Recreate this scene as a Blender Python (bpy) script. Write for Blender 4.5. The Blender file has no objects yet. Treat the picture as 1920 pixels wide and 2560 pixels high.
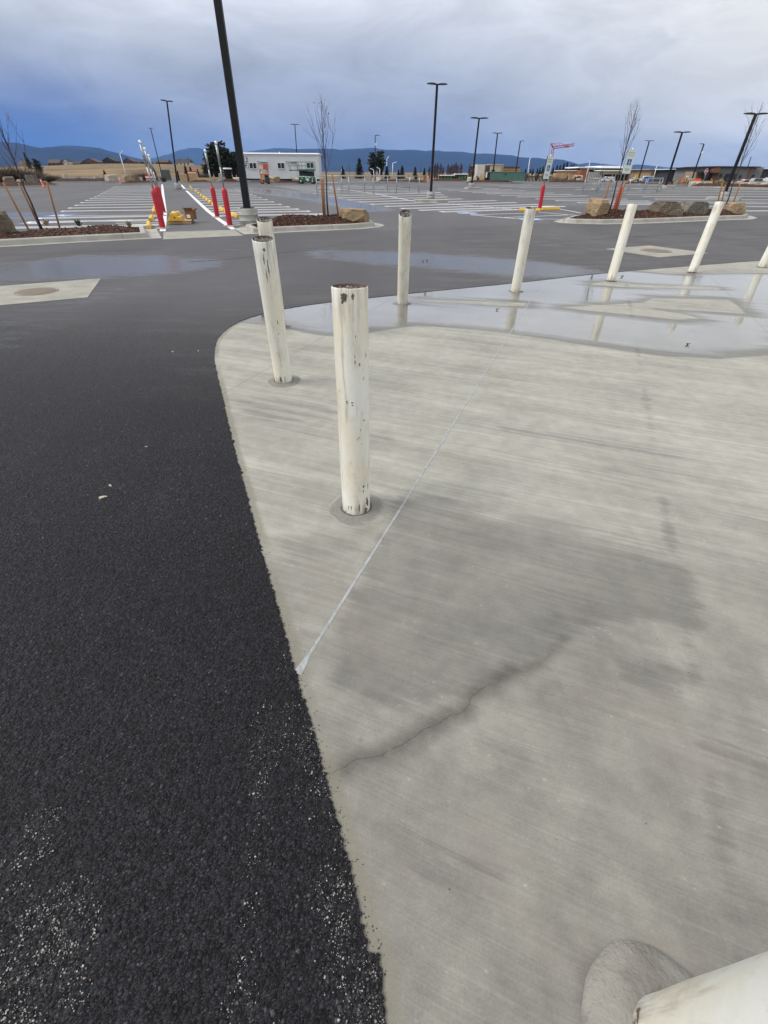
import bpy, bmesh, math, random
import numpy as np
from mathutils import Vector, Matrix
from mathutils.geometry import delaunay_2d_cdt

SC = bpy.context.scene
COL = SC.collection
R = math.radians

# ------------------------------------------------------------------ camera, sky, sun, exposure
FPX, YH, H, ROLL = 1097.0, 436.0, 1.623, 0.0079
TILT = math.atan((1280 - YH) / FPX)
cam = bpy.data.cameras.new('camera')
cam.sensor_fit = 'HORIZONTAL'
cam.sensor_width = 36.0
cam.lens = 36.0 * FPX / 1920.0
cam.clip_start, cam.clip_end = 0.05, 60000.0
camo = bpy.data.objects.new('camera', cam)
COL.objects.link(camo)
camo.matrix_world = Matrix.Translation((0, 0, H)) @ Matrix.Rotation(math.pi / 2 - TILT, 4, 'X') @ Matrix.Rotation(ROLL, 4, 'Z')
SC.camera = camo
SC.render.engine = 'CYCLES'
SC.view_settings.view_transform = 'Standard'
SC.view_settings.look = 'None'
SC.view_settings.exposure = 0.45
SC.view_settings.gamma = 1.0
SC.cycles.volume_bounces = 1
SC.cycles.max_bounces = 8


def nd(nt, typ, ins=None, **props):
    n = nt.nodes.new(typ)
    for k, v in props.items():
        setattr(n, k, v)
    for k, v in (ins or {}).items():
        s = n.inputs[k]
        if isinstance(v, bpy.types.NodeSocket):
            nt.links.new(v, s)
        else:
            if s.type == 'RGBA' and hasattr(v, '__len__') and len(v) == 3:
                v = (*v, 1.0)
            s.default_value = v
    return n


def mth(nt, op, a, b=0.0, c=0.0, clamp=False):
    n = nd(nt, 'ShaderNodeMath', {0: a, 1: b, 2: c}, operation=op)
    n.use_clamp = clamp
    return n.outputs[0]


def mixc(nt, f, a, b, mode='MIX'):
    n = nd(nt, 'ShaderNodeMix', data_type='RGBA', blend_type=mode)
    for i, v in ((0, f), (6, a), (7, b)):
        s = n.inputs[i]
        if isinstance(v, bpy.types.NodeSocket):
            nt.links.new(v, s)
        else:
            s.default_value = (*v, 1.0) if hasattr(v, '__len__') and len(v) == 3 else v
    return n.outputs[2]


def sstep(nt, v, a, b, lo=0.0, hi=1.0):
    n = nd(nt, 'ShaderNodeMapRange', {'Value': v, 'From Min': a, 'From Max': b, 'To Min': lo, 'To Max': hi}, interpolation_type='SMOOTHSTEP')
    return n.outputs[0]


def noise(nt, vec, scale, detail=2.0, rough=0.5, dist=0.0):
    n = nd(nt, 'ShaderNodeTexNoise', {'Vector': vec, 'Scale': scale, 'Detail': detail, 'Roughness': rough, 'Distortion': dist})
    return n.outputs['Fac']


def mapped(nt, vec, scale=(1, 1, 1), rot=(0, 0, 0), loc=(0, 0, 0)):
    return nd(nt, 'ShaderNodeMapping', {'Vector': vec, 'Scale': scale, 'Rotation': rot, 'Location': loc}).outputs[0]


SUN_EL, SUN_AZ = R(44), R(-102)          # azimuth from +Y, positive to the right: from the left
w = bpy.data.worlds.new('World')
SC.world = w
w.use_nodes = True
wt = w.node_tree
wt.nodes.clear()
gd = nd(wt, 'ShaderNodeTexCoord').outputs['Generated']
sp = nd(wt, 'ShaderNodeSeparateXYZ', {0: gd})
X, Y, Z = sp.outputs
az = mth(wt, 'ARCTAN2', X, Y)            # radians, 0 ahead, + right
el = mth(wt, 'ARCSINE', Z)
nz = noise(wt, mapped(wt, gd, (3, 3, 9)), 1.3, 4, 0.55, 0.6)
nzs = mth(wt, 'SUBTRACT', nz, 0.5)
elw = mth(wt, 'ADD', el, mth(wt, 'MULTIPLY', nzs, 0.05))
# overcast: lavender blue low down, paler above, bright towards the zenith
ramp = nd(wt, 'ShaderNodeValToRGB', {0: nd(wt, 'ShaderNodeMapRange', {'Value': elw, 'From Min': -0.01, 'From Max': 0.6}).outputs[0]})
cr_ = ramp.color_ramp
K_ = 1 / 1.366
stops = [(0.0, (.275, .345, .565)), (.115, (.335, .39, .565)), (.235, (.46, .51, .635)), (.36, (.82, .85, .93)), (.62, (1.0, 1.02, 1.08)), (1.0, (1.18, 1.2, 1.24))]
while len(cr_.elements) < len(stops):
    cr_.elements.new(0.5)
for e_, (p_, c_) in zip(cr_.elements, stops):
    e_.position = p_
    e_.color = (*[q * K_ for q in c_], 1)
c2 = ramp.outputs[0]
# the brighter, whiter cloud to the right
rt = mth(wt, 'MULTIPLY', sstep(wt, az, 0.02, 0.66), sstep(wt, el, -0.16, 0.17, 0.0, 0.97))
c3 = mixc(wt, rt, c2, tuple(q * K_ for q in (.93, .93, .92)))
# the rain storm low on the left: deep blue
da = mth(wt, 'ADD', az, mth(wt, 'MULTIPLY', nzs, 0.22))
st = mth(wt, 'MULTIPLY', mth(wt, 'MULTIPLY', sstep(wt, da, -0.20, -0.60), sstep(wt, da, -1.7, -1.1)), sstep(wt, elw, 0.128, 0.03))
c4 = mixc(wt, mth(wt, 'MULTIPLY', st, 0.98), c3, tuple(q * K_ for q in (.024, .110, .41)))
# ragged grey scud
sc1 = noise(wt, mapped(wt, gd, (5, 5, 16)), 1.7, 5, 0.62, 0.4)
c5 = mixc(wt, mth(wt, 'MULTIPLY', mth(wt, 'MULTIPLY', sstep(wt, sc1, 0.56, 0.68), 0.75), mth(wt, 'MULTIPLY', sstep(wt, az, 0.2, 0.6), sstep(wt, el, 0.03, 0.16))), c4, (0.40, 0.43, 0.49))
sc2 = noise(wt, mapped(wt, gd, (2, 2, 6), loc=(3, 1, 0)), 2.7, 6, 0.62, 0.7)
c6 = mixc(wt, 1.0, c5, nd(wt, 'ShaderNodeMapRange', {'Value': sc2, 'From Min': 0.25, 'From Max': 0.75, 'To Min': 0.80, 'To Max': 1.17}).outputs[0], 'MULTIPLY')
sky = nd(wt, 'ShaderNodeTexSky', sky_type='NISHITA', sun_disc=False, sun_elevation=SUN_EL, sun_rotation=SUN_AZ)
bg1 = nd(wt, 'ShaderNodeBackground', {'Color': sky.outputs[0], 'Strength': 0.07})
bg2 = nd(wt, 'ShaderNodeBackground', {'Color': c6, 'Strength': 1.0})
mx = nd(wt, 'ShaderNodeMixShader', {0: 0.96, 1: bg1.outputs[0], 2: bg2.outputs[0]})
nd(wt, 'ShaderNodeOutputWorld', {'Surface': mx.outputs[0]})

sun = bpy.data.lights.new('sun', 'SUN')
sun.energy = 1.5
sun.angle = R(26)
sun.color = (1.0, 0.95, 0.87)
suno = bpy.data.objects.new('sun', sun)
COL.objects.link(suno)
sd = Vector((math.sin(SUN_AZ) * math.cos(SUN_EL), math.cos(SUN_AZ) * math.cos(SUN_EL), math.sin(SUN_EL)))
suno.rotation_euler = sd.to_track_quat('Z', 'Y').to_euler()
suno.location = (0, 0, 30)

# ------------------------------------------------------------------ measuring: photograph pixels (1920 x 2560) to places on the ground
CT, ST, CR, SR = math.cos(TILT), math.sin(TILT), math.cos(ROLL), math.sin(ROLL)


def zt(y):
    """height of the ground at distance y: flat drive, then the lot rises gently, then the plain"""
    if y < 18:
        return 0.0
    if y < 115:
        return 0.008 * (y - 18)
    return 0.776 + 0.004 * (min(y, 1500) - 115)


def ray(px, py):
    x, y = (px - 960) / FPX, -(py - 1280) / FPX
    x, y = CR * x - SR * y, SR * x + CR * y
    return (x, CT + y * ST, -ST + y * CT)


def g(px, py, dz=0.0):
    """ground point seen at a pixel"""
    d = ray(px, py)
    lo, hi = 0.01, 1500.0
    f = lambda Y: H + d[2] / d[1] * Y - zt(Y) - dz
    if f(hi) > 0:
        lo = hi
    else:
        for _ in range(60):
            mid = 0.5 * (lo + hi)
            if f(mid) > 0:
                lo = mid
            else:
                hi = mid
    Y = lo
    return Vector((d[0] / d[1] * Y, Y, zt(Y) + dz))


def at(px, py, Y):
    d = ray(px, py)
    return Vector((d[0] / d[1] * Y, Y, H + d[2] / d[1] * Y))


def proj(x, y, z):
    z = z - H
    v = y * ST + z * CT
    wv = y * CT - z * ST
    u, v = x / wv, v / wv
    u, v = CR * u + SR * v, -SR * u + CR * v
    return 960 + FPX * u, 1280 - FPX * v


def hz(p, py):
    """height over the ground at p of the point straight above p that shows at row py"""
    lo, hi = -2.0, min(60.0, H - p.z + 0.93 * p.y * CT / ST)
    for _ in range(50):
        mid = 0.5 * (lo + hi)
        if proj(p.x, p.y, p.z + mid)[1] > py:
            lo = mid
        else:
            hi = mid
    return lo


def mpp(Y):
    """metres across per photograph pixel at distance Y near the horizon"""
    return (Y * CT + H * ST) / FPX


# ------------------------------------------------------------------ objects
def link(o, parent=None):
    COL.objects.link(o)
    if parent is not None:
        o.parent = parent
    return o


def tag(o, label, cat, group=None):
    o['label'] = label
    o['category'] = cat
    if group:
        o['group'] = group
    return o


def struct(o):
    o['kind'] = 'structure'
    return o


def stuff(o):
    o['kind'] = 'stuff'
    return o


def thing(name, label, cat, loc=(0, 0, 0), rz=0.0, group=None, parent=None):
    o = bpy.data.objects.new(name, None)
    o.empty_display_size = 0.1
    o.location = loc
    o.rotation_euler = (0, 0, rz)
    link(o, parent)
    if label:
        tag(o, label, cat, group)
    return o


def copy_tree(o, loc=None, rz=None, label=None, group=None, scale=None, parent=None):
    c = o.copy()
    COL.objects.link(c)
    if parent is not None:
        c.parent = parent
    if loc is not None:
        c.location = loc
    if rz is not None:
        c.rotation_euler = (0, 0, rz)
    if scale is not None:
        c.scale = scale if hasattr(scale, '__len__') else (scale,) * 3
    if label:
        c['label'] = label
    if group:
        c['group'] = group
    for ch in list(o.children):
        copy_tree(ch, parent=c)
    return c


class MB:
    """collects simple solids and links them as one mesh"""

    def __init__(s):
        s.v, s.f, s.sm = [], [], []

    def add(s, vs, fs, smooth=False):
        k = len(s.v)
        s.v += [tuple(v) for v in vs]
        s.f += [tuple(i + k for i in f) for f in fs]
        s.sm += [smooth] * len(fs)
        return s

    def box(s, c, d, rz=0.0, M=None, bev=0.0):
        hx, hy, hz_ = d[0] / 2, d[1] / 2, d[2] / 2
        if bev > 0:
            b = min(bev, hx * .9, hy * .9, hz_ * .9)
            vs = []
            idx = {}
            for sx in (-1, 1):
                for sy in (-1, 1):
                    for sz in (-1, 1):
                        for ax in range(3):
                            p = [sx * (hx - b), sy * (hy - b), sz * (hz_ - b)]
                            p[ax] = (sx * hx, sy * hy, sz * hz_)[ax]
                            idx[(sx, sy, sz, ax)] = len(vs)
                            vs.append(p)
            fs = []
            for ax in range(3):
                o1, o2 = [(1, 2), (2, 0), (0, 1)][ax]
                for sg in (-1, 1):
                    loop = []
                    for a, b2 in ((-1, -1), (1, -1), (1, 1), (-1, 1)):
                        k = [0, 0, 0]
                        k[ax], k[o1], k[o2] = sg, a, b2
                        loop.append(idx[(*k, ax)])
                    fs.append(loop if sg > 0 else loop[::-1])
            for ax in range(3):          # edge strips along axis ax
                o1, o2 = [(1, 2), (2, 0), (0, 1)][ax]
                for a in (-1, 1):
                    for b2 in (-1, 1):
                        k0, k1 = [0, 0, 0], [0, 0, 0]
                        k0[ax], k1[ax] = -1, 1
                        k0[o1] = k1[o1] = a
                        k0[o2] = k1[o2] = b2
                        q = [idx[(*k0, o1)], idx[(*k1, o1)], idx[(*k1, o2)], idx[(*k0, o2)]]
                        fs.append(q if a * b2 < 0 else q[::-1])
            for sx in (-1, 1):
                for sy in (-1, 1):
                    for sz in (-1, 1):
                        q = [idx[(sx, sy, sz, a)] for a in range(3)]
                        fs.append(q if sx * sy * sz > 0 else q[::-1])
        else:
            vs = [(x, y, z) for x in (-hx, hx) for y in (-hy, hy) for z in (-hz_, hz_)]
            fs = [(0, 1, 3, 2), (4, 6, 7, 5), (0, 4, 5, 1), (2, 3, 7, 6), (0, 2, 6, 4), (1, 5, 7, 3)]
        m = (Matrix.Translation(c) @ Matrix.Rotation(rz, 4, 'Z')) if M is None else M @ Matrix.Translation(c) @ Matrix.Rotation(rz, 4, 'Z')
        return s.add([m @ Vector(v) for v in vs], fs)

    def tube(s, path, rad, n=8, cap=True, smooth=True):
        path = [Vector(p) for p in path]
        if not hasattr(rad, '__len__'):
            rad = [rad] * len(path)
        vs = []
        for i, p in enumerate(path):
            d = (path[min(i + 1, len(path) - 1)] - path[max(i - 1, 0)]).normalized()
            a = Vector((0, 0, 1)) if abs(d.z) < 0.9 else Vector((1, 0, 0))
            u = d.cross(a).normalized()
            v = d.cross(u)
            for k in range(n):
                t = 2 * math.pi * k / n
                vs.append(p + (u * math.cos(t) + v * math.sin(t)) * rad[i])
        fs = []
        for i in range(len(path) - 1):
            for k in range(n):
                a, b = i * n + k, i * n + (k + 1) % n
                fs.append((a, a + n, b + n, b))
        s.add(vs, fs, smooth)
        if cap:
            k0 = len(s.v) - len(vs)
            s.f.append(tuple(k0 + k for k in range(n)))
            s.f.append(tuple(k0 + len(vs) - 1 - k for k in range(n)))
            s.sm += [False, False]
        return s

    def lathe(s, prof, n=24, M=None, smooth=True, close=False):
        vs = [(r * math.cos(2 * math.pi * k / n), r * math.sin(2 * math.pi * k / n), z) for r, z in prof for k in range(n)]
        if M is not None:
            vs = [M @ Vector(v) for v in vs]
        fs = []
        for i in range(len(prof) - 1):
            for k in range(n):
                a, b = i * n + k, i * n + (k + 1) % n
                fs.append((a, b, b + n, a + n))
        if close:
            fs.append(tuple(range(n))[::-1])
            fs.append(tuple(range((len(prof) - 1) * n, len(prof) * n)))
        return s.add(vs, fs, smooth)

    def prism(s, poly, z0, z1, M=None):
        n = len(poly)
        vs = [(x, y, z0) for x, y in poly] + [(x, y, z1) for x, y in poly]
        if M is not None:
            vs = [M @ Vector(v) for v in vs]
        fs = [tuple(range(n))[::-1], tuple(range(n, 2 * n))] + [(i, (i + 1) % n, (i + 1) % n + n, i + n) for i in range(n)]
        return s.add(vs, fs)

    def build(s, name, mat, parent=None):
        me = bpy.data.meshes.new(name)
        me.from_pydata(s.v, [], s.f)
        me.polygons.foreach_set('use_smooth', s.sm)
        if mat is not None:
            for mm in (mat if isinstance(mat, (list, tuple)) else [mat]):
                me.materials.append(mm)
        me.update()
        return link(bpy.data.objects.new(name, me), parent)


def profM(origin, ax, ay, az_):
    """matrix with given axes"""
    m = Matrix.Identity(4)
    for i, a in enumerate((ax, ay, az_)):
        a = Vector(a)
        for j in range(3):
            m[j][i] = a[j]
    m.translation = Vector(origin)
    return m


# ------------------------------------------------------------------ materials
def newmat(name):
    m = bpy.data.materials.new(name)
    m.use_nodes = True
    nt = m.node_tree
    nt.nodes.clear()
    out = nd(nt, 'ShaderNodeOutputMaterial')
    bs = nd(nt, 'ShaderNodeBsdfPrincipled')
    nt.links.new(bs.outputs[0], out.inputs[0])
    return m, nt, bs


def put(nt, bs, **k):
    names = {'col': 'Base Color', 'rough': 'Roughness', 'metal': 'Metallic', 'normal': 'Normal', 'spec': 'Specular IOR Level'}
    for a, v in k.items():
        s = bs.inputs[names[a]]
        if isinstance(v, bpy.types.NodeSocket):
            nt.links.new(v, s)
        else:
            s.default_value = (*v, 1.0) if hasattr(v, '__len__') and len(v) == 3 else v


def simple(name, ca, cb=None, rough=0.6, sc=6.0, bump=0.0, bsc=60.0, metal=0.0, stretch=(1, 1, 1), spec=0.5, detail=4.0, rvar=0.0):
    """two-tone noise material in object space, different on every object"""
    m, nt, bs = newmat(name)
    tc = nd(nt, 'ShaderNodeTexCoord').outputs['Object']
    oi = nd(nt, 'ShaderNodeObjectInfo').outputs['Random']
    off = nd(nt, 'ShaderNodeVectorMath', {0: tc, 1: nd(nt, 'ShaderNodeCombineXYZ', {0: mth(nt, 'MULTIPLY', oi, 31.0), 1: mth(nt, 'MULTIPLY', oi, 17.0)}).outputs[0]}).outputs[0]
    v = mapped(nt, off, stretch)
    f = noise(nt, v, sc, detail, 0.6)
    col = mixc(nt, sstep(nt, f, 0.3, 0.7), ca, cb if cb is not None else tuple(c * 0.8 for c in ca))
    put(nt, bs, col=col, metal=metal, spec=spec)
    if rvar:
        put(nt, bs, rough=nd(nt, 'ShaderNodeMapRange', {'Value': f, 'To Min': rough - rvar, 'To Max': rough + rvar}).outputs[0])
    else:
        put(nt, bs, rough=rough)
    if bump:
        b = nd(nt, 'ShaderNodeBump', {'Strength': bump, 'Distance': 0.02, 'Height': noise(nt, v, bsc, 3, 0.6)})
        put(nt, bs, normal=b.outputs[0])
    return m


M = {}
M['black_metal'] = simple('black_metal', (0.006, 0.0065, 0.008), (0.010, 0.0105, 0.013), 0.5, 3, spec=0.3)
M['galv'] = simple('galvanised_steel', (0.42, 0.45, 0.47), (0.30, 0.33, 0.35), 0.38, 9, metal=0.7)
M['silver'] = simple('silver_cap', (0.75, 0.77, 0.8), (0.65, 0.67, 0.7), 0.25, 9, metal=0.8)
M['red_plastic'] = simple('red_plastic', (0.50, 0.012, 0.03), (0.42, 0.01, 0.025), 0.38, 5, rvar=0.08)
M['yellow'] = simple('yellow_paint', (0.80, 0.50, 0.045), (0.70, 0.41, 0.03), 0.5, 7, bump=0.15)
M['pedestal'] = simple('pedestal_concrete', (0.40, 0.40, 0.385), (0.30, 0.30, 0.29), 0.85, 4, bump=0.25, bsc=40, stretch=(1, 1, 3))
M['kerb'] = simple('kerb_concrete', (0.43, 0.42, 0.385), (0.33, 0.32, 0.29), 0.85, 2.2, bump=0.2, bsc=50)
M['pad'] = simple('pad_concrete', (0.36, 0.345, 0.295), (0.27, 0.26, 0.225), 0.8, 2.6, bump=0.2, bsc=60)
M['paint'] = simple('road_paint', (0.86, 0.86, 0.86), (0.76, 0.76, 0.77), 0.55, 3, bump=0.1)
M['blue_paint'] = simple('blue_road_paint', (0.16, 0.27, 0.52), (0.20, 0.31, 0.54), 0.5, 3)
M['stake'] = simple('stake_wood', (0.44, 0.23, 0.11), (0.33, 0.165, 0.08), 0.75, 5, stretch=(6, 6, .6), bump=0.2)
M['lumber'] = simple('new_lumber', (0.60, 0.43, 0.25), (0.48, 0.33, 0.18), 0.7, 4, stretch=(5, 1, 5), bump=0.15)
M['plywood'] = simple('plywood', (0.52, 0.36, 0.20), (0.42, 0.28, 0.15), 0.7, 2)
M['card'] = simple('cardboard', (0.20, 0.105, 0.055), (0.15, 0.078, 0.04), 0.8, 5)
M['bark'] = simple('sapling_bark', (0.055, 0.042, 0.038), (0.035, 0.028, 0.026), 0.8, 12, bump=0.3)
M['twig'] = simple('twig', (0.085, 0.05, 0.042), (0.06, 0.038, 0.034), 0.8, 12)
M['deadleaf'] = simple('dead_leaf', (0.14, 0.055, 0.03), (0.09, 0.04, 0.025), 0.7, 20)
M['rust'] = simple('rusty_iron', (0.13, 0.075, 0.05), (0.075, 0.05, 0.04), 0.75, 14, bump=0.3)
M['iron'] = simple('cast_iron_cover', (0.31, 0.26, 0.205), (0.25, 0.205, 0.165), 0.7, 9, bump=0.2)
M['primer'] = simple('dark_chip', (0.05, 0.048, 0.05), (0.11, 0.10, 0.09), 0.7, 40)
M['rustchip'] = simple('rust_chip', (0.20, 0.135, 0.085), (0.11, 0.08, 0.06), 0.8, 60)
M['fill'] = simple('bollard_fill', (0.38, 0.37, 0.35), (0.13, 0.125, 0.12), 0.95, 24, bump=0.6, bsc=60)
M['white_metal'] = simple('white_metal', (0.86, 0.87, 0.88), (0.80, 0.81, 0.82), 0.45, 1.0)
M['trailer'] = simple('trailer_siding', (0.64, 0.66, 0.67), (0.59, 0.61, 0.62), 0.5, 0.6)
M['trim'] = simple('trailer_trim', (0.66, 0.68, 0.68), (0.6, 0.62, 0.62), 0.5, 1)
M['glass'] = simple('dark_glass', (0.012, 0.013, 0.016), (0.02, 0.02, 0.022), 0.08, 2, spec=0.6)
M['carglass'] = simple('car_glass', (0.05, 0.07, 0.075), (0.03, 0.04, 0.045), 0.06, 2, spec=0.7)
M['rubber'] = simple('rubber', (0.018, 0.018, 0.019), (0.03, 0.03, 0.03), 0.8, 20)
M['rim'] = simple('wheel_rim', (0.5, 0.5, 0.52), (0.4, 0.4, 0.42), 0.35, 5, metal=0.7)
M['orange'] = simple('orange_steel', (0.62, 0.12, 0.035), (0.52, 0.10, 0.03), 0.45, 4)
M['orange_plastic'] = simple('orange_plastic', (0.80, 0.10, 0.03), (0.70, 0.085, 0.025), 0.45, 3)
M['green_steel'] = simple('green_steel', (0.012, 0.13, 0.055), (0.01, 0.10, 0.045), 0.42, 4)
M['dark_grey'] = simple('dark_machinery', (0.05, 0.055, 0.065), (0.03, 0.033, 0.04), 0.6, 6)
M['white_label'] = simple('white_label', (0.8, 0.82, 0.8), (0.72, 0.74, 0.72), 0.5, 3)
M['navy'] = simple('navy_print', (0.02, 0.025, 0.09), (0.025, 0.03, 0.10), 0.5, 3)
M['sign_white'] = simple('sign_white', (0.78, 0.84, 0.81), (0.72, 0.80, 0.77), 0.4, 3)
M['sign_blue'] = simple('sign_blue', (0.012, 0.075, 0.36), (0.015, 0.085, 0.38), 0.4, 3)
M['sign_green'] = simple('sign_green', (0.10, 0.30, 0.19), (0.11, 0.32, 0.2), 0.4, 3)
M['sign_dark'] = simple('sign_back', (0.03, 0.035, 0.045), (0.04, 0.045, 0.055), 0.5, 3)
M['stop_red'] = simple('stop_red', (0.55, 0.02, 0.03), (0.5, 0.018, 0.027), 0.4, 3)
M['shrub'] = simple('evergreen_leaf', (0.045, 0.075, 0.03), (0.025, 0.045, 0.02), 0.7, 2)
M['pine'] = simple('pine_needles', (0.028, 0.042, 0.024), (0.016, 0.026, 0.016), 0.75, 0.7)
M['brush'] = simple('bare_brush', (0.15, 0.11, 0.085), (0.10, 0.075, 0.06), 0.85, 0.8)
M['rustleaf'] = simple('dark_red_leaf', (0.075, 0.035, 0.027), (0.045, 0.026, 0.022), 0.8, 0.8)
M['trunk'] = simple('tree_trunk', (0.07, 0.05, 0.04), (0.045, 0.034, 0.028), 0.9, 4, bump=0.3)
M['dry'] = simple('dry_tuft', (0.40, 0.30, 0.15), (0.27, 0.21, 0.10), 0.8, 3)
M['rock_pale'] = simple('pale_rock', (0.52, 0.47, 0.39), (0.38, 0.33, 0.27), 0.85, 3, bump=0.5, bsc=9)


def rockmat(name, a, b, c):
    m, nt, bs = newmat(name)
    tc = nd(nt, 'ShaderNodeTexCoord').outputs['Object']
    f = noise(nt, mapped(nt, tc, (1, 1, 2.5), rot=(0.3, 0.2, 0)), 2.2, 6, 0.65, 0.5)
    f2 = noise(nt, tc, 9, 5, 0.7)
    col = mixc(nt, sstep(nt, f, 0.35, 0.62), a, b)
    col = mixc(nt, sstep(nt, f2, 0.52, 0.72), col, c)
    hgt = mth(nt, 'ADD', mth(nt, 'MULTIPLY', noise(nt, mapped(nt, tc, (1, 1, 4), rot=(0.3, 0.2, 0)), 3, 5, 0.6), 1.0), mth(nt, 'MULTIPLY', noise(nt, tc, 22, 4, 0.65), 0.35))
    b_ = nd(nt, 'ShaderNodeBump', {'Strength': 0.9, 'Distance': 0.08, 'Height': hgt})
    put(nt, bs, col=col, rough=0.85, normal=b_.outputs[0], spec=0.3)
    return m


M['boulder_tan'] = rockmat('tan_boulder', (0.42, 0.30, 0.175), (0.27, 0.20, 0.125), (0.52, 0.43, 0.31))
M['boulder_brown'] = rockmat('brown_boulder', (0.21, 0.17, 0.125), (0.135, 0.112, 0.09), (0.38, 0.30, 0.21))
M['boulder_grey'] = rockmat('grey_boulder', (0.20, 0.175, 0.15), (0.13, 0.115, 0.10), (0.36, 0.35, 0.32))


def mulchmat():
    m, nt, bs = newmat('bark_mulch')
    tc = nd(nt, 'ShaderNodeTexCoord').outputs['Object']
    vo = nd(nt, 'ShaderNodeTexVoronoi', {'Vector': mapped(nt, tc, (1, 1, 1)), 'Scale': 16.0, 'Randomness': 1.0})
    r = nd(nt, 'ShaderNodeSeparateColor', {0: vo.outputs['Color']}).outputs[0]
    col = mixc(nt, sstep(nt, r, 0.05, 0.95), (0.022, 0.010, 0.008), (0.115, 0.05, 0.032))
    col = mixc(nt, sstep(nt, r, 0.93, 0.99), col, (0.26, 0.14, 0.085))
    b_ = nd(nt, 'ShaderNodeBump', {'Strength': 1.0, 'Distance': 0.05, 'Height': mth(nt, 'ADD', r, noise(nt, tc, 30, 3, 0.6))})
    put(nt, bs, col=col, rough=0.85, normal=b_.outputs[0], spec=0.3)
    return m


M['mulch'] = mulchmat()


def chipmat():
    m, nt, bs = newmat('mulch_chips')
    gm = nd(nt, 'ShaderNodeNewGeometry').outputs['Random Per Island']
    col = mixc(nt, gm, (0.028, 0.012, 0.009), (0.125, 0.055, 0.035))
    col = mixc(nt, sstep(nt, gm, 0.95, 0.97), col, (0.30, 0.17, 0.10))
    put(nt, bs, col=col, rough=0.8, spec=0.3)
    return m


M['chips'] = chipmat()
# ------------------------------------------------------------------ ground masks
rng = np.random.default_rng(7)


def catmull(pts, n=12):
    P_ = [np.array(p, float) for p in pts]
    P_ = [2 * P_[0] - P_[1]] + P_ + [2 * P_[-1] - P_[-2]]
    out = []
    for i in range(1, len(P_) - 2):
        for k in range(n):
            t = k / n
            a, b, c, d = P_[i - 1:i + 3]
            out.append(0.5 * (2 * b + (c - a) * t + (2 * a - 5 * b + 4 * c - d) * t * t + (3 * b - a - 3 * c + d) * t ** 3))
    out.append(P_[-2])
    return np.array(out)


def sdist(pts, poly):
    """signed distance to a polygon, positive inside"""
    pts, poly = np.asarray(pts, float), np.asarray(poly, float)
    d = np.full(len(pts), 1e9)
    ins = np.zeros(len(pts), bool)
    for i in range(len(poly)):
        a, b = poly[i], poly[(i + 1) % len(poly)]
        ab = b - a
        t = np.clip(((pts - a) @ ab) / max(ab @ ab, 1e-12), 0, 1)
        d = np.minimum(d, np.hypot(*(pts - (a + t[:, None] * ab)).T))
        c = (a[1] > pts[:, 1]) != (b[1] > pts[:, 1])
        with np.errstate(divide='ignore', invalid='ignore'):
            xx = a[0] + (pts[:, 1] - a[1]) * ab[0] / (ab[1] if ab[1] else 1e-12)
        ins ^= c & (pts[:, 0] < xx)
    return np.where(ins, d, -d)


def ldist(pts, line):
    d = np.full(len(pts), 1e9)
    line = np.asarray(line, float)
    for a, b in zip(line[:-1], line[1:]):
        ab = b - a
        t = np.clip(((pts - a) @ ab) / max(ab @ ab, 1e-12), 0, 1)
        d = np.minimum(d, np.hypot(*(pts - (a + t[:, None] * ab)).T))
    return d


def G2(pxs):
    return [tuple(g(*p)[:2]) for p in pxs]


def smooth01(v, a, b):
    t = np.clip((v - a) / (b - a), 0, 1)
    return t * t * (3 - 2 * t)


EDGE_PX = [(960, 2560), (919, 2380), (880, 2200), (828, 2000), (780, 1820), (740, 1690), (700, 1540), (660, 1400), (620, 1250), (580, 1100), (556, 990), (541, 930), (536, 885),
           (545, 848), (577, 817), (630, 793), (720, 771), (830, 755), (960, 741), (1100, 726), (1300, 706), (1500, 684), (1700, 667), (1920, 650)]
edge = [(0.12, -3.0), (0.07, -1.0)] + G2(EDGE_PX) + [(16.0, 15.1), (40.0, 25.0)]
edge = catmull(edge, 14)

WET_PAVE = G2([(520, 845), (600, 806), (650, 812), (700, 818), (757, 831), (800, 839), (850, 841), (900, 838), (960, 826), (1010, 819), (1045, 815), (1110, 819), (1200, 826), (1275, 835), (1380, 850), (1440, 860),
               (1530, 873), (1650, 890), (1800, 898), (1920, 889), (1990, 870), (1990, 690), (1920, 682), (1760, 682), (1680, 685), (1620, 679), (1560, 674), (1300, 690), (1000, 720), (700, 755), (560, 790)])
DRY = [G2(p) for p in (
    [(1035, 749.5), (1162, 752), (1316, 758), (1311, 765), (1249, 764), (1162, 758)],
    [(1477, 710), (1517, 703), (1595, 711), (1800, 719.5), (1798, 724), (1673, 719.5), (1543, 716), (1484, 712)],
    [(1409, 768), (1517, 762), (1608, 757), (1631, 745.5), (1823, 749.5), (1850, 770), (1861, 784), (1738, 776.5), (1614, 769), (1673, 780), (1712, 786), (1748, 797), (1692, 798.5), (1575, 786), (1478, 777)])]
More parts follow.
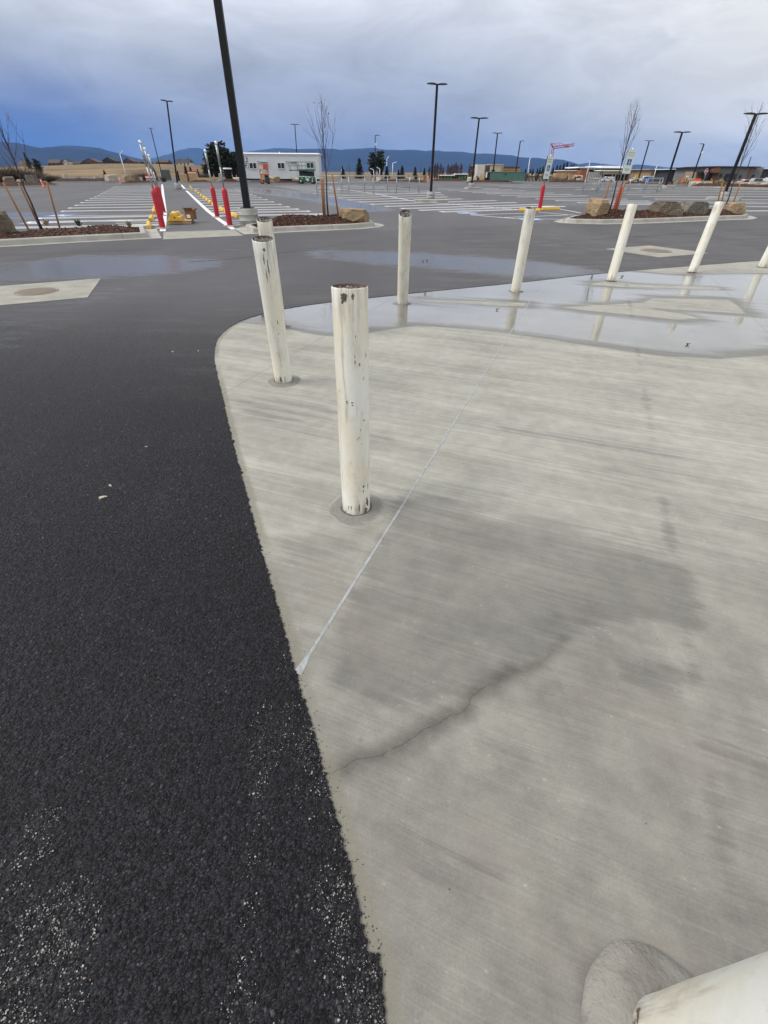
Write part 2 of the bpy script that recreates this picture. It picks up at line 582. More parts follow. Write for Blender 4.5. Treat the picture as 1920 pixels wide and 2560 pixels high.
WET_ASPH = [(G2(p), s) for p, s in (
    ([(-60, 668), (200, 640), (400, 640), (560, 651), (540, 668), (430, 684), (300, 692), (250, 697), (120, 700), (-60, 708)], 0.74),
    ([(780, 632), (830, 629), (960, 632), (1200, 645), (1330, 655), (1440, 668), (1515, 684), (1400, 694), (1300, 690), (1180, 679), (1060, 667), (930, 656), (800, 642)], 1.0),
    ([(590, 468), (700, 474), (800, 486), (920, 508), (980, 526), (900, 530), (830, 513), (760, 498), (680, 488), (600, 478)], 0.75),
    ([(-60, 536), (150, 531), (260, 536), (160, 545), (-60, 548)], 0.7),
    ([(1120, 524), (1500, 500), (1960, 500), (1960, 512), (1500, 512), (1180, 532)], 0.35),
    ([(690, 560), (700, 610), (610, 640), (400, 700), (200, 790), (-40, 930), (-80, 780), (200, 720), (500, 640)], 0.22))]
CRACK = G2([(700 + x / 2.07375, 1500 + y / 2.07375) for x, y in (
    (240, 905), (330, 870), (375, 838), (420, 820), (490, 815), (570, 780), (640, 745), (700, 705), (760, 665), (830, 640), (870, 605), (940, 585), (975, 545), (1010, 490), (1060, 450), (1120, 430), (1190, 370), (1290, 345), (1380, 300), (1430, 245), (1480, 200))])
CRACK = catmull(CRACK, 5)
CRACK += rng.normal(0, 0.0022, CRACK.shape)
DAMP = [(G2(p), s) for p, s in (
    ([(1000, 1240), (1110, 1245), (1240, 1290), (1360, 1300), (1660, 1375), (1710, 1390), (1740, 1450), (1745, 1570), (1640, 1545), (1500, 1560), (1400, 1620), (1180, 1720), (1000, 1770), (820, 1720), (880, 1480)], 0.74),
    ([(690, 1345), (790, 1335), (940, 1310), (880, 1400), (780, 1420), (710, 1400)], 0.42),
    ([(1540, 1640), (1700, 1680), (1720, 1780), (1640, 1760), (1540, 1700)], 0.7),
    ([(860, 1090), (990, 1060), (980, 1120), (900, 1140)], 0.35),
    ([(570, 985), (700, 985), (830, 1010), (840, 1050), (640, 1060)], 0.45),
    ([(1240, 1060), (1700, 1120), (1700, 1150), (1260, 1090)], 0.35),
    ([(1000, 2080), (1250, 2110), (1280, 2240), (1060, 2220)], 0.45),
    ([(1700, 1700), (1900, 1760), (1940, 1980), (1780, 1900)], 0.4),
    ([(1180, 1800), (1400, 1880), (1350, 1940), (1200, 1880)], 0.3),
    ([(1440, 2420), (1500, 2400), (1500, 2600), (1420, 2600)], 0.7))]
SPOTS = [(g(901, 1845), 0.035, 0.6), (g(1030, 1808), 0.024, 0.4), (g(1304, 1642), 0.018, 0.5)]


def nperlin(p, sc, seed=0):
    """cheap smooth value noise, for scattering only"""
    r = np.random.default_rng(seed).random((64, 64))
    q = p * sc
    i = np.floor(q).astype(int)
    f = q - i
    f = f * f * (3 - 2 * f)
    a, b = r[i[:, 0] % 64, i[:, 1] % 64], r[(i[:, 0] + 1) % 64, i[:, 1] % 64]
    c, d = r[i[:, 0] % 64, (i[:, 1] + 1) % 64], r[(i[:, 0] + 1) % 64, (i[:, 1] + 1) % 64]
    return (a * (1 - f[:, 0]) + b * f[:, 0]) * (1 - f[:, 1]) + (c * (1 - f[:, 0]) + d * f[:, 0]) * f[:, 1]


def tri_mesh(name, loop, inner, zfun, mat, attrs, parent=None, skirt=0.0):
    """triangulated sheet inside a closed outline, with float attributes"""
    loop = [tuple(p) for p in loop]
    co = loop + [tuple(p) for p in inner]
    vs, es, fs, *_ = delaunay_2d_cdt([Vector(c) for c in co], [], [list(range(len(loop)))], 1, 1e-6)
    pts = np.array([(v.x, v.y) for v in vs])
    zz = np.array([zfun(p[1]) for p in pts])
    verts = [(p[0], p[1], z) for p, z in zip(pts, zz)]
    faces = []
    for f in fs:
        a, b, c = (pts[i] for i in f[:3])
        faces.append(tuple(f) if (b[0] - a[0]) * (c[1] - a[1]) - (b[1] - a[1]) * (c[0] - a[0]) > 0 else tuple(f)[::-1])
    n0 = len(verts)
    if skirt:
        cnt = {}
        for f in faces:
            for i in range(len(f)):
                e = (f[i], f[(i + 1) % len(f)])
                cnt[e] = 1
        bnd = [e for e in cnt if (e[1], e[0]) not in cnt]
        low = {}
        for a, b in bnd:
            for q in (a, b):
                if q not in low:
                    low[q] = len(verts)
                    v = verts[q]
                    verts.append((v[0], v[1], v[2] - skirt))
            faces.append((b, a, low[a], low[b]))
    me = bpy.data.meshes.new(name)
    me.from_pydata(verts, [], faces)
    if attrs:
        vals = attrs(np.array(verts)[:, :2])
        for k, v in vals.items():
            at_ = me.attributes.new(k, 'FLOAT', 'POINT')
            at_.data.foreach_set('value', np.ascontiguousarray(v, dtype=np.float32))
    me.materials.append(mat)
    me.update()
    return link(bpy.data.objects.new(name, me), parent)


# ------------------------------------------------------------------ asphalt
def attr(nt, name):
    return nd(nt, 'ShaderNodeAttribute', attribute_name=name).outputs['Fac']


def asphalt_mat():
    m, nt, bs = newmat('asphalt')
    p = nd(nt, 'ShaderNodeNewGeometry').outputs['Position']
    wv = nd(nt, 'ShaderNodeVectorMath', {0: p, 1: nd(nt, 'ShaderNodeVectorMath', {0: nd(nt, 'ShaderNodeTexNoise', {'Vector': p, 'Scale': 120.0}).outputs['Color'], 'Scale': 0.004}, operation='SCALE').outputs[0]}).outputs[0]
    wv = mapped(nt, mapped(nt, wv, rot=(0, 0, R(-38))), (1.0, 1.35, 1))
    v1 = nd(nt, 'ShaderNodeTexVoronoi', {'Vector': wv, 'Scale': 62.0})
    v2 = nd(nt, 'ShaderNodeTexVoronoi', {'Vector': wv, 'Scale': 170.0})
    r1 = nd(nt, 'ShaderNodeSeparateColor', {0: v1.outputs['Color']}).outputs
    r2 = nd(nt, 'ShaderNodeSeparateColor', {0: v2.outputs['Color']}).outputs
    wet, dust, worn = attr(nt, 'wet'), attr(nt, 'dust'), attr(nt, 'worn')
    # binder and stones
    col = mixc(nt, sstep(nt, r1[0], 0.1, 1.0), (0.0035, 0.0034, 0.0048), (0.018, 0.0172, 0.0225))
    stone = mth(nt, 'MULTIPLY', sstep(nt, r1[1], 0.72, 0.82), sstep(nt, v1.outputs['Distance'], 0.42, 0.22))
    col = mixc(nt, stone, col, (0.056, 0.056, 0.063))
    col = mixc(nt, mth(nt, 'MULTIPLY', sstep(nt, r1[2], 0.972, 0.98), sstep(nt, v1.outputs['Distance'], 0.40, 0.25)), col, (0.15, 0.148, 0.145))
    # broad tone: traffic lanes, paving passes
    big = noise(nt, mapped(nt, p, (0.35, 0.9, 1), rot=(0, 0, R(30))), 0.55, 4, 0.6)
    col = mixc(nt, 1.0, col, nd(nt, 'ShaderNodeMapRange', {'Value': big, 'From Min': 0.3, 'From Max': 0.7, 'To Min': 0.66, 'To Max': 1.45}).outputs[0], 'MULTIPLY')
    # older, greyer surface in the lot
    wn = noise(nt, mapped(nt, p, (0.25, 0.06, 1)), 1.4, 5, 0.6)
    lot = mixc(nt, sstep(nt, wn, 0.35, 0.7), (0.098, 0.096, 0.102), (0.136, 0.133, 0.139))
    lot = mixc(nt, mth(nt, 'MULTIPLY', r1[0], 0.35), lot, (0.035, 0.035, 0.038))
    col = mixc(nt, worn, col, lot)
    # pale grit tracked on to it
    dn = noise(nt, p, 30, 3, 0.6)
    dm = mth(nt, 'MULTIPLY', sstep(nt, mth(nt, 'ADD', r2[0], mth(nt, 'MULTIPLY', dust, 1.05)), 1.16, 1.24), sstep(nt, v2.outputs['Distance'], 0.52, 0.36))
    dm = mth(nt, 'MULTIPLY', dm, mth(nt, 'MULTIPLY', sstep(nt, dn, 0.40, 0.52), 0.5))
    col = mixc(nt, dm, col, mixc(nt, r2[1], (0.20, 0.195, 0.185), (0.42, 0.41, 0.385)))
    film = mth(nt, 'MULTIPLY', attr(nt, 'mud'), sstep(nt, noise(nt, mapped(nt, p, (0.4, 1.6, 1), rot=(0, 0, R(25))), 1.8, 5, 0.65), 0.46, 0.68))
    col = mixc(nt, mth(nt, 'MULTIPLY', film, 0.55), col, (0.17, 0.145, 0.125))
    wm = sstep(nt, mth(nt, 'ADD', wet, mth(nt, 'MULTIPLY', mth(nt, 'SUBTRACT', noise(nt, mapped(nt, p, (0.7, 2.2, 1)), 2.2, 5, 0.62), 0.5), 0.9)), 0.10, 0.66)
    col = mixc(nt, wm, col, mixc(nt, 1.0, col, (0.62, 0.64, 0.68), 'MULTIPLY'))
    rough = nd(nt, 'ShaderNodeMapRange', {'Value': wm, 'To Min': 0.62, 'To Max': 0.15}).outputs[0]
    put(nt, bs, col=col, rough=rough, spec=0.32)
    h = mth(nt, 'ADD', mth(nt, 'MULTIPLY', sstep(nt, v1.outputs['Distance'], 0.62, 0.05), mth(nt, 'ADD', r1[0], 0.5)), mth(nt, 'MULTIPLY', sstep(nt, v2.outputs['Distance'], 0.6, 0.1), 0.35))
    bstr = mth(nt, 'MULTIPLY', mth(nt, 'SUBTRACT', 1.0, mth(nt, 'MULTIPLY', wm, 0.80)), mth(nt, 'SUBTRACT', 1.0, mth(nt, 'MULTIPLY', worn, 0.6)))
    b_ = nd(nt, 'ShaderNodeBump', {'Strength': mth(nt, 'MULTIPLY', bstr, 1.0), 'Distance': 0.011, 'Height': h})
    put(nt, bs, normal=b_.outputs[0])
    return m


def asphalt_attrs(p):
    n = len(p)
    wet = np.zeros(n)
    for poly, s in WET_ASPH:
        q, pl = p * [1, 0.45], np.array(poly) * [1, 0.45]
        sc = 0.14 + 0.022 * p[:, 1]
        wet = np.maximum(wet, s * smooth01(sdist(q, pl), -sc * 1.2, sc * 1.2))
    de = ldist(p, edge)
    near = np.clip(1 - p[:, 1] / 1.25, 0, 1)
    dust = 0.55 * smooth01(de, 0.22, 0.02) * near ** 0.7 * (0.4 + 1.1 * nperlin(p, 7, 1))
    streak = nperlin(np.c_[p[:, 0] * 9 + p[:, 1] * 1.2, p[:, 1] * 2.2], 1.0, 2)
    dust = np.maximum(dust, 0.55 * smooth01(streak, 0.50, 0.80) * near ** 0.4 * smooth01(p[:, 1], 1.35, 0.5))
    corner = g(60, 2430)
    dust = np.maximum(dust, 0.62 * smooth01(np.hypot(p[:, 0] - corner.x, p[:, 1] - corner.y), 0.30, 0.04) * (0.3 + nperlin(p, 11, 4)))
    for c in ((400, 1260), (330, 1130), (470, 1110)):
        q = g(*c)
        dust = np.maximum(dust, 0.30 * smooth01(np.hypot(p[:, 0] - q.x, p[:, 1] - q.y), 0.35, 0.05) * (0.3 + nperlin(p, 5, 3)))
    dust = np.maximum(dust, 0.13)
    worn = smooth01(p[:, 1] - 0.35 * np.abs(p[:, 0]) * 0 - (16.5 + 0.42 * (p[:, 0] + 4)), -0.8, 1.2) * smooth01(p[:, 1], 15, 17)
    worn = np.maximum(worn, 0.80 * smooth01(p[:, 1], 2.2, 9))
    mud = smooth01(p[:, 1], 4, 7) * smooth01(p[:, 1], 26, 16) * (0.25 + 0.75 * smooth01(p[:, 0], -1, 4)) + 0.35 * smooth01(de, 1.2, 0.1) * smooth01(p[:, 1], 3, 5)
    return {'wet': wet, 'dust': dust, 'worn': worn, 'mud': np.clip(mud, 0, 1)}


M['asphalt'] = asphalt_mat()

# ragged asphalt lip along the concrete
rag = []
acc = 0.0
for a, b in zip(edge[:-1], edge[1:]):
    L = np.hypot(*(b - a))
    dist = max(0.3, a[1])
    step = max(0.006, 0.006 * dist)
    k = max(1, int(L / step)) if a[1] > -0.6 else 1
    t_ = (b - a) / max(L, 1e-9)
    nrm = np.array([-t_[1], t_[0]])
    for i in range(k):
        q = a + (b - a) * i / k
        amp = 0.0038 if a[1] > -0.6 else 0
        rag.append(q + nrm * rng.normal(0, amp) * (1 if rng.random() > .12 else 2.0))
rag.append(edge[-1])
XL, XR, YB = -150.0, 190.0, 118.0
aloop = [tuple(q) for q in rag] + [(XR, 25.0), (XR, YB), (XL, YB), (XL, -3.0)]
ap = np.array(aloop)
rows = []
y = -2.9
while y < YB - 1:
    s = max(0.055, 0.017 * max(y, 0))
    half = 0.95 * max(y, 0) + 3
    xs = np.arange(-half, half, s)
    xs = np.concatenate([np.arange(XL + 5, -half - 1, 8 + 0 * s), xs, np.arange(half + 1, XR - 5, 8)]) if True else xs
    rows.append(np.c_[xs, np.full(len(xs), y)] + rng.uniform(-.3, .3, (len(xs), 2)) * s)
    y += s
inn = np.concatenate(rows)
inn = inn[(inn[:, 0] > XL + .5) & (inn[:, 0] < XR - .5) & (inn[:, 1] > -2.95) & (inn[:, 1] < YB - .5)]
sd_ = sdist(inn, np.concatenate([edge, [(XR, 25), (XR, YB), (XL, YB), (XL, -3)]]))
inn = inn[sd_ > np.maximum(0.03, 0.01 * np.abs(inn[:, 1]))]
parking_lot = struct(tri_mesh('parking_lot', aloop, inn, lambda y: zt(y) + 0.006, M['asphalt'], asphalt_attrs, skirt=0.06))

# loose and half bedded stones of the near surface, too many to count
def grit(name, pts, rad, hgt_, mat, z0=0.006):
    n = len(pts)
    a0 = rng.uniform(0, 6.28, n)
    el_ = rng.uniform(.6, 1.0, n)
    V_ = np.zeros((n, 8, 3))
    for k in range(4):
        a = a0 + k * math.pi / 2 + rng.uniform(-.35, .35, n)
        for lay, (rs, zz) in enumerate(((1.0, -.3), (rng.uniform(.45, .8, n), rng.uniform(.7, 1.0, n)))):
            r_ = rad * rs * rng.uniform(.8, 1.15, n)
            x, y = r_ * np.cos(a), r_ * np.sin(a) * el_
            c, s_ = np.cos(a0 * 3), np.sin(a0 * 3)
            V_[:, lay * 4 + k, 0] = pts[:, 0] + c * x - s_ * y
            V_[:, lay * 4 + k, 1] = pts[:, 1] + s_ * x + c * y
            V_[:, lay * 4 + k, 2] = z0 + hgt_ * zz
    q = np.array([(0, 1, 5, 4), (1, 2, 6, 5), (2, 3, 7, 6), (3, 0, 4, 7), (4, 5, 6, 7)])
    F_q = (q[None] + (np.arange(n) * 8)[:, None, None]).reshape(-1, 4)
    me = bpy.data.meshes.new(name)
    me.vertices.add(n * 8)
    me.vertices.foreach_set('co', V_.reshape(-1).astype(np.float32))
    me.loops.add(len(F_q) * 4)
    me.loops.foreach_set('vertex_index', F_q.reshape(-1).astype(np.int32))
    me.polygons.add(len(F_q))
    me.polygons.foreach_set('loop_start', np.arange(0, len(F_q) * 4, 4, dtype=np.int32))
    me.materials.append(mat)
    me.update(calc_edges=True)
    me.validate()
    return stuff(link(bpy.data.objects.new(name, me)))


def gritmat(name, lo, hi, odd, share):
    m, nt, bs = newmat(name)
    r_ = nd(nt, 'ShaderNodeNewGeometry').outputs['Random Per Island']
    col = mixc(nt, r_, lo, hi)
    col = mixc(nt, sstep(nt, mth(nt, 'FRACT', mth(nt, 'MULTIPLY', r_, 37.7)), 1 - share, 1 - share + .02), col, odd)
    pn = noise(nt, mapped(nt, nd(nt, 'ShaderNodeNewGeometry').outputs['Position'], (1, .5, 1)), 3.2, 4, .6)
    col = mixc(nt, 1.0, col, nd(nt, 'ShaderNodeMapRange', {'Value': pn, 'From Min': .3, 'From Max': .7, 'To Min': .65, 'To Max': 1.3}).outputs[0], 'MULTIPLY')
    put(nt, bs, col=col, rough=.6, spec=.28)
    return m


EPOLY = np.concatenate([edge, [(XR, 25), (XR, YB), (XL, YB), (XL, -3)]])
c_ = np.c_[rng.uniform(-2.9, .15, 150000), rng.uniform(-.15, 2.9, 150000)]
c_ = c_[(c_[:, 0] > -.90 * (.79 * c_[:, 1] + .99) - .1)]
c_ = c_[rng.random(len(c_)) < smooth01(c_[:, 1], 2.9, 1.2)]
c_ = c_[sdist(c_, EPOLY) > -.003]
rad_ = np.clip(rng.lognormal(math.log(.0040), .42, len(c_)), .002, .0095)
grit('asphalt_stones', c_, rad_, rad_ * rng.uniform(.25, .65, len(c_)), gritmat('asphalt_stone', (.0035, .0034, .0050), (.025, .0238, .0325), (.060, .057, .070), .06), .0045)
c_ = np.c_[rng.uniform(-6.2, .0, 260000), rng.uniform(1.3, 7.0, 260000)]
c_ = c_[(c_[:, 0] > -.90 * (.79 * c_[:, 1] + .99) - .1)]
c_ = c_[rng.random(len(c_)) < smooth01(c_[:, 1], 1.3, 2.6) * smooth01(c_[:, 1], 7.0, 3.5) * .62]
c_ = c_[sdist(c_, EPOLY) > 0]
rad_ = rng.uniform(.004, .009, len(c_))
grit('asphalt_stones', c_, rad_, rad_ * rng.uniform(.25, .6, len(c_)), gritmat('asphalt_stone_mid', (.012, .0117, .0145), (.050, .0485, .058), (.12, .117, .124), .04), .0045)
c_ = np.c_[rng.uniform(-1.6, .15, 160000), rng.uniform(-.1, 1.5, 160000)]
c_ = c_[(c_[:, 0] > -.90 * (.79 * c_[:, 1] + .99) - .05) & (sdist(c_, EPOLY) > 0)]
dd_ = asphalt_attrs(c_)['dust']
c_ = c_[rng.random(len(c_)) < np.clip((dd_ - .15) * .85, 0, .6) * smooth01(nperlin(c_, 42, 8), .35, .6)]
rad_ = np.clip(rng.lognormal(math.log(.0016), .42, len(c_)), .0007, .0045)
grit('pale_grit', c_, rad_, rad_ * .7, gritmat('pale_grit', (.22, .215, .20), (.46, .45, .42), (.30, .22, .16), .03), .0085)
# crumbs that broke off on to the concrete
i_ = rng.integers(30, len(edge) - 40, 900)
c_ = edge[i_] + rng.normal(0, .004, (900, 2)) + np.c_[np.abs(rng.normal(0, .012, 900)), rng.normal(0, .03, 900)]
c_ = c_[(c_[:, 1] < 3.2) & (sdist(c_, EPOLY) < -.004) & (sdist(c_, EPOLY) > -.05)]
rad_ = rng.uniform(.001, .003, len(c_))
grit('asphalt_crumbs', c_, rad_, rad_, gritmat('crumb', (.012, .012, .013), (.05, .048, .045), (.2, .19, .17), .1), .0)

# ------------------------------------------------------------------ concrete pavement in jointed slabs
def concrete_mat():
    m, nt, bs = newmat('broomed_concrete')
    p = nd(nt, 'ShaderNodeNewGeometry').outputs['Position']
    u = mapped(nt, p, rot=(0, 0, R(21.4)))
    wet, damp, ed, cr = attr(nt, 'wet'), attr(nt, 'damp'), attr(nt, 'edge'), attr(nt, 'crack')
    wob = nd(nt, 'ShaderNodeVectorMath', {0: u, 1: nd(nt, 'ShaderNodeCombineXYZ', {1: mth(nt, 'MULTIPLY', noise(nt, mapped(nt, u, (0.7, 1.5, 1)), 1.2, 2), 0.10)}).outputs[0]}).outputs[0]
    s1 = noise(nt, mapped(nt, wob, (0.28, 4.2, 1)), 1.0, 5, 0.62)
    s2 = noise(nt, mapped(nt, wob, (0.5, 34, 1)), 1.0, 6, 0.68)
    s3 = noise(nt, mapped(nt, wob, (1.6, 190, 1)), 1.0, 4, 0.7)
    b1 = noise(nt, p, 1.4, 5, 0.6)
    b2 = noise(nt, p, 9, 5, 0.65)
    b3 = noise(nt, p, 130, 5, 0.75)
    hue = noise(nt, mapped(nt, p, loc=(7, 3, 0)), 2.6, 3, 0.5)
    py_ = nd(nt, 'ShaderNodeSeparateXYZ', {0: p}).outputs[1]
    far_ = sstep(nt, py_, 0.5, 2.6, 0.15, 1.0)
    s1 = mth(nt, 'ADD', 0.5, mth(nt, 'MULTIPLY', mth(nt, 'SUBTRACT', s1, 0.5), far_))
    s2 = mth(nt, 'ADD', 0.5, mth(nt, 'MULTIPLY', mth(nt, 'SUBTRACT', s2, 0.5), sstep(nt, py_, 0.4, 2.2, 0.30, 1.0)))
    col = mixc(nt, sstep(nt, s1, 0.30, 0.70), (0.318, 0.311, 0.272), (0.405, 0.395, 0.344))
    col = mixc(nt, mth(nt, 'MULTIPLY', sstep(nt, hue, 0.42, 0.7), 0.28), col, (0.37, 0.345, 0.32))

    def mul(c, f, a, b_, lo, hi):
        return mixc(nt, 1.0, c, nd(nt, 'ShaderNodeMapRange', {'Value': f, 'From Min': a, 'From Max': b_, 'To Min': lo, 'To Max': hi}).outputs[0], 'MULTIPLY')
    col = mul(col, s2, 0.3, 0.7, 0.83, 1.13)
    col = mul(col, s3, 0.3, 0.7, 0.89, 1.10)
    col = mul(col, b1, 0.3, 0.7, 0.84, 1.11)
    col = mul(col, b2, 0.3, 0.7, 0.88, 1.09)
    col = mul(col, b3, 0.3, 0.7, 0.86, 1.12)
    # small pale blebs and dark pits
    vo = nd(nt, 'ShaderNodeTexVoronoi', {'Vector': mapped(nt, u, (1, 1.6, 1)), 'Scale': 42.0})
    vr = nd(nt, 'ShaderNodeSeparateColor', {0: vo.outputs['Color']}).outputs
    col = mixc(nt, mth(nt, 'MULTIPLY', mth(nt, 'MULTIPLY', sstep(nt, vr[0], 0.935, 0.945), sstep(nt, vo.outputs['Distance'], 0.34, 0.18)), mth(nt, 'MULTIPLY', sstep(nt, b2, 0.42, 0.6), 0.8)), col, (0.50, 0.48, 0.43))
    col = mixc(nt, mth(nt, 'MULTIPLY', mth(nt, 'MULTIPLY', sstep(nt, vr[1], 0.987, 0.99), sstep(nt, vo.outputs['Distance'], 0.16, 0.08)), 0.9), col, (0.05, 0.048, 0.045))
    col = mixc(nt, mth(nt, 'MULTIPLY', sstep(nt, s2, 0.70, 0.78), 0.30), col, (0.15, 0.14, 0.125))
    scr = noise(nt, mapped(nt, mapped(nt, p, rot=(0, 0, R(-50))), (1.2, 60, 1)), 1.0, 3, 0.6)
    col = mixc(nt, mth(nt, 'MULTIPLY', mth(nt, 'MULTIPLY', sstep(nt, scr, 0.715, 0.74), sstep(nt, noise(nt, mapped(nt, p, loc=(2, 5, 0)), 1.7, 2), 0.52, 0.62)), 0.5), col, (0.55, 0.53, 0.48))
    scum = mth(nt, 'MULTIPLY', sstep(nt, noise(nt, mapped(nt, wob, (0.9, 7, 1), loc=(11, 2, 0)), 1.0, 7, 0.75), 0.60, 0.74), 0.45)
    col = mixc(nt, scum, col, (0.50, 0.48, 0.43))
    shade_mottle = attr(nt, 'shade_mottle')
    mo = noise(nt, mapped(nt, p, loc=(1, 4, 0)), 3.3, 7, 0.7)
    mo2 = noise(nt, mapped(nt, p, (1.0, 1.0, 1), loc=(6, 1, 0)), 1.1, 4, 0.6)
    col = mixc(nt, shade_mottle, col, mul(mul(col, mo, 0.32, 0.68, 0.62, 0.91), mo2, 0.35, 0.65, 0.85, 1.06))  # near slabs darkened in colour for canopy shade, broken up by mottling
    col = mixc(nt, mth(nt, 'MULTIPLY', mth(nt, 'MULTIPLY', shade_mottle, sstep(nt, noise(nt, mapped(nt, p, loc=(9, 9, 0)), 2.1, 4, 0.6), 0.5, 0.68)), 0.30), col, (0.30, 0.262, 0.235))
    # damp concrete, drawn out along the broom marks
    dn = mth(nt, 'ADD', mth(nt, 'MULTIPLY', mth(nt, 'SUBTRACT', noise(nt, mapped(nt, wob, (0.40, 7.5, 1), loc=(4, 9, 0)), 1.0, 7, 0.7), 0.5), 2.3), mth(nt, 'MULTIPLY', mth(nt, 'SUBTRACT', b1, 0.5), 0.6))
    dm = mth(nt, 'MULTIPLY', sstep(nt, mth(nt, 'ADD', damp, dn), 0.20, 0.66), sstep(nt, damp, 0.0, 0.2))
    col = mixc(nt, mth(nt, 'MULTIPLY', dm, 0.80), col, mixc(nt, 1.0, col, (0.66, 0.66, 0.67), 'MULTIPLY'))
    cw = noise(nt, p, 14, 4, 0.65)
    cm = sstep(nt, mth(nt, 'ADD', cr, mth(nt, 'MULTIPLY', mth(nt, 'SUBTRACT', cw, 0.5), 0.04)), 0.075, -0.012)
    col = mixc(nt, mth(nt, 'MULTIPLY', cm, 0.92), col, mixc(nt, 1.0, col, (0.42, 0.405, 0.395), 'MULTIPLY'))
    # sandy, damp margin along the asphalt
    em = sstep(nt, mth(nt, 'ADD', ed, mth(nt, 'MULTIPLY', mth(nt, 'SUBTRACT', noise(nt, p, 7, 4, 0.6), 0.5), 0.05)), 0.062, 0.030)
    em = mth(nt, 'MULTIPLY', em, sstep(nt, noise(nt, mapped(nt, p, loc=(3, 8, 0)), 1.1, 2), 0.32, 0.5))
    col = mixc(nt, mth(nt, 'MULTIPLY', em, 0.72), col, mixc(nt, b3, (0.17, 0.155, 0.12), (0.25, 0.235, 0.19)))
    # standing water
    wm = sstep(nt, mth(nt, 'ADD', wet, mth(nt, 'ADD', mth(nt, 'MULTIPLY', mth(nt, 'SUBTRACT', s2, 0.5), 0.16), mth(nt, 'MULTIPLY', mth(nt, 'SUBTRACT', b2, 0.5), 0.05))), -0.006, 0.020)
    film = sstep(nt, mth(nt, 'ADD', wet, mth(nt, 'MULTIPLY', mth(nt, 'SUBTRACT', s1, 0.5), 0.75)), 0.03, 0.40)
    col = mixc(nt, wm, col, mixc(nt, 1.0, col, (0.50, 0.50, 0.51), 'MULTIPLY'))
    rough = mixc(nt, wm, (0.82,) * 3, mixc(nt, film, (0.42,) * 3, (0.06,) * 3))
    put(nt, bs, col=col, rough=nd(nt, 'ShaderNodeSeparateColor', {0: rough}).outputs[0], spec=0.5)
    # water lies on the concrete as a clear glossy coat
    nt.links.new(mth(nt, 'MULTIPLY', wm, mth(nt, 'MULTIPLY', film, 0.72)), bs.inputs['Coat Weight'])
    bs.inputs['Coat Roughness'].default_value = 0.04
    bs.inputs['Coat IOR'].default_value = 1.5
    h = mth(nt, 'ADD', mth(nt, 'MULTIPLY', s3, 1.0), mth(nt, 'ADD', mth(nt, 'MULTIPLY', b3, 0.5), mth(nt, 'MULTIPLY', s2, 0.7)))
    b_ = nd(nt, 'ShaderNodeBump', {'Strength': mth(nt, 'MULTIPLY', mth(nt, 'SUBTRACT', 1.0, mth(nt, 'MULTIPLY', wm, 0.96)), 0.45), 'Distance': 0.004, 'Height': h})
    put(nt, bs, normal=b_.outputs[0])
    return m


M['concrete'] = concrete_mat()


def concrete_attrs(p):
    wet = sdist(p, WET_PAVE)
    for d in DRY:
        wet = np.minimum(wet, -sdist(p, d))
    damp = np.zeros(len(p))
    for poly, s in DAMP:
        damp = np.maximum(damp, s * smooth01(sdist(p, poly), -0.09, 0.07))
    for c, r_, s in SPOTS:
        damp = np.maximum(damp, s * 1.3 * smooth01(np.hypot(p[:, 0] - c.x, p[:, 1] - c.y), r_, 0.0))
    fade = np.concatenate([[0.004], np.zeros(1)])
    cr = ldist(p, CRACK)
    end = np.hypot(p[:, 0] - CRACK[-1][0], p[:, 1] - CRACK[-1][1])
    cr = cr + 0.03 * smooth01(end, 0.35, 0.0)
    shade_mottle = smooth01(p[:, 1], 2.5, 0.9)                  # shade of an unseen canopy painted on the near concrete, with mottling
    dd = ldist(p, JD)
    damp = np.maximum(damp, 0.48 * smooth01(dd, 0.07, 0.0) * (.4 + nperlin(p, 2.3, 6)))
    return {'wet': np.clip(wet, -0.5, 0.5), 'damp': damp, 'shade_mottle': shade_mottle, 'edge': np.minimum(ldist(p, edge), 1), 'crack': np.minimum(cr, 1)}


def clip_half(poly, a, n, off):
    """part of polygon with (p-a).n > off"""
    out = []
    for i in range(len(poly)):
        p, q = np.array(poly[i]), np.array(poly[(i + 1) % len(poly)])
        dp, dq = (p - a) @ n - off, (q - a) @ n - off
        if dp > 0:
            out.append(tuple(p))
        if (dp > 0) != (dq > 0):
            out.append(tuple(p + (q - p) * dp / (dp - dq)))
    return out


ja, jb = np.array(g(740, 1690)[:2]), np.array(g(1300, 793)[:2])
JDIR = (jb - ja) / np.hypot(*(jb - ja))
JN = np.array([JDIR[1], -JDIR[0]])            # to the right of the joints
jB = np.array(g(670, 921)[:2])
jD = np.array(g(1625, 1055)[:2])
jD2 = np.array(g(1760, 1600)[:2])
JD = [tuple(jD - JDIR * 8), tuple(jD + JDIR * 12)]
jE = np.array(g(1757, 672)[:2])
jC = np.array(g(1145, 1045)[:2])
jC2 = np.array(g(1900, 1175)[:2])
CDIR = (jC2 - jC) / np.hypot(*(jC2 - jC))
CN = np.array([-CDIR[1], CDIR[0]])            # away from the camera
under = []                                    # the slabs reach a little under the asphalt
for i, q in enumerate(edge):
    t_ = edge[min(i + 1, len(edge) - 1)] - edge[max(i - 1, 0)]
    t_ = t_ / np.hypot(*t_)
    under.append(tuple(q + np.array([-t_[1], t_[0]]) * 0.03))
apron = under + [(40.0, -3.0)]
left = clip_half(apron, ja, -JN, 0.006)
right = clip_half(apron, ja, JN, 0.006)
l1, l2 = clip_half(left, jB, -JN, 0.002), clip_half(left, jB, JN, 0.002)
mid, rest = clip_half(right, jD, -JN, 0.0), clip_half(right, jD, JN, 0.0)
r1_, r2_ = clip_half(rest, jE, -JN, 0.003), clip_half(rest, jE, JN, 0.003)
slabs = [l1, l2]
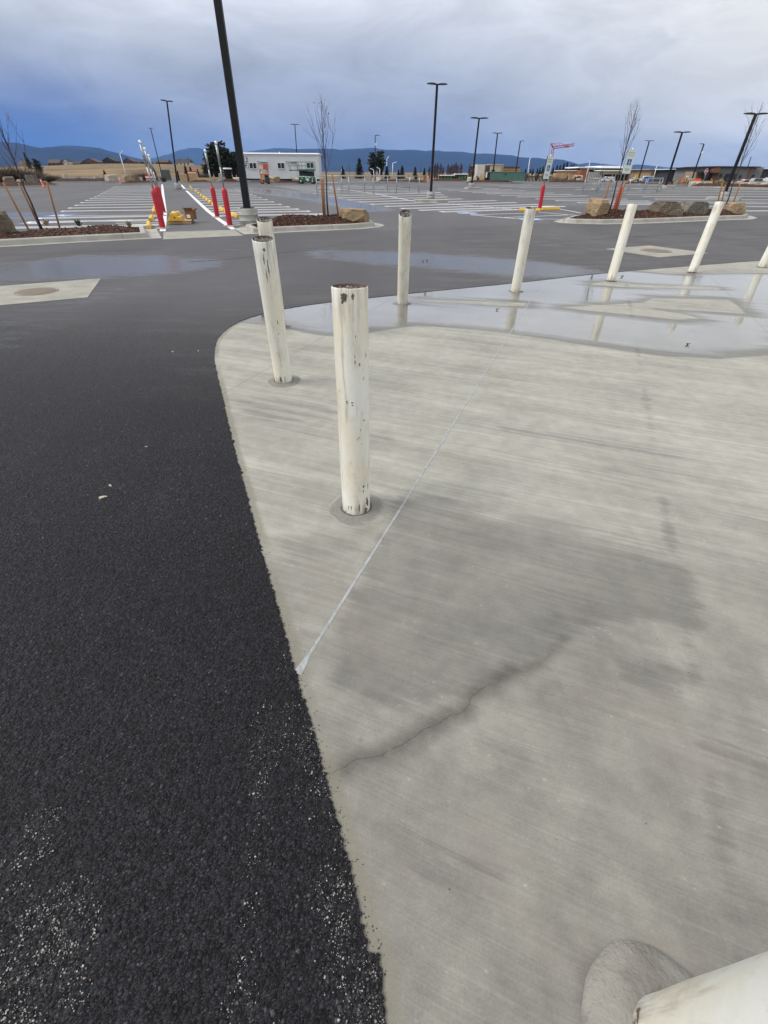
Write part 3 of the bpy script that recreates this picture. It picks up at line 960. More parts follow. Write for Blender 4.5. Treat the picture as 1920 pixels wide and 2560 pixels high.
for q in (mid, r1_, r2_):
    slabs += [clip_half(q, jC, CN, 0.002), clip_half(q, jC, -CN, 0.002)]
pavement = struct(thing('pavement', None, None))
for sl in slabs:
    sl = [p for i, p in enumerate(sl) if np.hypot(p[0] - sl[i - 1][0], p[1] - sl[i - 1][1]) > 0.002]
    fine = []
    for a_, b_ in zip(sl, sl[1:] + sl[:1]):
        L_ = math.hypot(b_[0] - a_[0], b_[1] - a_[1])
        n_ = max(1, int(L_ / .06)) if max(a_[1], b_[1]) < 17 and max(a_[0], b_[0]) < 17 else max(1, int(L_ / .25))
        fine += [(a_[0] + (b_[0] - a_[0]) * q / n_, a_[1] + (b_[1] - a_[1]) * q / n_) for q in range(n_)]
    sl = fine
    P_ = np.array(sl)
    lo, hi = np.maximum(P_.min(0), (-3, -2.5)), np.minimum(P_.max(0), (16, 16))
    pts = []
    y = lo[1]
    while y < hi[1]:
        s = 0.022 if y < 2.2 else (0.045 if y < 12 else 0.3)
        xs = np.arange(lo[0], min(hi[0], 0.95 * max(y, 0) + 1.2), s)
        pts.append(np.c_[xs, np.full(len(xs), y)] + rng.uniform(-.3, .3, (len(xs), 2)) * s)
        y += s
    pts = np.concatenate(pts) if pts else np.zeros((0, 2))
    pts = pts[sdist(pts, P_) > 0.012] if len(pts) else pts
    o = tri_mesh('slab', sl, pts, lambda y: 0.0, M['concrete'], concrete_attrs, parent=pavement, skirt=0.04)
# joint sealant: a bead that sits a little low in the wide joint, uneven, smeared at the kerb end
M['sealant_pale'] = simple('pale_joint_sealant', (.40, .41, .40), (.33, .335, .33), .7, 30)
M['sealant'] = simple('joint_sealant', (0.40, 0.415, 0.42), (0.27, 0.285, 0.29), 0.6, 22, bump=0.3)
mb = MB()
k = 420
top = ja + JDIR * 9.35
for side in (0,):
    prev = None
    for i in range(k + 1):
        q = ja + JDIR * (0.01 + 9.3 * i / k)
        ww = 0.0058 + 0.0022 * rng.random() + (0.011 * max(0, 1 - i / 5) if i < 5 else 0)
        a_, b_ = q - JN * (ww + 0.001 * rng.random()), q + JN * ww
        z = 0.0012
        cur = [(a_[0], a_[1], z), (q[0], q[1], z + 0.0016), (b_[0], b_[1], z)]
        if prev:
            mb.add(prev + cur, [(0, 1, 4, 3), (1, 2, 5, 4)], True)
        prev = cur
mb.build('joint_sealant', M['sealant'], pavement)
mb = MB()                                     # hairline crack
for i in range(len(CRACK) - 1):
    a, b = CRACK[i], CRACK[i + 1]
    t_ = (b - a) / np.hypot(*(b - a))
    n_ = np.array([-t_[1], t_[0]]) * (rng.uniform(.0002, .0006) if i < len(CRACK) * .7 else rng.uniform(0, .0002))
    mb.add([(*(a - n_), .0012), (*(a + n_), .0012), (*(b + n_), .0012), (*(b - n_), .0012)], [(0, 3, 2, 1)])
mb.build('crack', simple('crack_shadow', (.045, .042, .04), (.06, .057, .055), .9, 20), pavement)
mb = MB()                                     # thin joints are packed almost flush
for a_, d_, l0, l1_ in ((jD, JDIR, -8, 14), (jB, JDIR, -1.2, 6), (jE, JDIR, -14, 12)):
    p0, p1 = a_ + d_ * l0, a_ + d_ * l1_
    n_ = np.array([-d_[1], d_[0]]) * .006
    mb.add([(*(p0 - n_), -.0016), (*(p1 - n_), -.0016), (*(p1 + n_), -.0016), (*(p0 + n_), -.0016)], [(0, 1, 2, 3)])
mb.build('joint_filler', M['pad'], pavement)
mb = MB()
p0, p1, n_ = jC - CDIR * 1.2, jC + CDIR * 9, CN * .005
k = 80
for i in range(k):
    a_, b_ = p0 + (p1 - p0) * i / k, p0 + (p1 - p0) * (i + 1) / k
    mb.add([(*(a_ - n_), .0006), (*(b_ - n_), .0006), (*(b_ + n_), .0006), (*(a_ + n_), .0006)], [(0, 1, 2, 3)])
mb.build('joint_sealant', M['sealant_pale'], pavement)
mb = MB()                                     # bedding under the joints
mb.add([(-4, -3, -.05), (40, -3, -.05), (40, 24, -.05), (-4, 24, -.05)], [(0, 1, 2, 3)])
mb.build('bedding', M['dark_grey'], pavement)

# ------------------------------------------------------------------ white pipe bollards
def bollard_paint():
    m, nt, bs = newmat('worn_white_bollard_paint')
    tc = nd(nt, 'ShaderNodeTexCoord').outputs['Object']
    oi = nd(nt, 'ShaderNodeObjectInfo').outputs['Random']
    off = nd(nt, 'ShaderNodeVectorMath', {0: tc, 1: nd(nt, 'ShaderNodeCombineXYZ', {0: mth(nt, 'MULTIPLY', oi, 37.0), 1: mth(nt, 'MULTIPLY', oi, 11.0)}).outputs[0]}).outputs[0]
    z = nd(nt, 'ShaderNodeSeparateXYZ', {0: tc}).outputs[2]
    f1 = noise(nt, mapped(nt, off, (1, 1, 0.35)), 6, 4, 0.6)
    f2 = noise(nt, mapped(nt, off, (1, 1, 0.08)), 26, 4, 0.65)
    f3 = noise(nt, mapped(nt, off, (1, 1, 0.5)), 55, 4, 0.7)
    col = mixc(nt, sstep(nt, f1, 0.35, 0.65), (0.82, 0.83, 0.77), (0.78, 0.735, 0.60))
    lo = sstep(nt, z, 0.16, 0.0)
    hi = sstep(nt, z, 0.86, 1.2)
    # grime: runs down from the rim, splashed up from the ground
    gm = mth(nt, 'ADD', mth(nt, 'MULTIPLY', hi, 0.13), mth(nt, 'MULTIPLY', lo, 0.20))
    gr = sstep(nt, mth(nt, 'ADD', f2, gm), 0.55, 0.78)
    col = mixc(nt, mth(nt, 'MULTIPLY', gr, 0.62), col, (0.24, 0.21, 0.16))
    sm = mth(nt, 'MULTIPLY', sstep(nt, noise(nt, mapped(nt, off, (1, 1, 0.4), loc=(5, 2, 1)), 11, 6, 0.75), 0.50, 0.70), 0.42)
    col = mixc(nt, sm, col, (0.42, 0.37, 0.30))
    ch = sstep(nt, mth(nt, 'ADD', f3, mth(nt, 'ADD', mth(nt, 'MULTIPLY', lo, 0.12), mth(nt, 'MULTIPLY', mth(nt, 'SUBTRACT', f1, 0.5), 0.25))), 0.725, 0.75)
    col = mixc(nt, mth(nt, 'MULTIPLY', ch, 0.85), col, mixc(nt, f1, (0.06, 0.055, 0.055), (0.20, 0.13, 0.085)))
    ru = sstep(nt, mth(nt, 'ADD', f3, mth(nt, 'MULTIPLY', sstep(nt, z, 0.03, 0.0), 0.35)), 0.68, 0.78)
    col = mixc(nt, mth(nt, 'MULTIPLY', ru, sstep(nt, z, 0.05, 0.0)), col, (0.09, 0.05, 0.032))
    put(nt, bs, col=col, rough=mth(nt, 'ADD', 0.38, mth(nt, 'MULTIPLY', gr, 0.3)), spec=0.45)
    b_ = nd(nt, 'ShaderNodeBump', {'Strength': 0.25, 'Distance': 0.004, 'Height': mth(nt, 'SUBTRACT', noise(nt, off, 30, 4, 0.6), ch)})
    put(nt, bs, normal=b_.outputs[0])
    return m


M['bollard'] = bollard_paint()


def grout_mat():
    m, nt, bs = newmat('grout_collar')
    tc = nd(nt, 'ShaderNodeTexCoord').outputs['Object']
    rr = nd(nt, 'ShaderNodeVectorMath', {0: mapped(nt, tc, (1, 1, 0))}, operation='LENGTH').outputs['Value']
    ang = noise(nt, tc, 5, 4, 0.6)
    rings = noise(nt, nd(nt, 'ShaderNodeCombineXYZ', {0: mth(nt, 'ADD', mth(nt, 'MULTIPLY', rr, 80.0), mth(nt, 'MULTIPLY', ang, 4.0))}).outputs[0], 1.0, 3, 0.6)
    f = noise(nt, tc, 70, 4, 0.7)
    col = mixc(nt, ang, (0.20, 0.193, 0.175), (0.31, 0.298, 0.268))
    col = mixc(nt, mth(nt, 'MULTIPLY', sstep(nt, rings, 0.35, 0.65), 0.20), col, (0.17, 0.165, 0.155))
    col = mixc(nt, mth(nt, 'MULTIPLY', sstep(nt, f, 0.4, 0.65), 0.45), col, (0.12, 0.113, 0.10))
    col = mixc(nt, mth(nt, 'MULTIPLY', sstep(nt, mth(nt, 'ADD', rr, mth(nt, 'MULTIPLY', ang, 0.03)), 0.118, 0.100), 0.75), col, (0.05, 0.045, 0.038))
    col = mixc(nt, mth(nt, 'MULTIPLY', sstep(nt, mth(nt, 'ADD', rr, mth(nt, 'MULTIPLY', mth(nt, 'SUBTRACT', ang, .5), .09)), .140, .195), .9), col, (.375, .362, .315))
    b_ = nd(nt, 'ShaderNodeBump', {'Strength': 0.6, 'Distance': 0.006, 'Height': mth(nt, 'ADD', rings, f)})
    put(nt, bs, col=col, rough=0.85, normal=b_.outputs[0], spec=0.35)
    return m


M['grout'] = grout_mat()


def bollard(label, base, top, cmat=None, fill_drop=0.024, collar=0.15, dome=0.012, chips=(), rim_bite=0.0):
    t = thing('pipe_bollard', label, 'bollard', base, group='white pipe bollards along the pavement edge')
    ax = (Vector(top) - Vector(base))
    L = ax.length
    zA = ax.normalized()
    xA = Vector((1, 0, 0)) - zA * zA.x
    xA.normalize()
    mm = profM((0, 0, 0), xA, zA.cross(xA), zA)
    ro, ri, n = 0.0841, 0.0765, 40
    rr = random.Random(label)
    mb = MB()
    ring = lambda r_, z, j=0: [(r_ * math.cos(2 * math.pi * k / n), r_ * math.sin(2 * math.pi * k / n), z + (rr.uniform(-j, j) if j else 0)) for k in range(n)]
    lev = [ring(ro, -0.03)] + [ring(ro + rr.uniform(-.0006, .0006), L * k / 14) for k in range(14)] + [ring(ro, L - .004, .0008), ring(ro - .002, L, .001), ring(ri + .001, L, .001), ring(ri, L - .004), ring(ri, L - 0.12)]
    vs = [v for l in lev for v in l]
    fs = [(i * n + k, i * n + (k + 1) % n, (i + 1) * n + (k + 1) % n, (i + 1) * n + k) for i in range(len(lev) - 1) for k in range(n)]
    mb.add(vs, fs, True)
    o = mb.build('pipe', M['bollard'], t)
    o.matrix_local = mm
    # rough concrete inside
    mb = MB()
    rings, vs = 7, [(0, 0, L - fill_drop + 0.012)]
    for i in range(1, rings + 1):
        for k in range(28):
            a = 2 * math.pi * k / 28
            q = ri * i / rings
            vs.append((q * math.cos(a), q * math.sin(a), L - fill_drop + rr.uniform(-.016, .018) + 0.012 * math.sin(3 * a + i)))
    fs = [(0, 1 + k, 1 + (k + 1) % 28) for k in range(28)]
    fs += [(1 + (i - 1) * 28 + k, 1 + i * 28 + k, 1 + i * 28 + (k + 1) % 28, 1 + (i - 1) * 28 + (k + 1) % 28) for i in range(1, rings) for k in range(28)]
    mb.add(vs, fs)
    o = mb.build('concrete_fill', M['fill'], t)
    o.matrix_local = mm
    mb = MB()                                  # rusty cut rim
    mb.lathe([(ro - .0035, L + .0012), (ri + .001, L + .0014), (ri - .0012, L - .002), (ri - .0012, L - .10)], 40)
    o = mb.build('rusty_rim', M['rust'], t)
    o.matrix_local = mm
    # grout collar round the foot
    if collar:
        mb = MB()
        nn = 48
        ph = [rr.uniform(0, 6.28) for _ in range(4)]
        prof = [(ro - .004, dome), (ro + .012, dome * .96), (ro + (collar - ro) * .35, dome * .78), (ro + (collar - ro) * .7, dome * .42), (collar, dome * .10 + (.006 if cmat else 0)), (collar * 1.015, -.004)]
        vs = []
        for i, (r_, z) in enumerate(prof):
            for k in range(nn):
                a = 2 * math.pi * k / nn
                q = r_ * (1 + (0.10 * math.sin(a + ph[0]) + 0.06 * math.sin(2 * a + ph[1]) + 0.035 * math.sin(5 * a + ph[2]) + 0.02 * math.sin(11 * a + ph[3])) * (.45 if cmat else 1) * (i / 5) ** .7) if i else r_
                vs.append((q * math.cos(a), q * math.sin(a), z + (rr.uniform(-.0012, .0012) if 0 < i < 5 else 0)))
        fs = [(i * nn + k, (i + 1) * nn + k, (i + 1) * nn + (k + 1) % nn, i * nn + (k + 1) % nn) for i in range(5) for k in range(nn)]
        mb.add(vs, fs, True)
        mb.build('grout_collar', cmat or M['grout'], t)
    for ang, z, wd, ht, mat in chips:          # flaked places: thin ragged patches lying on the curve
        mb = MB()
        k = 18
        c = []
        for i in range(k):
            a = 2 * math.pi * i / k
            s = rr.uniform(0.35, 1.05)
            c.append((ang + wd / ro * 0.5 * s * math.cos(a), z + ht * 0.5 * s * math.sin(a)))
        r_ = ro + .0008
        vs = [(r_ * math.cos(ang), r_ * math.sin(ang), z)] + [(r_ * math.cos(a), r_ * math.sin(a), q) for a, q in c]
        mb.add(vs, [(0, 1 + i, 1 + (i + 1) % k) for i in range(k)], True)
        o = mb.build('paint_chip', mat, t)
        o.matrix_local = mm
    return t


def bol_px(base, top, label, **k):
    b = g(*base)
    d = ray(*top)
    s = (1.22 - H) / d[2]
    return bollard(label, b, (d[0] * s, d[1] * s, 1.22), **k)


F_ = -math.pi / 2
PR, RC = M['primer'], M['rustchip']
near_bollard = bol_px((891, 1272), (874, 715), 'scuffed white pipe bollard standing nearest, beside the sealed joint', collar=0.175, dome=0.016, chips=[
    (F_ - .30, 1.185, .040, .052, PR), (F_ - .16, 1.192, .022, .03, PR), (F_ + .22, 1.19, .016, .036, RC), (F_ + .32, 1.02, .005, .016, PR), (F_ - .30, .705, .010, .022, PR), (F_ + .02, .703, .013, .010, PR), (F_ + .02, .690, .014, .008, PR),
    (F_ + .25, .905, .006, .028, RC), (F_ + .24, .93, .004, .03, RC), (F_ + .52, .89, .009, .02, RC), (F_ + 1.02, .93, .006, .05, RC), (F_ + .80, .82, .006, .02, PR), (F_ + .78, .60, .012, .012, PR), (F_ + .5, .55, .006, .014, PR), (F_ + .38, .51, .005, .018, PR),
    (F_ + .28, .50, .004, .02, PR), (F_ + .55, .47, .004, .012, PR), (F_ + .62, .20, .018, .020, RC), (F_ + .60, .17, .010, .02, RC), (F_ + .95, .08, .026, .09, PR), (F_ + .8, .03, .035, .05, RC), (F_ + 1.05, .19, .008, .05, RC),
    (F_ + .28, .065, .010, .07, RC), (F_ - .3, .06, .008, .05, RC), (F_ - .55, .9, .02, .05, RC) if False else (F_ - .5, .06, .006, .03, RC)])
bol_px((709.7, 953), (657, 597), 'leaning-looking white bollard with dark grime runs, at the rounded pavement corner', collar=0.165, dome=0.014, chips=[
    (F_ + .05, 1.12, .012, .10, RC), (F_ + .35, 1.05, .014, .16, RC), (F_ + .1, 1.0, .01, .12, RC), (F_ + .5, .62, .01, .05, RC), (F_ + .4, .52, .006, .03, RC), (F_ - .1, .07, .03, .07, RC), (F_ + .4, .06, .01, .08, RC), (F_ + .2, 1.19, .03, .03, RC)])
bol_px((700, 818), (661, 549), 'white bollard half hidden behind the grimy one at the pavement corner', collar=0.14, dome=0.008)
bol_px((1006.3, 759), (1013.5, 534), 'white bollard standing in the puddle under the tall twin-head lamp', collar=0.15, dome=0.005, chips=[(F_ + .1, .80, .014, .012, RC), (F_ + .7, .79, .012, .012, RC)])
bol_px((1288.6, 729), (1326.7, 520), 'white bollard with a stained top, in front of the long yellow wheel stops', collar=0.14, dome=0.005)
bol_px((1526.4, 703), (1581.8, 511), 'clean white bollard in front of the flat brown boulder', collar=0.13, dome=0.005)
bol_px((1729, 682), (1799.7, 506), 'white bollard with a small dark hole, below the far right lamp pedestal', collar=0.12, dome=0.005, chips=[(F_ - .1, .86, .018, .018, PR)])
b8 = g(1904, 668)
bollard('white bollard cut by the right edge, last of the row along the drive', b8, (b8.x + 0.05, b8.y, 1.22), collar=0.1, dome=0.004)
b9 = Vector((0.672, 0.052, 0.0))
bollard('white bollard foot at the lower right corner, on a raised grout dome', b9, (0.672, 0.062, 1.22), collar=0.178, dome=0.040, cmat=simple('smooth_grout_dome', (.19, .178, .155), (.30, .285, .25), .85, 7, bump=.5, bsc=70),
        chips=[(2.6, .075, .03, .016, RC), (2.45, .07, .012, .03, RC), (2.9, .062, .014, .012, RC)])

# ------------------------------------------------------------------ manholes in their concrete pads
def manhole(corners, c, r_, label):
    mb = MB()
    cc = np.array(corners)
    mb.prism([tuple(p) for p in cc], -0.05, 0.013)
    struct(mb.build('concrete_pad', M['pad']))
    t = thing('manhole_cover', label, 'manhole cover', (c[0], c[1], 0.013), rz=0.5)
    mb = MB()
    mb.lathe([(r_ + .035, 0), (r_ + .035, .008), (r_ + .008, .008), (r_ + .006, .001)], 48)
    mb.build('frame_ring', M['iron'], t)
    mb = MB()
    mb.lathe([(r_, 0.0), (r_, .005), (0.001, .005)], 48)
    mb.build('lid', M['iron'], t)
    mb = MB()
    nb = 9
    for i in range(-nb, nb + 1):
        for j in range(-nb, nb + 1):
            x, y = i * r_ / nb, j * r_ / nb
            if math.hypot(x, y) < r_ * .93:
                mb.box((x, y, .0075), (r_ / nb * .58, r_ / nb * .58, .005))
    mb.build('stud_pattern', M['iron'], t)


manhole([(-6.95, 8.51), (-6.33, 6.90), (-4.84, 7.75), (-5.45, 9.35)], (-5.91, 8.13), 0.29, 'brown manhole cover in the left concrete pad on the drive')
manhole([(6.13, 14.23), (6.89, 12.70), (8.62, 13.53), (7.78, 15.09)], (7.36, 13.87), 0.36, 'rusty manhole cover in the right concrete pad beyond the bollards')


# ------------------------------------------------------------------ litter on the ground
def leaf(px, label, n=3, s=0.05, dz=0.004):
    p = g(*px)
    t = thing('fallen_leaf', label, 'leaf', (p.x, p.y, p.z + dz), rz=random.Random(label).uniform(0, 6))
    rr = random.Random(label + 'x')
    mb = MB()
    for k in range(n):
        a = rr.uniform(0, 6.28)
        d = Vector((math.cos(a), math.sin(a), 0)) * s * (.4 + .5 * k / n)
        u = Vector((math.cos(a), math.sin(a), .25)) * s * rr.uniform(.6, 1)
        v = Vector((-math.sin(a), math.cos(a), .0)) * s * .45
        c = d * .4
        mb.add([c - u * .5, c + v * .5 + Vector((0, 0, s * .3)), c + u * .5 + Vector((0, 0, s * .4)), c - v * .5 + Vector((0, 0, s * .15)), c + Vector((0, 0, s * .05))], [(0, 4, 1), (1, 4, 2), (2, 4, 3), (3, 4, 0)])
    mb.tube([(0, 0, .006), (s * .9, .1 * s, .02)], .0015, 5)
    mb.build('blade', M['deadleaf'], t)


leaf((1057, 655), 'reddish dead leaf on the wet drive, left of a pair', 4, .055, .012)
leaf((1068, 654), 'dark dead leaf on the wet drive, right of a pair', 4, .05, .012)
leaf((1242, 775), 'curled dead leaf in the puddle beside the sealed joint', 3, .05)
leaf((1555, 693), 'dead leaf in the puddle next to the clean white bollard', 3, .06)
leaf((1718, 862), 'flat dark leaf near the front rim of the puddle at right', 3, .045)


def shard(px, s, label):
    p = g(*px)
    t = bmesh.new()
    rr = random.Random(label)
    for _ in range(16):
        t.verts.new((rr.uniform(-1, 1) * s, rr.uniform(-.6, .6) * s, rr.uniform(0, .5) * s))
    bmesh.ops.convex_hull(t, input=t.verts)
    me = bpy.data.meshes.new('stone_chip')
    t.to_mesh(me)
    t.free()
    me.materials.append(M['rock_pale'])
    o = link(bpy.data.objects.new('stone_chip', me))
    o.location = (p.x, p.y, p.z + .004)
    o.rotation_euler = (0, 0, rr.uniform(0, 3))
    tag(o, label, 'stone')


shard((258, 1246), .028, 'pale crushed stone chip, largest on the left asphalt')
shard((276, 1216), .014, 'small pale stone chip just above the largest one on the asphalt')
shard((367, 1118), .012, 'pale stone chip on the asphalt halfway to the pavement')
shard((496, 879), .020, 'whitish stone chip on the asphalt close to the pavement corner')
shard((432, 881), .018, 'whitish stone chip left of the one by the pavement corner')
# ------------------------------------------------------------------ painted markings: each stripe its own piece of the lot
def strip(a, b, w_, name, mat=None, dz=0.012):
    a, b = Vector(a), Vector(b)
    d = Vector((b.x - a.x, b.y - a.y, 0)).normalized()
    n_ = Vector((-d.y, d.x, 0)) * w_ / 2
    k = max(1, int((b - a).length / 4))
    mb = MB()
    vs = []
    for i in range(k + 1):
        q = a.lerp(b, i / k)
        for s in (-1, 1):
            p = q + n_ * s
            vs.append((p.x, p.y, zt(p.y) + dz))
    mb.add(vs, [(2 * i, 2 * i + 2, 2 * i + 3, 2 * i + 1) for i in range(k)])
    return mb.build(name, mat or M['paint'], parking_lot)


def hairpin(pl, pr, open_right=True):
    """double stall line: two parallel strokes joined at the free end"""
    a, b = g(*pl), g(*pr)
    d = Vector((b.x - a.x, b.y - a.y, 0)).normalized()
    n_ = Vector((-d.y, d.x, 0))
    w_, gap = 0.17, 0.19
    mb = MB()
    for s in (-1, 1):
        k = max(1, int((b - a).length / 5))
        vs = []
        for i in range(k + 1):
            q = a.lerp(b, i / k) + n_ * gap * s
            for e in (-1, 1):
                p = q + n_ * e * w_ / 2
                vs.append((p.x, p.y, zt(p.y) + .012))
        mb.add(vs, [(2 * i, 2 * i + 2, 2 * i + 3, 2 * i + 1) for i in range(k)])
    for q in ((a,) if open_right else (a, b)):
        vs = []
        for s in (-1, 1):
            for e in (-1, 1):
                p = q + n_ * s * (gap + w_ / 2 - .001) + d * e * w_ / 2
                vs.append((p.x, p.y, zt(p.y) + .0124))
        mb.add(vs, [(0, 1, 3, 2)])
    mb.build('stall_line', M['paint'], parking_lot)


Z1 = lambda x0, y0, sc, pts: [(x0 + a / sc, y0 + b / sc) for a, b in pts]
for x, y in Z1(0, 280, 5.027, [(790, 1250), (880, 1210), (960, 1175), (1030, 1142), (1090, 1113), (1145, 1091), (1195, 1070), (1240, 1048), (1278, 1028), (1310, 1010), (1343, 995), (1370, 979), (1400, 965), (1425, 950), (1448, 939)]):
    xr = 398 if y > 480 else 396
    hairpin((x, y), (xr, y - .014 * (xr - x)))
for x, y in Z1(0, 280, 5.027, [(500, 1340), (370, 1390), (160, 1460)]):
    hairpin((x, y), (396, y - .02 * (396 - x)))
strip(g(150, 541), g(392, 538), .12, 'stall_line')
strip(g(70, 560), g(330, 551), .12, 'stall_line')
for y in (556, 560, 564, 568):                # hatched aisle by the kerb
    strip(g(290, y), g(396, y - 3.5), .10, 'hatch_line')
strip(g(405.3, 461.5), g(412, 534), .20, 'lane_line')
strip(g(412, 534), g(407, 579), .20, 'lane_line')
LR = Z1(280, 280, 5.027, [(870, 915), (945, 1000), (1060, 1110), (1210, 1250), (1340, 1350), (1530, 1480)])
for a, b in zip(LR[:-1], LR[1:]):
    strip(g(*a), g(*b), .20, 'lane_line')


def lr_x(y):
    for a, b in zip(LR[:-1], LR[1:]):
        if a[1] <= y <= b[1]:
            return a[0] + (b[0] - a[0]) * (y - a[1]) / (b[1] - a[1])
    return LR[0][0]


for x, y in Z1(580, 280, 5.027, [(1130, 1285), (960, 1250), (820, 1223), (705, 1195), (605, 1163), (513, 1132), (430, 1104), (358, 1080), (295, 1057), (245, 1038), (195, 1020), (135, 1003), (90, 988), (50, 974)]):
    yl = y + .018 * (x - lr_x(y + 4)) * (1 if y > 500 else .6)
    hairpin((x, y), (lr_x(yl) + 6, yl))
for x, y in ((560, 553), (585, 558), (600, 562.5)):
    strip(g(x - 14, y + 1), g(700, y - 4.5), .11, 'hatch_line')
CL = Z1(580, 280, 5.027, [(560, 935), (625, 945), (685, 955), (745, 967), (808, 980), (880, 993), (960, 1007)]) + [(787, 483.5), (806, 487.2)] + \
     Z1(780, 180, 5.027, [(230, 1563), (345, 1585), (467, 1610), (605, 1636), (755, 1665), (935, 1692)]) + [(1006, 522), (1052, 526.2), (1105, 530.2)]
CRT = [(860, 462), (890, 464), (925, 466), (960, 468), (1000, 471), (1040, 474), (1075, 477.5), (1098, 482), (1106, 486.5), (1115, 490.3), (1151, 494.8), (1191, 499.9), (1236, 504.8), (1287, 508.8), (1343, 512.7), (1408, 516.3), (1289, 523.7)]
for (x, y) in CL:
    # right end: where the stripe meets the right hand row ends
    sl = .010 if y < 470 else (.020 if y < 490 else .031)
    best = min(CRT[:-1], key=lambda q: abs(q[1] - (y - sl * (q[0] - x))))
    xr = best[0] if y < 524 else (1385 if y < 528 else 1292)
    hairpin((x, y), (xr, y - sl * (xr - x)), False)
for a, b in zip([(823, 469), (883, 477), (939, 485), (1027, 502)], [(883, 477), (939, 485), (1027, 502), (1090, 508)]):
    strip(g(*a), g(*b), .15, 'row_line')
strip(g(1090, 508), g(1279, 523), .15, 'row_line')
for l, r_ in (((1096, 473), (1245, 472)), ((1123, 476), (1277, 474.6)), ((1153, 479), (1309, 477.3)), ((1184, 482), (1345, 480.3)), ((1219, 485), (1381, 483)), ((1256, 489), (1425, 486.5)),
              ((1296, 493), (1465, 490)), ((1342, 498), (1564, 498.0)), ((1392, 502.3), (1619, 503)), ((1447, 507), (1700, 508.5)), ((1500, 512), (1640, 511.5)), ((1408, 516.6), (1330, 517.6))):
    hairpin(l, r_, False)
for l, r_ in (((1660, 471), (1960, 469)), ((1600, 476), (1960, 474)), ((1530, 481), (1960, 479)), ((1570, 486), (1960, 485.5)), ((1610, 491.5), (1960, 492)), ((1640, 498), (1960, 500)), ((1760, 507), (1970, 509.5)),
              ((1760, 516), (1980, 518)), ((1856, 528), (1990, 527)), ((1505, 471), (1640, 470.5)), ((1440, 474), (1560, 473.5)), ((1250, 466), (1400, 465)), ((1180, 463), (1330, 462.5)), ((1300, 469), (1450, 468.5))):
    hairpin(l, r_, False)
TRI = Z1(1080, 280, 5.027, [(480, 1295), (860, 1330), (1050, 1345)])
strip(g(*TRI[0]), g(*TRI[2]), .12, 'aisle_line')
strip(g(*TRI[0]), g(1338, 533), .12, 'aisle_line')
strip(g(1251, 545), g(1420, 538), .12, 'aisle_line')
for a, b in (((1345, 531), (1450, 540)), ((1398, 523), (1452, 533)), ((1290, 547.5), (1420, 549))):
    strip(g(*a), g(*b), .11, 'hatch_line')
strip(g(60, 455.6), g(240, 457), .14, 'stall_line') if False else None


def access_mark(px, s=1.0):
    p = g(*px)
    mb = MB()
    q = lambda x, y, z: (p.x + x, p.y + y, zt(p.y + y) + z)
    mb.add([q(-s / 2, -s / 2, .011), q(s / 2, -s / 2, .011), q(s / 2, s / 2, .011), q(-s / 2, s / 2, .011)], [(0, 1, 2, 3)])
    o = mb.build('access_mark', M['blue_paint'], parking_lot)
    mb = MB()                                  # wheelchair figure, white
    def ring(cx, cy, r0, r1, a0, a1, n=14):
        vs = []
        for i in range(n + 1):
            a = a0 + (a1 - a0) * i / n
            for r_ in (r0, r1):
                vs.append(q(cx + r_ * math.cos(a), cy + r_ * math.sin(a), .0152))
        mb.add(vs, [(2 * i, 2 * i + 1, 2 * i + 3, 2 * i + 2) for i in range(n)])
    def bar(x0, y0, x1, y1, w_, z=.0153):
        d = Vector((x1 - x0, y1 - y0, 0)).normalized()
        n_ = Vector((-d.y, d.x, 0)) * w_ / 2
        mb.add([q(x0 - n_.x, y0 - n_.y, z), q(x1 - n_.x, y1 - n_.y, z), q(x1 + n_.x, y1 + n_.y, z), q(x0 + n_.x, y0 + n_.y, z)], [(0, 1, 2, 3)])
    f = s / 1.3
    ring(0, -.15 * f, .26 * f, .36 * f, 2.2, 6.4)
    ring(-.05 * f, .46 * f, 0.0, .10 * f, 0, 6.283)
    bar(-.04 * f, .36 * f, -.02 * f, -.08 * f, .11 * f)
    bar(-.06 * f, .12 * f, .20 * f, .12 * f, .08 * f, .0155)
    bar(-.02 * f, -.06 * f, .26 * f, -.06 * f, .10 * f, .0157)
    bar(.24 * f, -.04 * f, .40 * f, -.40 * f, .10 * f, .0159)
    mb.build('wheelchair_symbol', M['paint'], o)


for px in ((150, 539.5), (95, 558), (790, 539.8), (1168, 533.2), (1325, 548.5)):
    access_mark(px)


SEAM = simple('paving_seam', (.035, .035, .038), (.06, .059, .062), .8, 9)
for pts in ([(470, 656), (560, 650), (700, 634), (860, 611), (1010, 597)], [(1330, 612), (1560, 594), (1800, 580), (1960, 572)], [(-20, 640), (180, 632), (420, 622)]):
    for a, b in zip(pts[:-1], pts[1:]):
        strip(g(*a), g(*b), .035, 'paving_seam', SEAM, .0085)


# ------------------------------------------------------------------ kerbed planting islands
def offset_poly(poly, d):
    n = len(poly)
    out = []
    for i in range(n):
        a, b, c = (np.array(poly[j % n]) for j in (i - 1, i, i + 1))
        d1, d2 = (b - a) / np.hypot(*(b - a)), (c - b) / np.hypot(*(c - b))
        n1, n2 = np.array([-d1[1], d1[0]]), np.array([-d2[1], d2[0]])
        m_ = (n1 + n2) / max(np.hypot(*(n1 + n2)), 1e-6)
        out.append(tuple(b + m_ * d / max(m_ @ n1, .35)))
    return out


KPROF = [(0.0, -.05), (0.0, .022), (0.36, .006), (0.375, .02), (0.40, .125), (0.425, .148), (0.455, .152), (0.54, .152), (0.555, .14), (0.555, -.05)]


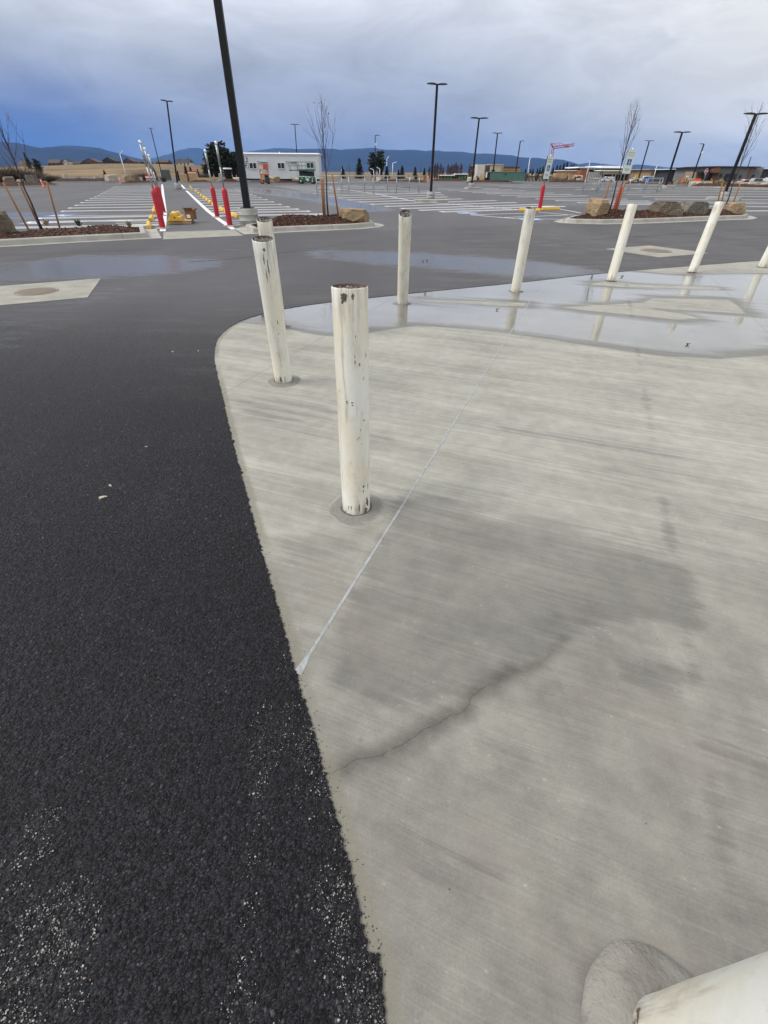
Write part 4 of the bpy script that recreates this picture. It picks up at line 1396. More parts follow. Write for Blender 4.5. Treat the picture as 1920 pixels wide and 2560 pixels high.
def kerb(poly, prof=KPROF, seg=3.0, name='kerb'):
    """kerb and gutter swept round a counter-clockwise outline, in cast lengths"""
    root = struct(thing(name, None, None))
    P_ = [np.array(p) for p in poly] + [np.array(poly[0])]
    # resample into lengths
    runs, cur, acc_ = [], [P_[0]], 0.0
    for a, b in zip(P_[:-1], P_[1:]):
        L = np.hypot(*(b - a))
        pos = 0.0
        while acc_ + (L - pos) > seg:
            pos += seg - acc_
            q = a + (b - a) * pos / L
            cur.append(q)
            runs.append(cur)
            cur, acc_ = [q], 0.0
        acc_ += L - pos
        cur.append(b)
    runs.append(cur)
    offs = {}
    n = len(poly)

    def normal_at(q):
        best, bn = 1e9, None
        for i in range(n):
            a, b = np.array(poly[i]), np.array(poly[(i + 1) % n])
            ab = b - a
            t = np.clip((q - a) @ ab / (ab @ ab), 0, 1)
            dd = np.hypot(*(q - a - t * ab))
            if dd < 1e-6:
                nn = np.array([-ab[1], ab[0]]) / np.hypot(*ab)
                if t < 1e-6 or t > 1 - 1e-6:
                    j = i if t < 1e-6 else (i + 1) % n
                    a2, b2, c2 = (np.array(poly[(j + k) % n]) for k in (-1, 0, 1))
                    d1, d2 = (b2 - a2) / np.hypot(*(b2 - a2)), (c2 - b2) / np.hypot(*(c2 - b2))
                    n1, n2 = np.array([-d1[1], d1[0]]), np.array([-d2[1], d2[0]])
                    m_ = (n1 + n2) / np.hypot(*(n1 + n2))
                    return m_ / max(m_ @ n1, .35)
                return nn
        return np.array([0, 1.0])
    for run in runs:
        run = [run[0]] + [q for p, q in zip(run[:-1], run[1:]) if np.hypot(*(q - p)) > 1e-4]
        if len(run) < 2:
            continue
        d0 = (run[1] - run[0]) / np.hypot(*(run[1] - run[0]))
        d1 = (run[-1] - run[-2]) / np.hypot(*(run[-1] - run[-2]))
        nr = [normal_at(q) for q in run]
        rr = [q.copy() for q in run]
        rr[0] = rr[0] + d0 * .006
        rr[-1] = rr[-1] - d1 * .006
        vs = []
        for q, nn in zip(rr, nr):
            for o_, z in prof:
                p = q + nn * o_
                vs.append((p[0], p[1], zt(p[1]) + z))
        k = len(prof)
        fs = [(i * k + j, (i + 1) * k + j, (i + 1) * k + j + 1, i * k + j + 1) for i in range(len(rr) - 1) for j in range(k - 1)]
        fs += [tuple(range(k)), tuple(range((len(rr) - 1) * k, len(rr) * k))[::-1]]
        mb = MB()
        mb.add(vs, fs)
        mb.build('kerb_length', M['kerb'], root)
    return root


def mulch(poly, mound, chips, seed=1, base=.12, name='bark_mulch', far=False):
    """mounded bark: an uneven bed with loose shreds on it, one mass"""
    rr = np.random.default_rng(seed)
    P_ = np.array(poly)
    lo, hi = P_.min(0), P_.max(0)
    st_ = max(.09, (hi - lo).max() / 60)
    xs, ys = np.meshgrid(np.arange(lo[0], hi[0], st_), np.arange(lo[1], hi[1], st_))
    pts = np.c_[xs.ravel(), ys.ravel()] + rr.uniform(-.3, .3, (xs.size, 2)) * st_
    pts = pts[sdist(pts, P_) > st_ * .4]
    vs2, _, fs, *_r = delaunay_2d_cdt([Vector(p) for p in poly] + [Vector(p) for p in pts], [], [list(range(len(poly)))], 1, 1e-6)
    q = np.array([(v.x, v.y) for v in vs2])

    def hgt(q_):
        s = np.maximum(sdist(q_, P_), 0)
        return base + mound * smooth01(s, 0, 1.1) * (.7 + .6 * nperlin(q_, .9, seed)) + .035 * (nperlin(q_, 4.5, seed + 1) - .3) + .03 * (nperlin(q_, 13, seed + 2) - .5)
    zz = hgt(q) + np.array([zt(p[1]) for p in q])
    mb = MB()
    F3 = []
    for f in fs:
        a, b, c = (q[i] for i in f[:3])
        F3.append(tuple(f) if (b[0] - a[0]) * (c[1] - a[1]) - (b[1] - a[1]) * (c[0] - a[0]) > 0 else tuple(f)[::-1])
    mb.add([(p[0], p[1], z) for p, z in zip(q, zz)], F3)
    nbed = len(mb.f)
    cp = rr.uniform(lo, hi, (chips * 4, 2))
    cp = cp[sdist(cp, P_) > .02][:chips]
    ch = hgt(cp)
    for p, h_ in zip(cp, ch):
        L, W, T_ = rr.uniform(.03, .09), rr.uniform(.012, .03), rr.uniform(.006, .016)
        mm = Matrix.Translation((p[0], p[1], zt(p[1]) + h_ + .006)) @ Matrix.Rotation(rr.uniform(0, 6.28), 4, 'Z') @ Matrix.Rotation(rr.normal(0, .45), 4, 'Y')
        mb.box((0, 0, 0), (L, W, T_), M=mm)
    o = mb.build(name, [M['mulch'], M['chips']])
    mi = [0] * nbed + [1] * (len(mb.f) - nbed)
    o.data.polygons.foreach_set('material_index', mi)
    return stuff(o), (lambda x, y: zt(y) + float(hgt(np.array([[x, y]]))[0]))


KA = [(-18.0, 8.27), tuple(g(0, 620)[:2]), tuple(g(200, 608)[:2]), tuple(g(405, 597)[:2]), tuple(g(392, 574)[:2])]
KA = KA + [tuple(np.array(KA[-1]) - .15), (KA[-1][0] - 1.1, KA[-1][1] - .35), (-12.0, 15.6), (-19.5, 10.6)]
KA = [p for i, p in enumerate(KA) if i != 5]
KB = [tuple(g(612, 587.5)[:2]), tuple(g(760, 580.5)[:2]), tuple(g(900, 574.3)[:2]), tuple(g(948, 569.5)[:2]), tuple(g(962, 566)[:2]), tuple(g(955, 562)[:2]), tuple(g(930, 557)[:2]), tuple(g(850, 553)[:2]), tuple(g(650, 560)[:2]), tuple(g(586, 573.5)[:2])]
KC = [tuple(g(*p)[:2]) for p in ((1384, 554.5), (1400, 558.3), (1440, 560.5), (1515, 562), (1600, 560.5), (1690, 557), (1774, 553), (1880, 549.6), (1893, 546), (1878, 541), (1780, 537.5), (1600, 541), (1450, 544.5), (1410, 547.5))]


def ccw(p):
    p = [tuple(q) for q in p]
    a = sum(p[i - 1][0] * p[i][1] - p[i][0] * p[i - 1][1] for i in range(len(p)))
    return p if a > 0 else p[::-1]


KA, KB, KC = ccw(KA), ccw(KB), ccw(KC)
kerb(KA, seg=3.1)
kerb(KB, seg=3.3)
kerb(KC, seg=3.7)
mA, hA = mulch(offset_poly(KA, .545), .16, 2600, 3)
mB, hB = mulch(offset_poly(KB, .545), .22, 2400, 5)
mC, hC = mulch(offset_poly(KC, .545), .24, 3000, 9)
# concrete valley gutter across the lane mouth between the first two islands
ga, gb, gc, gd_ = g(408, 599.5), g(608, 590), g(586, 575), g(409, 581)
mb = MB()
mb.prism([(p.x, p.y) for p in (ga, gb, gc, gd_)], -.04, .0125)
struct(mb.build('gutter_apron', M['pad']))


# ------------------------------------------------------------------ boulders
def setback(p, d):
    d = d * 1.35
    return Vector((p.x * (1 + d / p.y), p.y + d, p.z + .02))


def boulder(p, dims, label, mat, rz=0.0, seed=1, tilt=0.0, sink=.08, group=None, name='boulder', cuts=9):
    """a quarried block: a box hewn by random planes, then weathered"""
    from mathutils import noise as mn
    rr = random.Random(seed * 7 + 1)
    bm = bmesh.new()
    bmesh.ops.create_cube(bm, size=1.0)
    for k in range(cuts):
        a = rr.uniform(0, 6.28)
        n_ = Vector((math.cos(a), math.sin(a), rr.choice((-.35, .15, .5, .9, 1.4)) * rr.uniform(.6, 1.2))).normalized()
        reach = .5 * (abs(n_.x) + abs(n_.y) + abs(n_.z))
        co = n_ * reach * rr.uniform(.62, .86)
        res = bmesh.ops.bisect_plane(bm, geom=bm.verts[:] + bm.edges[:] + bm.faces[:], plane_co=co, plane_no=n_, clear_outer=True)
        ed = [e for e in bm.edges if e.is_boundary]
        if ed:
            bmesh.ops.holes_fill(bm, edges=ed)
    bmesh.ops.remove_doubles(bm, verts=bm.verts, dist=.02)
    bmesh.ops.bevel(bm, geom=bm.edges[:], offset=.012, segments=1, affect='EDGES')
    bmesh.ops.triangulate(bm, faces=bm.faces)
    bmesh.ops.subdivide_edges(bm, edges=[e for e in bm.edges if e.calc_length() > .12], cuts=2, use_grid_fill=True)
    bmesh.ops.triangulate(bm, faces=bm.faces)
    off = Vector((seed * 3.1, seed * 1.7, 0))
    xs_ = [v.co.copy() for v in bm.verts]
    ext = [max(c[i] for c in xs_) - min(c[i] for c in xs_) for i in range(3)]
    mid_ = [(max(c[i] for c in xs_) + min(c[i] for c in xs_)) / 2 for i in range(3)]
    for v in bm.verts:
        for i in range(3):
            v.co[i] = (v.co[i] - mid_[i]) / ext[i]
        nn = mn.fractal(Vector((v.co.x * 3, v.co.y * 3, v.co.z * 9)) + off, 1.0, 2.0, 4)
        v.co += v.co.normalized() * nn * .03
        v.co.x, v.co.y, v.co.z = v.co.x * dims[0], v.co.y * dims[1], v.co.z * dims[2]
    me = bpy.data.meshes.new(name)
    bm.to_mesh(me)
    bm.free()
    me.materials.append(mat)
    o = link(bpy.data.objects.new(name, me))
    o.location = (p[0], p[1], p[2] + dims[2] * .5 - sink)
    o.rotation_euler = (tilt, tilt * .5, rz)
    return tag(o, label, 'boulder', group)


def hb(h, px, py):
    """point of a mound seen at a pixel: march the view ray"""
    d = ray(px, py)
    Yq = 8.0
    while Yq < 45:
        z = H + d[2] / d[1] * Yq
        x = d[0] / d[1] * Yq
        if z < h(x, Yq):
            return Vector((x, Yq, h(x, Yq)))
        Yq += .05
    return g(px, py)


def on(h, px, py):
    q = g(px, py)
    return (q.x, q.y, h(q.x, q.y) - .02)


TAN, BRN, GRY = M['boulder_tan'], M['boulder_brown'], M['boulder_grey']
boulder(setback(hb(hA, 0, 592), 0.45), (.80, .65, .62), 'brown boulder at the left edge of the left mulch bed', BRN, .4, 5)
boulder(setback(hb(hB, 883, 558), 0.42), (1.12, .7, .52), 'broad flat tan boulder at the end of the bed under the staked middle sapling', TAN, -.25, 15, sink=.12)
boulder(setback(hb(hC, 1485, 546), 0.42), (.76, .7, .72), 'upright block of pale tan boulder left of the reddish sapling stakes', TAN, .5, 21, .12)
boulder(setback(hb(hC, 1657, 540), 0.45), (1.36, .75, .56), 'flat topped brown boulder in the right bed, widest of its three', BRN, -.05, 33)
boulder(setback(hb(hC, 1725, 537), 0.45), (1.30, .7, .54), 'dark grey boulder with a jagged right end in the right bed', GRY, .15, 41)
boulder(setback(hb(hC, 1830, 533), 0.4), (.88, .65, .44), 'rounded tan boulder at the right end of the right bed', TAN, .2, 52)


# ------------------------------------------------------------------ saplings and their stakes
def tree_mb(p0, p1, rad, seed, spread=.5, nb=14, start=.42):
    rr = random.Random(seed)
    p0, p1 = Vector(p0), Vector(p1)
    L = (p1 - p0).length
    ax = (p1 - p0).normalized()
    u = ax.orthogonal().normalized()
    v = ax.cross(u)
    tr, cr, lv = MB(), MB(), MB()
    pts = []
    for i in range(9):
        t = i / 8
        pts.append(p0 + ax * L * t + (u * rr.uniform(-1, 1) + v * rr.uniform(-1, 1)) * .006 * L * (1 if 0 < i < 8 else 0))
    tr.tube(pts, [rad * (1 - .86 * (i / 8) ** .8) for i in range(9)], 7)

    def branch(b0, d, ln, r_, lvl):
        q, ps = b0, [b0]
        for i in range(5):
            d = (d + ax * .16 + Vector((rr.gauss(0, .09), rr.gauss(0, .09), rr.gauss(0, .06)))).normalized()
            q = q + d * ln / 5
            ps.append(q)
        cr.tube(ps, [r_ * (1 - .8 * i / 5) for i in range(6)], 5)
        if lvl < 2:
            for i in range(1, 5):
                if rr.random() < (.6 if lvl == 0 else .3):
                    a = rr.uniform(0, 6.28)
                    dd = (d + (u * math.cos(a) + v * math.sin(a)) * .75).normalized()
                    branch(ps[i], dd, ln * rr.uniform(.3, .55), r_ * .55, lvl + 1)
        if rr.random() < .10:
            e = ps[-1]
            s = .07
            a = Vector((rr.uniform(-1, 1), rr.uniform(-1, 1), rr.uniform(-1, .2))).normalized() * s
            b = a.orthogonal().normalized() * s * .5
            lv.add([e, e + a * .5 + b * .6, e + a, e + a * .5 - b * .6], [(0, 1, 2, 3)])
    for k in range(nb):
        t = start + (.97 - start) * k / nb
        i = min(7, int(t * 8))
        b0 = pts[i].lerp(pts[i + 1], t * 8 - i)
        a = k * 2.4 + rr.uniform(-.4, .4)
        d = ((u * math.cos(a) + v * math.sin(a)) * rr.uniform(.55, .9) * spread * 2 + ax).normalized()
        branch(b0, d, L * (1 - t) * rr.uniform(.55, .85) + .25, rad * (1 - t) * .42 + .003, 0)
    return tr, cr, lv


def sapling(base, top, rad, label, seed, **k):
    base, top = Vector(base), Vector(top)
    t = thing('sapling', label, 'tree', base)
    tr, cr, lv = tree_mb((0, 0, -.1), top - base, rad, seed, **k)
    tr.build('trunk', M['bark'], t)
    o = cr.build('branches', M['twig'], t)
    if lv.v:
        lv.build('dead_leaves', M['deadleaf'], o)
    return t


def stake(b, tpx, label, grp='wooden tree stakes', r_=.032):
    b = Vector(b)
    tp = at(tpx[0], tpx[1], b.y)
    mb = MB()
    d = tp - b
    mm = d.to_track_quat('Z', 'Y').to_matrix().to_4x4()
    L = d.length
    mb.lathe([(r_, -.15), (r_, L - .01), (r_ * .9, L)], 10, M=mm, close=True)
    o = mb.build('tree_stake', M['stake'])
    o.location = b
    return tag(o, label, 'tree stake', grp)


b = hb(hA, 101, 564)
sapling(b, at(-14, 285, b.y), .042, 'bare staked sapling leaving the picture at the left edge', 3, spread=.35)
for (p, t_, l) in (((69.6, 571), (8, 456), 'wooden stake farthest left beside the left sapling'), ((97.5, 564), (46.7, 457), 'wooden stake close against the left sapling trunk'), ((147, 561), (117, 455), 'wooden stake on the right side of the left sapling')):
    stake(hb(hA, *p), t_, l)
b = hb(hB, 821, 540)
sapling(b, at(803, 262, b.y), .036, 'bare staked sapling in the middle bed, right of the office trailer', 8, spread=.30)
for (p, t_, l) in (((808.8, 541), (803, 447), 'wooden stake farthest left of the middle sapling'), ((812.7, 541), (807.8, 447), 'wooden stake just left of the middle sapling trunk'), ((846.6, 543), (830.6, 437), 'tall wooden stake between the middle sapling and the tan boulder')):
    stake(hb(hB, *p), t_, l)
b = hb(hC, 1524, 525)
sapling(b, at(1594, 264, b.y), .038, 'slim upright sapling with reddish twigs in front of the parking sign', 12, spread=.15, nb=13)
for (p, t_, l) in (((1505, 527), (1526, 448), 'wooden stake beside the pale tan boulder'), ((1537, 528), (1552, 459), 'wooden stake half hidden by the red sleeve of the right bed'), ((1540, 532), (1564, 451), 'wooden stake in front of the red sleeve of the right bed')):
    stake(hb(hC, *p), t_, l)
b = hb(hC, 1812, 520)
sapling(b, at(1905, 262, b.y), .038, 'bare forking sapling beside the lamp pole at the right', 27, spread=.22)
for (p, t_, l) in (((1791, 520), (1806, 458), 'wooden stake left of the two behind the white bollard top'), ((1801, 521), (1814, 462), 'wooden stake right of the two behind the white bollard top'), ((1827, 524), (1851, 458), 'wooden stake in front of the rounded tan boulder')):
    stake(hb(hC, *p), t_, l)


def tuft(h, px, py, label, n=18, s=.22, mat=None, name='small_plant', cat='plant', grp=None):
    q = g(px, py)
    z = h(q.x, q.y) if h else zt(q.y)
    rr = random.Random(label)
    mb = MB()
    for k in range(n):
        a, l = rr.uniform(0, 6.28), s * rr.uniform(.6, 1.2)
        d = Vector((math.cos(a) * rr.uniform(.2, .8), math.sin(a) * rr.uniform(.2, .8), 1)).normalized()
        sd2 = d.orthogonal().normalized() * s * .07
        b = Vector((rr.uniform(-.05, .05), rr.uniform(-.05, .05), 0))
        m_ = b + d * l * .6
        mb.add([b - sd2 * .4, b + sd2 * .4, m_ + sd2, b + d * l + Vector((d.x, d.y, -.3)) * l * .2, m_ - sd2], [(0, 1, 2, 4), (4, 2, 3)])
    o = mb.build(name, mat or M['shrub'])
    o.location = (q.x, q.y, z)
    return tag(o, label, cat, grp)


tuft(hA, 123, 577, 'small grey green plant in the left mulch bed, nearest the stakes', mat=M['dry'])
tuft(hA, 203, 577, 'small fresh green plant in the middle of the left mulch bed', n=26)
tuft(hA, 327, 581, 'dry tufted plant near the right tip of the left mulch bed', mat=M['dry'])
tuft(hB, 770, 560, 'dry tufted plant in the middle bed, left of the green ones', mat=M['dry'])
tuft(hB, 800, 558, 'small dark green plant below the middle sapling stakes', n=26)
tuft(hB, 828, 557, 'small bright green plant right of the middle sapling trunk', n=26)
tuft(hC, 1561, 539, 'small evergreen plant just right of the red sleeve in the right bed', n=30)


# ------------------------------------------------------------------ red sleeved sign posts
def sign_post(base, sl_top, post_top, label, kind='square', sleeve_r=.10):
    b = g(*base) + Vector((0, 0, .012))
    t1 = at(sl_top[0], sl_top[1], b.y)
    L1 = hz(b, sl_top[1])
    t2 = at(post_top[0], post_top[1], b.y)
    L2 = hz(b, post_top[1])
    t = thing('sign_post', label, 'sign post', b, group='red sleeved sign posts')
    l1, l2 = Vector((t1.x - b.x, 0, L1)), Vector((t2.x - b.x, 0, L2))
    mm = l1.to_track_quat('Z', 'Y').to_matrix().to_4x4()
    mb = MB()
    L = l1.length
    mb.lathe([(sleeve_r, 0), (sleeve_r, L - .14), (sleeve_r * .94, L - .09), (sleeve_r * .78, L - .04), (sleeve_r * .45, L - .008), (.025, L)], 24, M=mm)
    mb.build('red_sleeve', M['red_plastic'], t)
    mb = MB()
    mb.lathe([(sleeve_r + .16, 0), (sleeve_r + .14, .02), (sleeve_r + .002, .035)], 24)
    mb.build('footing', M['pad'], t)
    return t, b, l1, l2


POSTS = [((408, 572), (382.5, 471.5), (350, 355.6), 'nearest red sleeved post of the left lane side, with a silver cap'),
         ((404, 540), (389.4, 465), (362, 372.5), 'second red sleeved post of the left lane side, with a silver cap'),
         ((410, 532), (393.4, 464), (372, 389.5), 'farthest red sleeved post of the left lane side, with a silver cap'),
         ((544, 544), (530, 465), (512.7, 377.5), 'farther red sleeved post on the right lane side, with a silver cap'),
         ((575.4, 566), (559.5, 469), (540, 357.6), 'nearer red sleeved post on the right lane side, next to the thick lamp pole')]
for bs_, s1, s2, lab in POSTS:
    t, b, l1, l2 = sign_post(bs_, s1, s2, lab)
    mb = MB()
    mid = l1.lerp(l2, .52)
    mb.tube([l1 - (l2 - l1) * .05, mid], .026, 10)
    mb.build('post', M['galv'], t)
    mb = MB()
    mb.tube([mid - (l2 - l1) * .03, l2], .040, 12)
    up = mb.build('upper_post', M['galv'], t)
    mb = MB()
    mb.lathe([(.048, -.03), (.048, .02), (.036, .05), (.001, .06)], 14)
    o = mb.build('post_cap', M['silver'], t)
    o.location = l2


def text_mesh(body, size, mat, parent, loc, offset=0.0):
    cu = bpy.data.curves.new('legend', 'FONT')
    cu.body, cu.size, cu.offset = body, size, offset
    cu.align_x, cu.align_y = 'CENTER', 'CENTER'
    tmp = bpy.data.objects.new('legend', cu)
    me = bpy.data.meshes.new_from_object(tmp)
    bpy.data.objects.remove(tmp)
    me.materials.clear()
    me.materials.append(mat)
    o = link(bpy.data.objects.new('legend', me), parent)
    o.location = loc
    return o


def access_panel(name, M_, wd, ht, par, back=False):
    """reserved parking plate: white sheet, green legend, blue square with the wheelchair figure"""
    def rect(mb_, x0, y0, x1, y1, z):
        mb_.add([(x0, y0, z), (x1, y0, z), (x1, y1, z), (x0, y1, z)], [(0, 1, 2, 3)])
    mb = MB()
    k = .03
    out = []
    for cx, cy, a0 in ((wd / 2 - k, ht / 2 - k, 0), (-wd / 2 + k, ht / 2 - k, 90), (-wd / 2 + k, -ht / 2 + k, 180), (wd / 2 - k, -ht / 2 + k, 270)):
        for i in range(4):
            a = R(a0 + 30 * i)
            out.append((cx + k * math.cos(a), cy + k * math.sin(a)))
    mb.prism(out, -.004, .004)
    pl = mb.build(name, M['sign_white'], par)
    pl.matrix_local = M_
    mb = MB()
    s = wd * .50
    y0 = -.02 * ht
    rect(mb, -s / 2, y0 - s * .5, s / 2, y0 + s * .5, .0055)
    mb.build('blue_field', M['sign_blue'], pl)
    mb = MB()
    f = s
    n = 12
    vs = []
    for i in range(n + 1):
        a = 2.3 + (6.3 - 2.3) * i / n
        for r_ in (.20 * f, .28 * f):
            vs.append((r_ * math.cos(a), y0 - .12 * f + r_ * math.sin(a), .007))
    mb.add(vs, [(2 * i, 2 * i + 1, 2 * i + 3, 2 * i + 2) for i in range(n)])
    mb.add([(-.03 * f + .08 * f * math.cos(2 * math.pi * i / 8), y0 + .36 * f + .08 * f * math.sin(2 * math.pi * i / 8), .007) for i in range(8)], [tuple(range(8))])
    rect(mb, -.08 * f, y0 - .06 * f, .03 * f, y0 + .27 * f, .0071)
    rect(mb, -.02 * f, y0 + .06 * f, .18 * f, y0 + .13 * f, .0073)
    rect(mb, -.02 * f, y0 - .09 * f, .22 * f, y0 - .01 * f, .0075)
    rect(mb, .16 * f, y0 - .34 * f, .25 * f, y0 - .05 * f, .0077)
    mb.build('wheelchair_symbol', M['sign_white'], pl)
    for txt, yy, sz in (('RESERVED', ht * .36, wd * .17), ('PARKING', ht * .255, wd * .17)):
        text_mesh(txt, sz, M['sign_green'], pl, (0, yy, .0058))
    mb = MB()                                   # the two faint lines under the symbol
    rect(mb, -wd * .30, -ht * .32, wd * .30, -ht * .295, .0056)
    rect(mb, -wd * .24, -ht * .375, wd * .24, -ht * .35, .0056)
    mb.build('small_print', M['sign_green'], pl)
    return pl


for bs_, s1, s2, lab, yaw, wd, ht in (((1348.5, 525), (1360, 460), (1377, 389), 'red sleeved post with a narrow reserved parking sign, behind the yellow wheel stops', R(38), .50, .95),
                                    ((1536, 526), (1554, 465), (1582, 372), 'red sleeved post with a reserved parking sign, behind the reddish sapling', R(12), .50, 1.0)):
    t, b, l1, l2 = sign_post(bs_, s1, s2, lab)
    mb = MB()
    mb.tube([l1 - (l2 - l1) * .05, l2], .028, 10)
    mb.build('post', M['galv'], t)
    mb = MB()
    mb.lathe([(.034, -.03), (.034, .02), (.02, .04), (.001, .045)], 12)
    o = mb.build('post_cap', M['silver'], t)
    o.location = l2
    d = (l2 - l1).normalized()
    c = l2 - d * (ht / 2 + .03)
    xa = Vector((math.cos(yaw), math.sin(yaw), 0))
    xa = (xa - d * xa.dot(d)).normalized()
    na = xa.cross(d)
    if na.y > 0:
        na, xa = -na, -xa
    Mp = profM(c + na * .034, xa, d, na)
    access_panel('sign_plate', Mp, wd, ht, t)
    mb = MB()
    mb.box((0, 0, 0), (wd, ht, .008), bev=.003)
    o = mb.build('rear_plate', M['sign_dark'], t)
    o.matrix_local = profM(c - na * .045 + xa * .03, xa, d, na)


# ------------------------------------------------------------------ wheel stops
def wheel_stop_mesh(L=1.75):
    mb = MB()
    pr = [(-.085, 0), (-.085, .03), (-.055, .11), (-.035, .12), (.035, .12), (.055, .11), (.085, .03), (.085, 0)]
    n = len(pr)
    vs = [(x, -L / 2 + .0 * z, z) for x, z in pr] + [(x * .98, -L / 2 + .05, z) for x, z in pr][:0] + [(x, L / 2, z) for x, z in pr]
    fs = [(i, i + 1, i + 1 + n, i + n) for i in range(n - 1)] + [tuple(range(n))[::-1], tuple(range(n, 2 * n))]
    mb.add(vs, fs)
    return mb


WSM = wheel_stop_mesh()
proto = WSM.build('wheel_stop', M['yellow'])
LANE = math.atan2(g(453, 462).x - g(584, 574).x, g(453, 462).y - g(584, 574).y)
ORD = ['first', 'second', 'third', 'fourth', 'fifth', 'sixth', 'seventh', 'eighth', 'ninth', 'tenth', 'eleventh', 'twelfth', 'thirteenth', 'fourteenth', 'fifteenth']
WR = Z1(280, 280, 5.027, [(1520, 1325), (1415, 1280), (1360, 1245), (1255, 1182), (1210, 1148), (1175, 1117), (1140, 1090), (1105, 1064), (1075, 1034), (1045, 1006), (985, 962), (970, 948)])
WLf = Z1(280, 280, 5.027, [(408, 1462), (447, 1365), (488, 1272), (500, 1232), (508, 1192), (515, 1155), (520, 1120)])
used = False
for row, side in ((WR, 'right'), (WLf, 'left')):
    for i, p in enumerate(row):
        q = g(*p)
        o = proto if not used else proto.copy()
        if used:
            COL.objects.link(o)
        used = True
        o.location = (q.x, q.y + .4, zt(q.y + .4) + .008)
        o.rotation_euler = (math.atan(.008), 0, -LANE + random.Random(i).uniform(-.03, .03))
        tag(o, f'{ORD[i]} yellow wheel stop of the {side} lane row, counted from the near end', 'wheel stop', 'yellow wheel stops along the lane')
for a, b, lab in (((1298, 527), (1350, 528), 'long yellow wheel stop in front of the narrow parking sign, left one'), ((1354, 525.5), (1397, 524.5), 'long yellow wheel stop in front of the narrow parking sign, right one')):
    pa, pb = g(*a), g(*b)
    o = proto.copy()
    COL.objects.link(o)
    c = (pa + pb) / 2
    o.location = (c.x, c.y, zt(c.y) + .008)
    d = pb - pa
    o.rotation_euler = (0, 0, math.atan2(d.y, d.x) + math.pi / 2)
    o.scale = (1, d.to_2d().length / 1.75, 1)
    tag(o, lab, 'wheel stop', 'yellow wheel stops by the parking sign')

# ------------------------------------------------------------------ pallet with wheel stops and a box
pa, pb = g(409, 562), g(469, 561)
pc = (pa + pb) / 2
pw = (pb - pa).to_2d().length
prz = math.atan2(pb.y - pa.y, pb.x - pa.x)
pal = thing('pallet', 'low wooden pallet on the lane beside the nearest red post', 'pallet', (pc.x, pc.y + .6, zt(pc.y) + .008), prz)
for yy in (-.55, 0, .55):
    mb = MB()
    mb.box((0, yy, .055), (pw, .05, .09))
    mb.build('stringer', M['lumber'], pal)
nsl = 7
for i in range(nsl):
    mb = MB()
    mb.box((-pw / 2 + .06 + (pw - .12) * i / (nsl - 1), 0, .111), (.13, 1.2, .02))
    mb.build('deck_board', M['lumber'], pal)
for i, (dx, z, lab) in enumerate(((-.62, .123, 'yellow wheel stop on the pallet, leftmost of the bottom ones'), (-.40, .123, 'yellow wheel stop on the pallet, second of the bottom ones'), (-.18, .123, 'yellow wheel stop on the pallet, third of the bottom ones'), (.04, .123, 'yellow wheel stop on the pallet, nearest the cardboard box'),
                                (-.51, .244, 'yellow wheel stop lying on top of the others, left'), (-.28, .244, 'yellow wheel stop lying on top of the others, right'))):
    o = proto.copy()
    COL.objects.link(o)
    c = pal.matrix_basis @ Vector((dx * pw / 1.9, 0, z))
    o.location = c
    o.scale = (1, .8, 1)
    o.rotation_euler = (0, 0, prz + random.Random(i + 50).uniform(-.06, .06))
    tag(o, lab, 'wheel stop', 'yellow wheel stops stacked on the pallet')
q = pal.matrix_basis @ Vector((.42, .1, .123))
bx = thing('cardboard_box', 'brown open cardboard box with a white label, on the pallet', 'box', q, prz - .2)
s = .33
mb = MB()
for c, d in (((0, -s / 2, .14), (s, .01, .28)), ((0, s / 2, .14), (s, .01, .28)), ((-s / 2, 0, .14), (.01, s - .02, .28)), ((s / 2, 0, .14), (.01, s - .02, .28)), ((0, 0, .006), (s - .03, s - .03, .01))):
    mb.box(c, d)
mb.build('carton', M['card'], bx)
for (x, y, rx, ry) in ((0, -s / 2 - .004, R(35), 0), (0, s / 2 + .004, R(-50), 0), (-s / 2 - .004, 0, 0, R(-40)), (s / 2 + .004, 0, 0, R(60))):
    mb = MB()
    mb.box((0, 0, .06), (s * .96 if rx else .008, s * .96 if ry else .008, .12))
    o = mb.build('flap', M['card'], bx)
    o.matrix_local = Matrix.Translation((x, y, .285)) @ Matrix.Rotation(rx, 4, 'X') @ Matrix.Rotation(ry, 4, 'Y')
mb = MB()
mb.box((-.05, -s / 2 - .009, .10), (.14, .004, .11))
mb.build('label', M['white_label'], bx)


# ------------------------------------------------------------------ parking lot lamps
def lamp_head_mb(L=.62):
    mb = MB()
    pr = [(.10, -.05, -.03), (.10, .05, -.03)]
    sec = [(.06, .05, .06), (.18, .11, .075), (.40, .17, .07), (L, .15, .045), (L + .05, .10, .025)]
    vs = []
    for x, hw, hh in sec:
        vs += [(x, -hw, 0), (x, hw, 0), (x, hw * .8, hh), (x, -hw * .8, hh)]
    fs = [(0, 1, 2, 3)[::-1]]
    for i in range(len(sec) - 1):
        for j in range(4):
            a, b = i * 4 + j, i * 4 + (j + 1) % 4
            fs.append((a, a + 4, b + 4, b)[::-1])
    fs.append(tuple(range(len(vs) - 4, len(vs))))
    mb.add(vs, fs)
    return mb


HEAD_ME = None
LENS = simple('lamp_lens', (.25, .26, .28), (.2, .21, .23), .3, 5)


